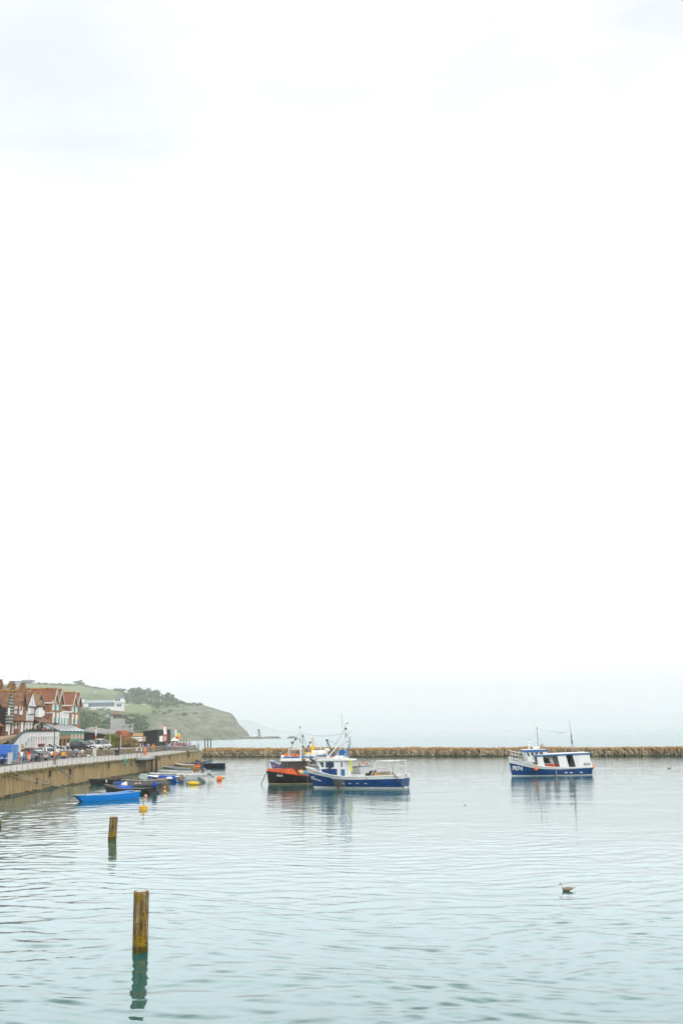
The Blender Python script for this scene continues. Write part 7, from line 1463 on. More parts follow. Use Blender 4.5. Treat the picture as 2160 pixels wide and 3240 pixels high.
bpoly('wheelhouse_roof', [(560, 1068), (1085, 1070), (1085, 1018), (580, 1010)], -1.1, 1.1, WHT); bpoly('roof_hood', [(1085, 1110), (1175, 1110), (1175, 1025), (1085, 1025)], -.9, 1.12, BRN); bpoly('roof_end', [(1178, 1070), (1285, 1070), (1285, 1015), (1178, 1015)], -1.0, 1.1, WHT)
bpoly('plywood_screen', [(1205, 1230), (1285, 1230), (1285, 960), (1205, 975)], .3, .9, pm('old_plywood', (.30, .24, .15), .85, scale=3))
hull_text(hb2, H2, 'HL16', bx_(452), az(1446), .29, WHT, .018, .95, -.02)
MB().bx(bx_(590), bx_(700), .2, .6, az(1250), az(1200)).build('red_box', MATS['bottle_red'], hb2)
tubes2 = lambda name, segs, r, mat, n=5: [None for _ in [0]] and None
def rig2(name, segs, r, mat, par=hb2, n=5):
    m = MB(); [m.tube([Vector((bx_(a), y, az(b_))) for a, y, b_ in s_], r, n) for s_ in segs]; return m.build(name, mat, par)
mst = rig2('mast', [[(1095, 0, 1015), (1095, 0, 340)], [(1068, .1, 1015), (1072, .1, 190)]], .04, WHT); rig2('mast_stay', [[(1090, 0, 350), (980, 0, 480), (800, 0, 800)]], .012, ROPED, mst, 4)
MB().lathe((bx_(1070), .1, az(230)), [(.05, 0), (.07, .08), (.07, .16), (.02, .26)], 8).box((bx_(1060), .1, az(510)), (.2, .1, .12)).box((bx_(1072), .1, az(560)), (.1, .1, .2)).build('mast_lamp', GRYP, mst)
m2_ = rig2('lamp_mast', [[(1140, -.3, 1030), (1150, -.3, 400)]], .03, M_BLKT); MB().box((bx_(1150), -.3, az(435)), (.22, .12, .16)).box((bx_(1130), -.3, az(612)), (.14, .1, .06)).box((bx_(1155), -.3, az(705)), (.2, .15, .16)).build('mast_lamp', M_BLKT, m2_)
rig2('derrick', [[(905, .3, 960), (1030, .2, 795)]], .05, BRN)
def day_shape(o, rz, xf, zf, a, b_, label, pole):
    pa, pb = W(o, rz, a), W(o, rz, b_); d = (pb - pa); c_ = (pa + pb) / 2; t = thing('marker_flag', label, 'flag', pole, 0, 'black bow-tie markers on thin canes')
    L_ = d.length; dn = d.normalized(); pr = MB()
    for s_ in (-1, 1): pr.cyl(c_ - pole + dn * (L_ * .06 * s_), c_ - pole + dn * (L_ / 2 * s_), .02, .15, 10)
    pr.build('black_cones', pm('dayshape_black', (.015, .025, .025), .7), t); MB().cyl((0, 0, 0), c_ - pole + dn * L_ * .55, .018, None, 5).build('cane', WHT, t)
LB = W(p2, RZ2, (p2s, 0, 0))
day_shape(LB, RZ2, None, None, (bx_(845), .2, az(620)), (bx_(968), .2, az(490)), 'left black bow-tie marker above the red and black boat', W(LB, RZ2, (bx_(790), .2, az(1010))))
day_shape(LB, RZ2, None, None, (bx_(1300), -.6, az(725)), (bx_(1362), -.6, az(585)), 'right black bow-tie marker beside the yellow mast', W(LB, RZ2, (bx_(1285), -.6, az(1010))))
P_ = W(LB, RZ2, (bx_(1058), 1.35, az(1352))); t = buoy(948, 2444, 62 / 8.25, pm('buoy_cream', (.66, .50, .24), .6, var=.15), 'large cream buoy on the side of the red and black boat', Y=P_.y); t.location = P_
P_ = W(LB, RZ2, (bx_(1010), 1.15, az(1340))); t = buoy(942, 2443, 50 / 8.25, BUOYO, 'orange buoy tucked behind the large cream one', Y=P_.y); t.location = P_
t_ = thing('fish_box', 'light blue fish box on the red rail beside the cream buoy', 'crate', W(LB, RZ2, (bx_(1170), .9, az(1410))), RZ2); MB().loft([[(-.2, -.15, 0), (.2, -.15, 0), (.2, .15, 0), (-.2, .15, 0)], [(-.23, -.18, .33), (.23, -.18, .33), (.23, .18, .33), (-.23, .18, .33)]]).build('box_body', pm('box_blue', (.05, .33, .66), .5), t_); MB().bx(-.26, .26, -.2, .2, .335, .39).build('white_rim', WHT, t_)
free_rope('bow anchor chain of the red and black boat', sag(W(LB, RZ2, (bx_(205), 0, az(1330))), on(824, 2484, -.1), .02), .045, ROPED); MB()
m = H2.side(bx_(1208), az(1400), 1, .03)
free_rope('line hanging down the red side of the red and black boat', [W(LB, RZ2, (bx_(1212), m.y, az(1320))), W(LB, RZ2, (bx_(1208), m.y, az(1560))), W(LB, RZ2, (bx_(1208), m.y, -.1))], .02, ROPE)

# ---- three boats rafted behind
p3 = on(958, 2468, 0); RZ3 = math.pi + .12; s3 = ppm(p3)
def q3(px, py): return (958 - px) / s3, (2468 - py) / s3
b3 = thing('fishing_boat', 'navy-bowed white boat mostly hidden behind the red and black boat', 'fishing boat', p3, RZ3)
H3 = Hull(178 / s3 * .98, 3.2, [(0, 1.0), (.6, 1.15), (.85, (2468 - 2415) / s3 * .9), (1, (2468 - 2404) / s3)], .6, .8, .85, 2.4, flare=.8, chine=.25)
H3.band(lambda t: -.55, lambda t: H3.zs(t) - .14).build('hull', NAVY, b3, smooth=True); H3.band(lambda t: H3.zs(t) - .14, lambda t: H3.zs(t), nh=1, off=.015).build('bulwark', WHT, b3); H3.plane(.85, inset=.08).build('deck', DECK, b3); H3.rail(MB(), .01, .04).build('gunwale_rail', WHT, b3)
def poly3(name, pts, y0, y1, mat): return MB().prism([q3(a, b_) for a, b_ in pts], 'y', y0, y1).build(name, mat, b3)
poly3('wheelhouse', [(905, 2398), (965, 2398), (970, 2440), (915, 2440)], -1, 1, WHT); poly3('wheelhouse_roof', [(895, 2398), (990, 2398), (990, 2394.5), (895, 2395)], -1.15, 1.15, DKBLUE)
MB().prism([q3(a, b_) for a, b_ in ((918, 2402), (960, 2402), (962, 2412), (920, 2412))], 'y', 1.005, 1.02).build('window', WGL, b3)
x, z = q3(899, 2397); MB().cyl((x + .4, .5, z), (x - .45, .5, z), .28, None, 12).build('life_raft', WHT, b3); x, z = q3(884, 2397)
def rod3(name, segs, r, mat, n=5):
    m = MB(); [m.tube([Vector((q3(a, b_)[0], y, q3(a, b_)[1])) for a, y, b_ in s_], r, n) for s_ in segs]; return m.build(name, mat, b3)
rod3('goalpost_frame', [[(913, .8, 2396), (914, .8, 2373), (958, .8, 2374), (960, .8, 2396)], [(913, -.8, 2396), (914, -.8, 2370), (958, -.8, 2372)]], .035, WHT); rod3('red_beam', [[(918, .4, 2374), (966, .4, 2374)]], .05, pm('beam_red', (.45, .08, .05), .6))
rod3('mast', [[(950, 0, 2396), (950, 0, 2305)], [(954.5, .1, 2396), (954, .1, 2322)], [(935, .2, 2376), (935, .2, 2345)]], .035, WHT); MB().cyl((q3(943, 2372)[0], 0, q3(943, 2372)[1]), (q3(943, 2350)[0], 0, q3(943, 2350)[1]), .14, None, 10).build('radar_reflector', WHT, b3)
for k, (px, py, lb) in enumerate(((908.5, 2387, 'left orange lifebuoy float above the navy-bowed boat'), (934, 2389, 'right orange float above the navy-bowed boat'))):
    x, z = q3(px, py); t = thing('orange_float', lb, 'float', W(p3, RZ3, (x, .6, z - .25)), RZ3, 'orange floats on the wheelhouse roof'); MB().loft([[(-.42, -.2, 0), (.42, -.2, 0), (.42, .2, 0), (-.42, .2, 0)], [(-.34, -.16, .32), (.38, -.16, .32), (.38, .16, .32), (-.34, .16, .32)]]).build('float_body', BUOYO, t); MB().ring((0, 0, .33), .12, .03, (0, 1, 0), 8, 0, math.pi).build('handle', ROPED, t)
x, z = q3(868, 2430); P_ = W(p3, RZ3, (q3(868, 2424)[0], 1.2, q3(868, 2424)[1])); t = buoy(868, 2424, 4.0, BUOYO, 'small orange fender seen through the rail of the red and black boat', Y=P_.y)
MB().prism([q3(a, b_) for a, b_ in ((872, 2420), (890, 2416), (892, 2426), (874, 2428))], 'y', .9, .95).build('purple_tarp', pm('tarp_purple', (.10, .08, .22), .8), b3)
p4 = on(1020, 2461, 0); s4 = ppm(p4); RZ4 = math.pi + .1
def q4(px, py): return (1020 - px) / s4, (2461 - py) / s4
b4 = thing('fishing_boat', 'white boat with bright yellow mast and deck gear behind the blue boat', 'fishing boat', p4, RZ4)
H4 = Hull(170 / s4, 3.4, [(0, 1.2), (.6, 1.3), (1, 2.0)], .6, .8, .85, 2.4, flare=.8, chine=.25)
H4.band(lambda t: -.55, lambda t: H4.zs(t) - .2).build('hull', WHT, b4, smooth=True); H4.band(lambda t: H4.zs(t) - .2, lambda t: H4.zs(t), nh=1, off=.015).build('bulwark', M_BLKT, b4); H4.plane(1.0, inset=.08).build('deck', DECK, b4); H4.rail(MB(), .02, .04).build('gunwale_rail', WHT, b4)
def poly4(name, pts, y0, y1, mat): return MB().prism([q4(a, b_) for a, b_ in pts], 'y', y0, y1).build(name, mat, b4)
poly4('wheelhouse', [(985, 2397), (1020, 2393), (1022, 2432), (990, 2432)], -1.1, 1.1, WHT); poly4('upper_deck', [(965, 2397), (1022, 2394), (1022, 2385), (966, 2387)], -1.2, 1.2, WHT); poly4('blue_stripe', [(935, 2399.5), (985, 2399.5), (985, 2397), (935, 2397)], -1.22, 1.22, DKBLUE)
poly4('yellow_deck_gear', [(966, 2386.5), (987, 2386.5), (986, 2381.5), (966, 2382)], -.6, .8, pm('gear_yellow', (.78, .45, .015), .5, var=.1)); poly4('yellow_deck_gear', [(998, 2386), (1012, 2385), (1011, 2381), (1000, 2380)], -.4, .6, MATS['gear_yellow'])
MB().prism([q4(a, b_) for a, b_ in ((983, 2386), (991, 2386), (993, 2372), (996, 2365), (994, 2357), (991, 2358), (986, 2362), (985, 2372))], 'y', -.25, .25).build('yellow_mast', MATS['gear_yellow'], b4); m = MB(); x, z = q4(990.5, 2359); x2, z2 = q4(989, 2332); m.cyl((x, 0, z), (x2, 0, z2), .07, .03, 6).build('mast_tip', pm('tip_orange', (.65, .33, .12), .6), b4)
for px in (1003, 1012, 1016): x, z = q4(px, 2388); x2, z2 = q4(px, 2345 if px == 1003 else 2366); MB().cyl((x, .2, z), (x2, .2, z2), .03, None, 5).build('upright_rod', WHT, b4)
for px, mt, w_ in ((995, WHT, .34), (1017, WHT, .7)): x, z = q4(px, 2382); MB().cyl((x - w_, .7, z), (x + w_, .7, z), .26, None, 12).build('life_raft', mt, b4)
poly4('hatch', [(1006, 2428), (1016, 2428), (1016, 2400), (1006, 2402)], 1.101, 1.13, GRYP)
rl = MB(); [rl.tube([Vector((q4(a, 2428)[0], 1.2, q4(a, 2428)[1])), Vector((q4(a, 2412)[0], 1.2, q4(a, 2412)[1]))], .03) for a in (976, 984, 992, 1004)]; rl.tube([Vector((q4(974, 2419)[0], 1.2, q4(974, 2419)[1])), Vector((q4(1020, 2419)[0], 1.2, q4(1020, 2419)[1]))], .03); rl.build('deck_rail', WHT, b4)
for k, (px, py, r_, mt, lb) in enumerate(((980, 2408, .26, M_BLKT, 'black tyre fender leftmost on the white boat deck'), (999.5, 2412.5, .34, GRYP, 'grey tyre fender beside the white boat wheelhouse'), (990, 2413, .26, M_BLKT, 'black tyre fender in the middle of the white boat deck'))):
    x, z = q4(px, py); t = thing('tyre_fender', lb, 'tyre', W(p4, RZ4, (x, 1.3, z)), RZ4, 'tyre fenders on the white boat'); MB().ring((0, 0, 0), r_, .1, (0, 1, 0), 14).build('tyre', mt, t); MB().cyl((0, 0, r_), (0, -.05, r_ + .5), .02).build('lanyard', ROPED, t)
P_ = W(p4, RZ4, (q4(1001, 2428)[0], 1.9, q4(1001, 2428)[1])); t = buoy(1001, 2428.5, 5.4, BUOYP, 'salmon round fender at the bow of the blue boat', Y=P_.y)
# boat showing its transom behind the wheelhouse, blue tarpaulin
p5 = on(1062, 2472, 0); s5 = ppm(p5); RZ5 = math.pi - .5
b5 = thing('fishing_boat', 'pale grey boat showing its sloping transom behind the blue boat wheelhouse', 'fishing boat', p5, RZ5)
H5 = Hull(8.2, 3.2, [(0, 1.75), (.5, 1.6), (1, 2.0)], .6, .7, .9, 2.4, tstern=-.3, flare=.8, chine=.35)
H5.band(lambda t: -.55, lambda t: H5.zs(t) - .12).build('hull', pm('hull_palegrey', (.50, .52, .51), .5, var=.12), b5, smooth=True); H5.band(lambda t: H5.zs(t) - .12, lambda t: H5.zs(t), nh=1, off=.015).build('bulwark', GRYP, b5); H5.plane(1.2, inset=.08).build('deck', DECK, b5)
MB().bx(-1.2, 1.8, -1.0, 1.0, 1.2, 2.9).build('wheelhouse', WHT, b5); MB().bx(-1.4, 2.0, -1.1, 1.1, 2.905, 3.0).build('blue_tarpaulin', pm('tarp_blue', (.06, .16, .42), .7, var=.3), b5)
m = MB(); [m.tube([Vector((-4.0, y, 1.7)), Vector((-3.8, y, 2.35)), Vector((-2.2, y, 2.45))], .04) for y in (-1.4, 1.4)]; m.cyl((-3.8, -1.4, 2.35), (-3.8, 1.4, 2.35), .04).build('stern_rail', GRYP, b5)
for y, z_ in ((-.9, 2.0), (.1, 2.2), (.9, 1.95)):
    t = thing('buoy', {-.9: 'orange buoy at the left of the stern rail behind the oilskin', .1: 'orange buoy hung mid rail behind the yellow oilskin', .9: 'orange buoy at the right of the pale grey stern'}[y], 'buoy', W(p5, RZ5, (-3.6, y, z_)), 0, 'round mooring buoys and fenders'); MB().ball((0, 0, 0), .13, n=10, m=7).build('float', BUOYO, t, smooth=True); MB().cyl((0, 0, .12), (0, 0, .2), .04, .03, 6).build('eye', BUOYO, t)
rod3('thin_aerial', [[(922, .3, 2395), (922, .3, 2338)], [(966, -.2, 2396), (965, -.2, 2330)], [(943, .0, 2372), (943, .0, 2335)], [(950, 0, 2315), (905, 0, 2394)], [(950, 0, 2315), (985, 0, 2392)]], .018, GRYP, 4)
m = MB(); [m.tube([Vector((q4(a, b_)[0], y, q4(a, b_)[1])) for a, y, b_ in s_], .018, 4) for s_ in ([(970, .2, 2386), (970, .2, 2350)], [(978, -.3, 2386), (977, -.3, 2358)], [(989, 0, 2335), (1014, 0, 2386)], [(989, 0, 2335), (968, 0, 2386)])]; m.build('rigging', GRYP, b4)
tubes('mast_stay', [[(886, 0, 160), (700, .3, 430)], [(886, 0, 165), (1000, -.3, 440)], [(885, 0, 280), (650, 0, 440)]], .012, ROPED, rb_, 4)
tubes('drawn_line', [[(1150, 1.72, 592), (1110, 1.8, 630), (1000, 1.85, 690)], [(640, 1.2, 590), (690, 1.7, 660), (720, 1.85, 690)]], .014, ROPED, rb_, 4)
# wire between the masts
wa, wb = W(LB, RZ2, (bx_(1095), 0, az(352))), W(p1, RZ1, (gx(884), 0, gz(193)))
free_rope('thin wire strung between the masts of the red and blue boats', sag(wa, wb, .30), .012, ROPED)
# ------------------------------------------------------------------ small craft moored off the quay, buoys, gulls
def dinghy(label, pxa, pya, pxb, pyb, B, sheer, hullm, inm, gun, rake=.35, tw=.85, bf=2.2, bc=0.0, ts=-.1, thwarts=3, floor=.10, flare=.6, chine=.35, name='dinghy', group='small open boats moored off the quay', cat='dinghy', strake=None):
    """bow waterline at pixel a, stern waterline at pixel b"""
    A, B_ = on(pxa, pya, 0), on(pxb, pyb, 0); d = A - B_; L = d.length; o = (A + B_) / 2; rz = math.atan2(d.y, d.x)
    t = thing(name, label, cat, o, rz, group); Hh = Hull(L, B, sheer, .3, rake, tw, bf, ts, flare, chine, bc)
    Hh.band(lambda t_: -.28, lambda t_: Hh.zs(t_), nh=6).build('hull', hullm, t, smooth=True)
    inn = Hh.band(lambda t_: floor, lambda t_: Hh.zs(t_) - .01, nh=4, off=-.045, t0=.01, t1=.97); inn.build('lining', inm, t, smooth=True)
    Hh.plane(floor, t0=.01, t1=.96, inset=.03).build('floor', inm, t)
    if bc > .05:
        a_ = [Hh.S(1, h, 1) for h in (0, .4, .7, 1)]; b2 = [Hh.S(1, h, -1) for h in (0, .4, .7, 1)]; MB().loft([a_, b2], closed=False, cap=False).build('bow_board', hullm, t)
    g = Hh.rail(MB(), .0, .035, 6); g.cyl(Hh.S(0, 1, 1), Hh.S(0, 1, -1), .035)
    if bc > .05: g.cyl(Hh.S(1, 1, 1), Hh.S(1, 1, -1), .035)
    g.build('gunwale', gun, t)
    if strake: Hh.rail(MB(), -.14, .02, 5, off=.012).build('strake', strake, t)
    for k in range(thwarts):
        tt = .16 + .58 * k / max(1, thwarts - 1) if thwarts > 1 else .4; c = Hh.S(tt, Hh.hz(tt, Hh.zs(tt) - .12), 1, -.05); MB().bx(c.x - .13, c.x + .13, -c.y, c.y, c.z - .04, c.z).build('thwart', inm, t)
    return t, Hh, o, rz
def outboard(t, Hh, tilt, cowl, leg=None, y=0.0):
    x0, z0 = -Hh.L / 2 - .08, Hh.zs(0); d = Vector((-math.sin(tilt), 0, -math.cos(tilt)))
    c = Vector((x0, y, z0 + .12)); m = MB()
    A = Matrix.Rotation(-tilt, 3, 'Y')
    rings = [[c + A @ Vector((r * 1.25 * math.cos(a), r * math.sin(a), z)) for a in [k * .628 for k in range(10)]] for r, z in ((.16, -.05), (.21, .05), (.22, .25), (.17, .38), (.06, .42))]
    o = m.loft(rings).build('outboard_motor', cowl, t, smooth=True)
    l_ = MB().cyl(c, c + d * .9, .07, .05, 8).cyl(c + d * .85 + Vector((.12, 0, 0)), c + d * .85 - Vector((.16, 0, 0)), .06, .03, 8); l_.slab(c + d * .8 + Vector((.15, .02, 0)), c + d * .8 - Vector((.2, -.02, 0)), c + d * 1.12 - Vector((.1, -.02, 0)), c + d * 1.12 + Vector((.02, .02, 0)), .03); l_.build('drive_leg', leg or M_BLKT, o)
BRB = pm('dinghy_bright_blue', (.004, .25, .80), .35, var=.08, scale=1.3); BRB2 = pm('dinghy_pale_blue', (.02, .30, .78), .5, var=.12); GREYG = pm('gunwale_worn', (.42, .46, .44), .7, scale=4, var=.3)
BKC = pm('dinghy_black', (.028, .03, .028), .55, var=.3, scale=1.5); BKI = pm('dinghy_dark_lining', (.10, .105, .10), .8, scale=2, var=.3); DKG = pm('dinghy_slate', (.075, .08, .085), .6, var=.25); NVD = pm('dinghy_navy', (.012, .018, .05), .5, var=.25)
WHD = pm('dinghy_dirty_white', (.84, .84, .80), .5, var=.15, scale=1.6, wear=(.35, .30, .18), wear_amt=.64); GRD = pm('dinghy_grey', (.48, .51, .52), .55, var=.18); ORD = pm('canoe_orange', (.72, .40, .10), .5, var=.15); INW = pm('lining_white', (.55, .56, .54), .7, var=.2, scale=2); SLB = pm('slate_blue', (.16, .22, .27), .6, var=.2)
# 1 bright blue pram
d1, Hd1, o1, r1 = dinghy('bright blue open boat with square raked bow, nearest of the small boats', 258, 2537, 425, 2525, 1.75, [(0, .64), (.2, .56), (.6, .50), (.85, .54), (1, .58)], BRB, BRB2, GREYG, rake=1.0, tw=.9, bf=2.6, bc=.38, ts=.12, thwarts=2, flare=.35, chine=.22)
c = Hd1.S(.84, 1, 1, -.08); c2_ = Hd1.S(.72, 1, 1, -.08); MB().loft([[(c.x + .35, -c.y * .8, c.z), (c.x + .35, c.y * .8, c.z), (c2_.x, c2_.y, c2_.z), (c2_.x, -c2_.y, c2_.z)], [(c.x + .35, -c.y * .8, c.z + .03), (c.x + .35, c.y * .8, c.z + .03), (c2_.x, c2_.y * .9, c2_.z + .06), (c2_.x, -c2_.y * .9, c2_.z + .06)]]).build('foredeck', BRB2, d1); MB().cyl((c.x + .25, 0, c.z), (c.x + .25, 0, c.z + .16), .04, None, 6).build('bow_cleat', M_BLKT, d1)
# 2 black clinker dinghy
d2, Hd2, o2, r2 = dinghy('black clinker dinghy with a gull standing on its bow', 338, 2510, 485, 2513, 1.7, [(0, .62), (.3, .50), (.6, .52), (.85, .72), (1, .86)], BKC, BKI, pm('gunwale_grey', (.20, .20, .19), .7), rake=.45, tw=.8, strake=pm('strake_grey', (.10, .10, .095), .7)); outboard(d2, Hd2, R(38), pm('outboard_blue_cover', (.005, .06, .33), .8, var=.3, scale=6))
# 3 dark rigid inflatable behind it
d3, Hd3, o3, r3 = dinghy('dark grey inflatable with a black V transom behind the clinker dinghy', 372, 2500, 503, 2500, 2.0, [(0, .62), (.5, .55), (1, .72)], DKG, BKI, DKG, rake=.5, tw=.95, bf=3)
Hd3.rail(MB(), -.06, .20, 10, off=.04).build('side_tube', DKG, d3, smooth=True)
# 4 black boat by the wall
d4, Hd4, o4, r4 = dinghy('long black open boat lying close under the quay wall', 288, 2483, 415, 2478, 1.9, [(0, .55), (.5, .56), (1, .66)], BKC, BKI, DKG, rake=.45, tw=.8, strake=DKG); 
m = MB(); q = random.Random(2)
for k in range(26): a = q.uniform(-2.2, 1.2); m.ring((a, q.uniform(-.5, .5), .45 + .3 * q.random() * (1 if -1.4 < a < .2 else .3)), q.uniform(.15, .38), .035, (q.uniform(-.5, .5), q.uniform(-.5, .5), 1), 9)
tg_ = thing('net_heap', 'brown heap of rope and netting on the long black boat', 'net', o4, r4); m.build('rope_coils', pm('net_rope', (.17, .12, .07), .95, scale=6, var=.4), tg_); MB().ball((-.6, 0, .5), .7, .45, .25, 10, 6).build('netting', pm('net_dark', (.09, .07, .045), .95, scale=8, var=.5), tg_)
# 5 cluttered grey-brown workboat
d5, Hd5, o5_, r5 = dinghy('cluttered grey-brown workboat behind the dark inflatable', 392, 2492, 536, 2490, 2.0, [(0, .85), (.5, .72), (1, .85)], pm('workboat_grey', (.21, .22, .19), .8, var=.25, wear=(.30, .25, .16), wear_amt=.58), BKI, GREYG, rake=.4, tw=.9)
m = MB(); q = random.Random(6)
for k in range(34): m.box((q.uniform(-2.6, 2.4), q.uniform(-.7, .7), q.uniform(.5, .85)), (q.uniform(.15, .7), q.uniform(.1, .4), q.uniform(.06, .25)), q.uniform(0, 3))
gt = thing('gear_pile', 'muddle of planks and fishing gear filling the cluttered workboat', 'fishing gear', o5_, r5); m.build('boards', pm('old_boards', (.27, .22, .16), .9, scale=3, var=.5), gt)
MB().bx(-.6, 1.6, .55, .62, .62, .70).bx(-2.3, -1.2, -.3, .2, .80, .95).build('red_plank', pm('faded_red', (.42, .14, .10), .8), gt); MB().bx(-.1, .75, -.15, .1, .6, 1.45).build('pale_crate', pm('crate_seafoam', (.40, .52, .49), .7), gt); MB().lathe((-2.5, .1, .85), [(.33, 0), (.36, .1), (.3, .2), (.05, .24)], 12).build('white_tub', WHD, gt)
# 6 blue-sided launch
d6, Hd6, o6, r6 = dinghy('white-railed boat with a bright blue side near the middle of the moored row', 470, 2473, 571, 2475.5, 1.9, [(0, .66), (.5, .60), (1, .75)], pm('launch_blue', (.005, .09, .42), .4, var=.15), WHD, WHD, rake=.6, tw=.9); m = MB(); q = random.Random(8); [m.cyl((-Hd6.L / 2 - .3, q.uniform(-.5, .5), q.uniform(.1, .5)), (-Hd6.L / 2 + q.uniform(-.1, .5), q.uniform(-.6, .6), q.uniform(.4, .9)), .07, None, 6) for _ in range(9)]; m.build('stern_timbers', pm('stern_timber', (.24, .20, .14), .9, scale=5, var=.4), d6)
# 7 long white hull with tilted black outboard
d7, Hd7, o7, r7 = dinghy('longest white hull of the moored row with a black outboard tilted up', 478, 2466, 657, 2469.5, 2.3, [(0, .74), (.5, .68), (1, .80)], WHD, INW, WHD, rake=.5, tw=.92, bf=2.8, flare=.4, chine=.16, strake=GREYG); outboard(d7, Hd7, R(62), GREYG, M_BLKT)
MB().tube([Hd7.S(.42 + .02 * k, Hd7.hz(.42, .72), 1, .03) for k in range(16)], .03).build('green_cover_edge', pm('cover_green', (.03, .14, .10), .7), d7); MB().cyl(Hd7.side(-1.6, .5, 1, .05), Hd7.side(-2.3, .5, 1, .05), .08, None, 8).build('tan_fender', pm('fender_tan', (.5, .38, .18), .7), d7)
# 8 white hull
d8, Hd8, o8, r8 = dinghy('white boat with rust-streaked stern between the ladder boat and the longest hull', 503, 2449, 622, 2451, 2.0, [(0, .60), (.5, .52), (1, .56)], WHD, INW, GREYG, rake=.45, tw=.9, flare=.4, chine=.16); MB().bx(-Hd8.L / 2 - .05, -Hd8.L / 2 + .5, -.6, .6, .4, .9).build('rusted_stern_box', pm('stern_rust', (.33, .17, .06), .85, scale=3, var=.5), d8)
# 9 grey boat with a ladder across it
d9, Hd9, o9, r9 = dinghy('grey boat with dark stern lying behind the white hull', 522, 2442.5, 636, 2445, 2.0, [(0, .62), (.5, .58), (1, .85)], GRD, SLB, GRD, rake=.8, tw=.9, strake=NVD); outboard(d9, Hd9, R(25), DKG)
la, lb2 = on(500, 2439, 1.0), on(556, 2442, .95); t = thing('ladder', 'pale timber ladder lying across the moored boats', 'ladder', la); dv = lb2 - la; sd2 = Vector((-dv.y, dv.x, 0)).normalized() * .32
MB().cyl((0, 0, 0), dv, .05).cyl(sd2, dv + sd2, .05).build('rail', pm('ladder_wood', (.55, .50, .38), .8), t); m = MB(); [m.cyl(dv * ((k + .5) / 8), dv * ((k + .5) / 8) + sd2, .04) for k in range(8)]; m.build('rung', MATS['ladder_wood'], t)
# 10 orange and white canoe-like boat, 11 small white boat, 12 navy boat, 13 grey one behind
d10, Hd10, o10, r10 = dinghy('slim orange-sided open boat with white deck, far along the row', 553, 2428, 622, 2430, 1.3, [(0, .5), (.5, .45), (1, .72)], ORD, INW, WHD, rake=.4, tw=.6)
d11, Hd11, o11, r11 = dinghy('small white and orange boat tucked under the quay wall, farthest of the row', 562, 2415, 592, 2417, 1.4, [(0, .62), (.5, .52), (1, .60)], pm('hull_whiteorange', (.62, .50, .36), .5, var=.3), INW, pm('gunwale_teal', (.03, .25, .22), .6), rake=.3, tw=.85)
d12, Hd12, o12, r12 = dinghy('dark navy dory lying alone at the right end of the moored row', 712, 2431, 624, 2429, 1.8, [(0, .88), (.5, .74), (1, .86)], NVD, BKI, SLB, rake=.12, tw=.9, bf=4); outboard(d12, Hd12, R(20), DKG)
d13, Hd13, o13, r13 = dinghy('slate grey boat just showing behind the dark navy dory', 668, 2421, 622, 2422, 1.8, [(0, .6), (.5, .62), (1, .95)], SLB, BKI, DKG, rake=.4, tw=.9)
for px, py, lb, mt in ((628, 2421, 'red cover on the stern of the dark navy dory', pm('cover_red', (.50, .04, .02), .7)), (627, 2427, 'orange bundle on the stern of the dark navy dory', BUOYO)):
    p = on(px, py + 4, .35); t = thing('bundle', lb, 'bundle', p + Vector((0, -.3, .25)), 0, 'bundles on the dark navy dory'); MB().ball((0, 0, .0), .42, .3, .22, 10, 6).build('cloth', mt, t, smooth=True); MB().tube([(-.4, -.1, .05), (0, -.25, .2), (.4, -.1, .05)], .02).build('lashing', ROPED, t)
# loose things on the boats
def aboard(o, rz, x, y, z): return W(o, rz, (x, y, z))
t = thing('blue_crate', 'royal blue fish crate on the dark inflatable', 'crate', on(380, 2489, .55), .1); MB().loft([[(-.35, -.25, 0), (.35, -.25, 0), (.35, .25, 0), (-.35, .25, 0)], [(-.40, -.28, .4), (.40, -.28, .4), (.40, .28, .4), (-.40, .28, .4)]]).build('box_body', pm('crate_blue', (.01, .10, .52), .5), t); MB().bx(-.43, .43, -.3, .3, .403, .46).build('rim', MATS['crate_blue'], t)
t = thing('white_sack', 'white sack beside the royal blue crate', 'sack', on(393, 2489, .55)); MB().ball((0, 0, .2), .36, .25, .24, 10, 6).build('cloth', WHT, t, smooth=True); MB().ball((.2, 0, .42), .1, n=8, m=5).build('knot', WHT, t)
t = thing('blue_tarpaulin', 'crumpled blue tarpaulin inside the black clinker dinghy', 'tarpaulin', aboard(o2, r2, .5, 0, .38)); m = MB(); q = random.Random(4); m.loft([[(x, math.cos(a) * (.35 + .05 * q.random()), .08 + (.22 + .1 * q.random()) * math.sin(a)) for a in [k * math.pi / 7 for k in range(8)]] for x in [-.65 + .16 * k for k in range(9)]], closed=False); m.build('cloth', pm('tarp_bright_blue', (.005, .09, .55), .6, var=.3, scale=6), t); MB().tube([(-.6, -.3, .1), (-.2, 0, .42), (.5, .3, .1)], .02).build('lashing', ROPED, t)
t = thing('blue_cover', 'blue cover bundle on the bow of the longest white hull', 'cover', on(534, 2461, .72)); MB().bx(-.75, .75, -.3, .3, 0, .25).build('cloth', MATS['crate_blue'], t); MB().ball((-.95, 0, .15), .28, .25, .18, 8, 5).build('loose_end', MATS['crate_blue'], t)
buoy(431, 2482, 5.2, BUOYP, 'left pale pink float of the pair on the inflatable', Y=o3.y - .4); buoy(443, 2481, 5.2, BUOYP, 'right salmon float of the pair on the inflatable', Y=o3.y - .4)
buoy(461.5, 2519, 5.4, BUOYP, 'pale pink ball buoy floating in front of the clinker dinghy'); buoy(521.5, 2505.5, 4.8, BUOYY, 'small amber ball buoy behind the blue-covered outboard'); buoy(522, 2492, 4.6, BUOYO, 'small orange ball hanging at the inflatable transom')
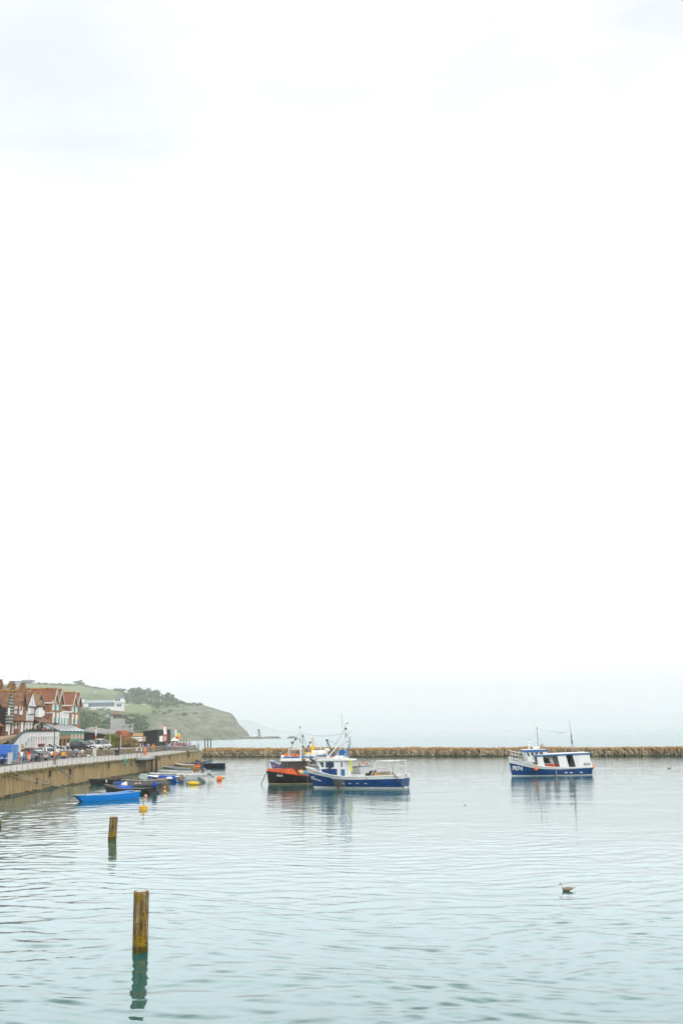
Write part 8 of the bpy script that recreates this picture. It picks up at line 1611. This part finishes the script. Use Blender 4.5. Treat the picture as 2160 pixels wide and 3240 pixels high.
buoy(694, 2464, 9.0, BUOYO, 'large orange ball buoy to the right of the tilted outboard'); buoy(706, 2459, 5.2, pm('buoy_pale', (.68, .42, .22), .6), 'pale tan buoy just behind the large orange ball'); buoy(714.5, 2428, 3.2, BUOYP, 'tiny pink buoy at the end of the dark navy dory'); buoy(473, 2441, 2.6, WHT, 'tiny white float below the landing stage ladder'); buoy(501, 2434, 2.2, WHT, 'tiny white float by the grey boat bow'); buoy(653, 2437, 2.2, BUOYP, 'tiny pink float near the grey boat stern')
# yellow drum mooring with a pole
p = on(454, 2563, 0); s_ = ppm(p); t = thing('mooring_buoy', 'squat yellow drum buoy carrying an upright grey pole', 'buoy', p, R(10)); r_ = 12.8 / s_
MB().lathe((0, 0, -.2), [(r_ * .92, 0), (r_, .06), (r_, .2 + 11.5 / s_), (r_ * .94, .2 + 12.5 / s_), (.05, .22 + 12.5 / s_)], 18).build('drum', BUOYY, t); MB().cyl((0, 0, 11 / s_), (0, 0, 37 / s_), .055, None, 8).build('pole', pm('pole_grey', (.30, .32, .32), .5), t); MB().ring((-.06, 0, 37 / s_), .07, .015, (0, 1, 0), 8).build('top_ring', GRYP, t)
# yellow inflatable fender and the grey one
p = on(611, 2482, .05); t = thing('inflatable_float', 'long yellow float with rusty end cap among the boats', 'float', p, R(-14)); m = MB().loft([[(x, math.cos(a) * r_, .12 + math.sin(a) * r_) for a in [k * .5236 for k in range(12)]] for x, r_ in ((-.62, .08), (-.5, .16), (-.2, .22), (.3, .21), (.55, .14), (.68, .06))]); m.build('float_body', pm('float_yellow', (.78, .52, .01), .5, var=.12), t, smooth=True); MB().ball((.76, 0, .02), .13, n=8, m=5).build('rusty_cap', pm('cap_rust', (.40, .14, .05), .8), t); MB().ball((-.72, 0, .08), .13, n=8, m=5).build('black_cap', M_BLKT, t)
p = on(637, 2474, .1); t = thing('grey_float', 'dark grey sagging float right of the long yellow one', 'float', p, R(-35)); m = MB().loft([[(x, math.cos(a) * r_, z_ + math.sin(a) * r_) for a in [k * .628 for k in range(10)]] for x, r_, z_ in ((-.55, .06, .45), (-.4, .2, .38), (.0, .27, .2), (.45, .24, .02), (.6, .1, -.05))]); m.build('float_body', pm('float_grey', (.11, .13, .12), .7, var=.2), t, smooth=True); MB().tube([(-.5, 0, .5), (-.9, .1, .3), (-1.6, .2, .25)], .02).build('lashing', ROPE, t)
# mooring ropes from the quay
def quay_pt(px, py): p = onx(px, py, QX(110) + .12); return onx(px, py, QX(p.y) + .14)
for a, b_, sg_, mt, r_, lb in (((176, 2420), (233, 2462), .05, ROPEG, .035, 'pale green rope running from the man in orange down to the water'),
        ((32, 2439), (245, 2497), .25, ROPE, .03, 'upper of the two long pale ropes crossing the near wall'), ((12, 2446), (175, 2484), .15, ROPE, .03, 'lower of the two long pale ropes crossing the near wall'),
        ((96, 2432), (182, 2480), .3, ROPE, .022, 'thin rope falling from the grassy coping left of the man in orange'), ((250, 2413), (327, 2424), .1, ROPE, .026, 'pale rope looped level along the middle of the wall'),
        ((392, 2402), (520, 2435), .3, ROPEG, .03, 'green rope from the hanging coil to the grey boat'), ((376, 2406), (455, 2442), .35, ROPE, .024, 'pale rope sagging left of the landing stage'), ((440, 2398), (515, 2420), .2, ROPE, .022, 'pale rope passing behind the landing stage piles'), ((466, 2402), (500, 2430), .3, ROPE, .022, 'pale rope dropping from the right landing pile')):
    A = quay_pt(*a); B2 = on(b_[0], b_[1], .0)
    if a[0] == 250: B2 = quay_pt(*b_)
    elif B2.x < QX(B2.y) + .2: B2 = quay_pt(*b_)
    free_rope(lb, sag(A, B2, sg_), r_, mt, group='mooring ropes from the quay')
free_rope('bow rope of the bright blue boat trailing left', sag(aboard(o1, r1, Hd1.L / 2 + .8, 0, .55), on(215, 2530, .0), .05), .02, ROPED, group='mooring ropes from the quay')
p = quay_pt(393.5, 2409); t = thing('rope_coil', 'turquoise hank of rope hanging on the sea wall', 'rope', p); m = MB(); [m.ring((.05 + .03 * k, 0, -.1), .26 + .03 * k, .05, (1, .1 * k - .1, 0), 12) for k in range(4)]; m.v = [(x, y * .55, z * 1.5) for x, y, z in m.v]; m.build('coil', pm('rope_turquoise', (.05, .36, .32), .8), t); MB().tube([(.05, 0, .25), (0, .05, .7), (-.1, .1, 1.0)], .04).build('loose_end', MATS['rope_turquoise'], t)
# ------------------------------------------------------------------ gulls
M_GW = pm('gull_white', (.74, .74, .72), .8, var=.05); M_GG = pm('gull_grey', (.34, .36, .38), .8); M_GB = pm('gull_black', (.02, .02, .02), .8); M_BEAK = pm('gull_beak', (.65, .42, .05), .6)
M_JUV = pm('juvenile_plumage', (.42, .34, .24), .9, c2=(.14, .10, .07), scale=26); M_JUVH = pm('juvenile_head', (.40, .36, .30), .9, scale=20, var=.25)
def ring8(x, z, ry, rz_, n=10): return [(x, math.cos(k * 2 * math.pi / n) * ry, z + math.sin(k * 2 * math.pi / n) * rz_) for k in range(n)]
def sitting_gull(label, p, rz, juv=False, legs=True, k=1.0, group='gulls perched about the harbour'):
    t = thing('gull', label, 'gull', p, rz, group); t.scale = (k, k, k); z0 = .16 if legs else .045
    B, Hd, Wg = (M_JUV, M_JUVH, M_JUV) if juv else (M_GW, M_GW, M_GG)
    flt = juv and not legs; z0 = .02 if flt else z0
    prof = ((-.24, .06, .012, .012), (-.17, .04, .05, .035), (-.05, .02, .085, .06), (.07, .02, .085, .065), (.145, .05, .06, .06), (.165, .12, .034, .04), (.168, .18, .028, .03), (.178, .225, .034, .034), (.205, .235, .03, .028), (.228, .23, .012, .012)) if flt else ((-.22, .075, .012, .012), (-.16, .05, .05, .04), (-.05, .02, .085, .07), (.06, .02, .085, .075), (.13, .05, .06, .07), (.16, .11, .038, .045), (.165, .17, .032, .032), (.175, .205, .036, .036), (.20, .215, .032, .03), (.225, .21, .014, .012))
    MB().loft([ring8(x, z0 + z, ry, rr) for x, z, ry, rr in prof]).build('body', Hd if not juv else M_JUV, t, smooth=True)
    b_ = MB().cyl((.215, 0, z0 + .21), (.27, 0, z0 + .195), .012, .006, 6).build('beak', M_GB if juv else M_BEAK, t); MB().ball((.205, .028, z0 + .222), .006, n=6, m=4).ball((.205, -.028, z0 + .222), .006, n=6, m=4).build('eye', M_GB, t)
    for s_ in (1, -1): MB().loft([[(x, s_ * (y + .012 * math.cos(a)), z0 + z + h * math.sin(a)) for a in [i * .785 for i in range(8)]] for x, y, z, h in ((.10, .072, .04, .03), (.02, .088, .045, .055), (-.10, .072, .06, .05), (-.20, .035, .075, .028), (-.27, .012, .085, .012))]).build('wing', Wg, t, smooth=True); 
    MB().loft([[(x, w_, z0 + z), (x, -w_, z0 + z), (x, -w_, z0 + z - .012), (x, w_, z0 + z - .012)] for x, w_, z in ((-.17, .03, .075), (-.26, .025, .085), (-.33, .012, .10))]).build('wing_tip', M_GB, t)
    if legs: MB().cyl((.0, .03, 0), (.0, .03, z0 - .03), .007).cyl((.0, -.03, 0), (.0, -.03, z0 - .03), .007).bx(-.01, .05, .015, .045, 0, .006).bx(-.01, .05, -.045, -.015, 0, .006).build('legs', M_BEAK, t)
    return t
g_ = sitting_gull('brown speckled young gull floating alone on the water at the right', on(1791, 2818.5, 0), math.pi - .12, True, False, .95)
P_ = W(o2, r2, Hd2.S(.965, 1.0, 1) * 1.0); P_ = W(o2, r2, (Hd2.L / 2 + .05, 0, Hd2.zs(.95) + .03)); sitting_gull('white gull standing on the bow of the black clinker dinghy', P_, math.pi - 1.2, k=1.15)
MB()
sitting_gull('white gull standing on the moored boats left of the pale crate', on(441, 2466, .6), 2.0, k=1.0)
for px, py, X_, lb in ((29, 2181, XH - 1.5, 'gull on the roof left of the boarded gable'), (94.5, 2188, XH - .5, 'gull on the ridge of the half-timbered house'), (131, 2176, XH - 6, 'gull far back over the red tiled roof')):
    sitting_gull(lb, onx(px, py + 2, X_), 1.0, k=1.35)
sitting_gull('large white gull standing on the sloping path above the blue van', onx(13.5, 2348, XA - 2.2), -.6, k=1.8)
def flying(label, px, py, Y, span_px, bank, M_):
    p = at(px, py, Y); s_ = ppm(p); k = span_px / s_ / 1.3; t = thing('flying_gull', label, 'gull', p, bank, 'gulls in flight'); t.scale = (k, k, k)
    MB().loft([ring8(x, z, r_, r_) for x, z, r_ in ((-.28, .02, .01), (-.15, .0, .05), (.02, 0, .075), (.15, .01, .05), (.22, .02, .03), (.28, .01, .008))]).build('body', M_, t, smooth=True)
    for s_2 in (1, -1): MB().loft([[(x + c, s_2 * y, z), (x - c, s_2 * y, z), (x - c, s_2 * y, z - .012), (x + c, s_2 * y, z - .012)] for x, y, z, c in ((.04, .05, .02, .09), (.09, .30, .11, .075), (.02, .52, .08, .045), (-.06, .68, .03, .008))]).build('wing', M_GG, t)
    MB().prism([(-.24, -.03), (-.38, -.06), (-.38, .06), (-.24, .03)], 'z', .0, .012).build('tail', M_, t)
flying('gull flying low over the rooftops and hill', 181, 2114.5, 180, 10, 1.4, M_GW); flying('small grey gull high in the sky above the breakwater root', 651, 1928, 170, 4.5, .3, M_GG); flying('tiny gull high at the right edge of the sky', 2109, 1714, 190, 5.5, 1.2, M_GW); flying('distant gull just above the horizon at the right', 1829, 2143, 260, 5, 1.5, M_GW)
sitting_gull('tiny dark piece of floating debris far out in mid harbour', on(1470, 2547, 0), .3, True, False, .32); sitting_gull('lone bird floating near the breakwater at the far right', on(2116, 2432, 0), 0, True, False, 1.3)  # the first is floating debris, built with the gull shape
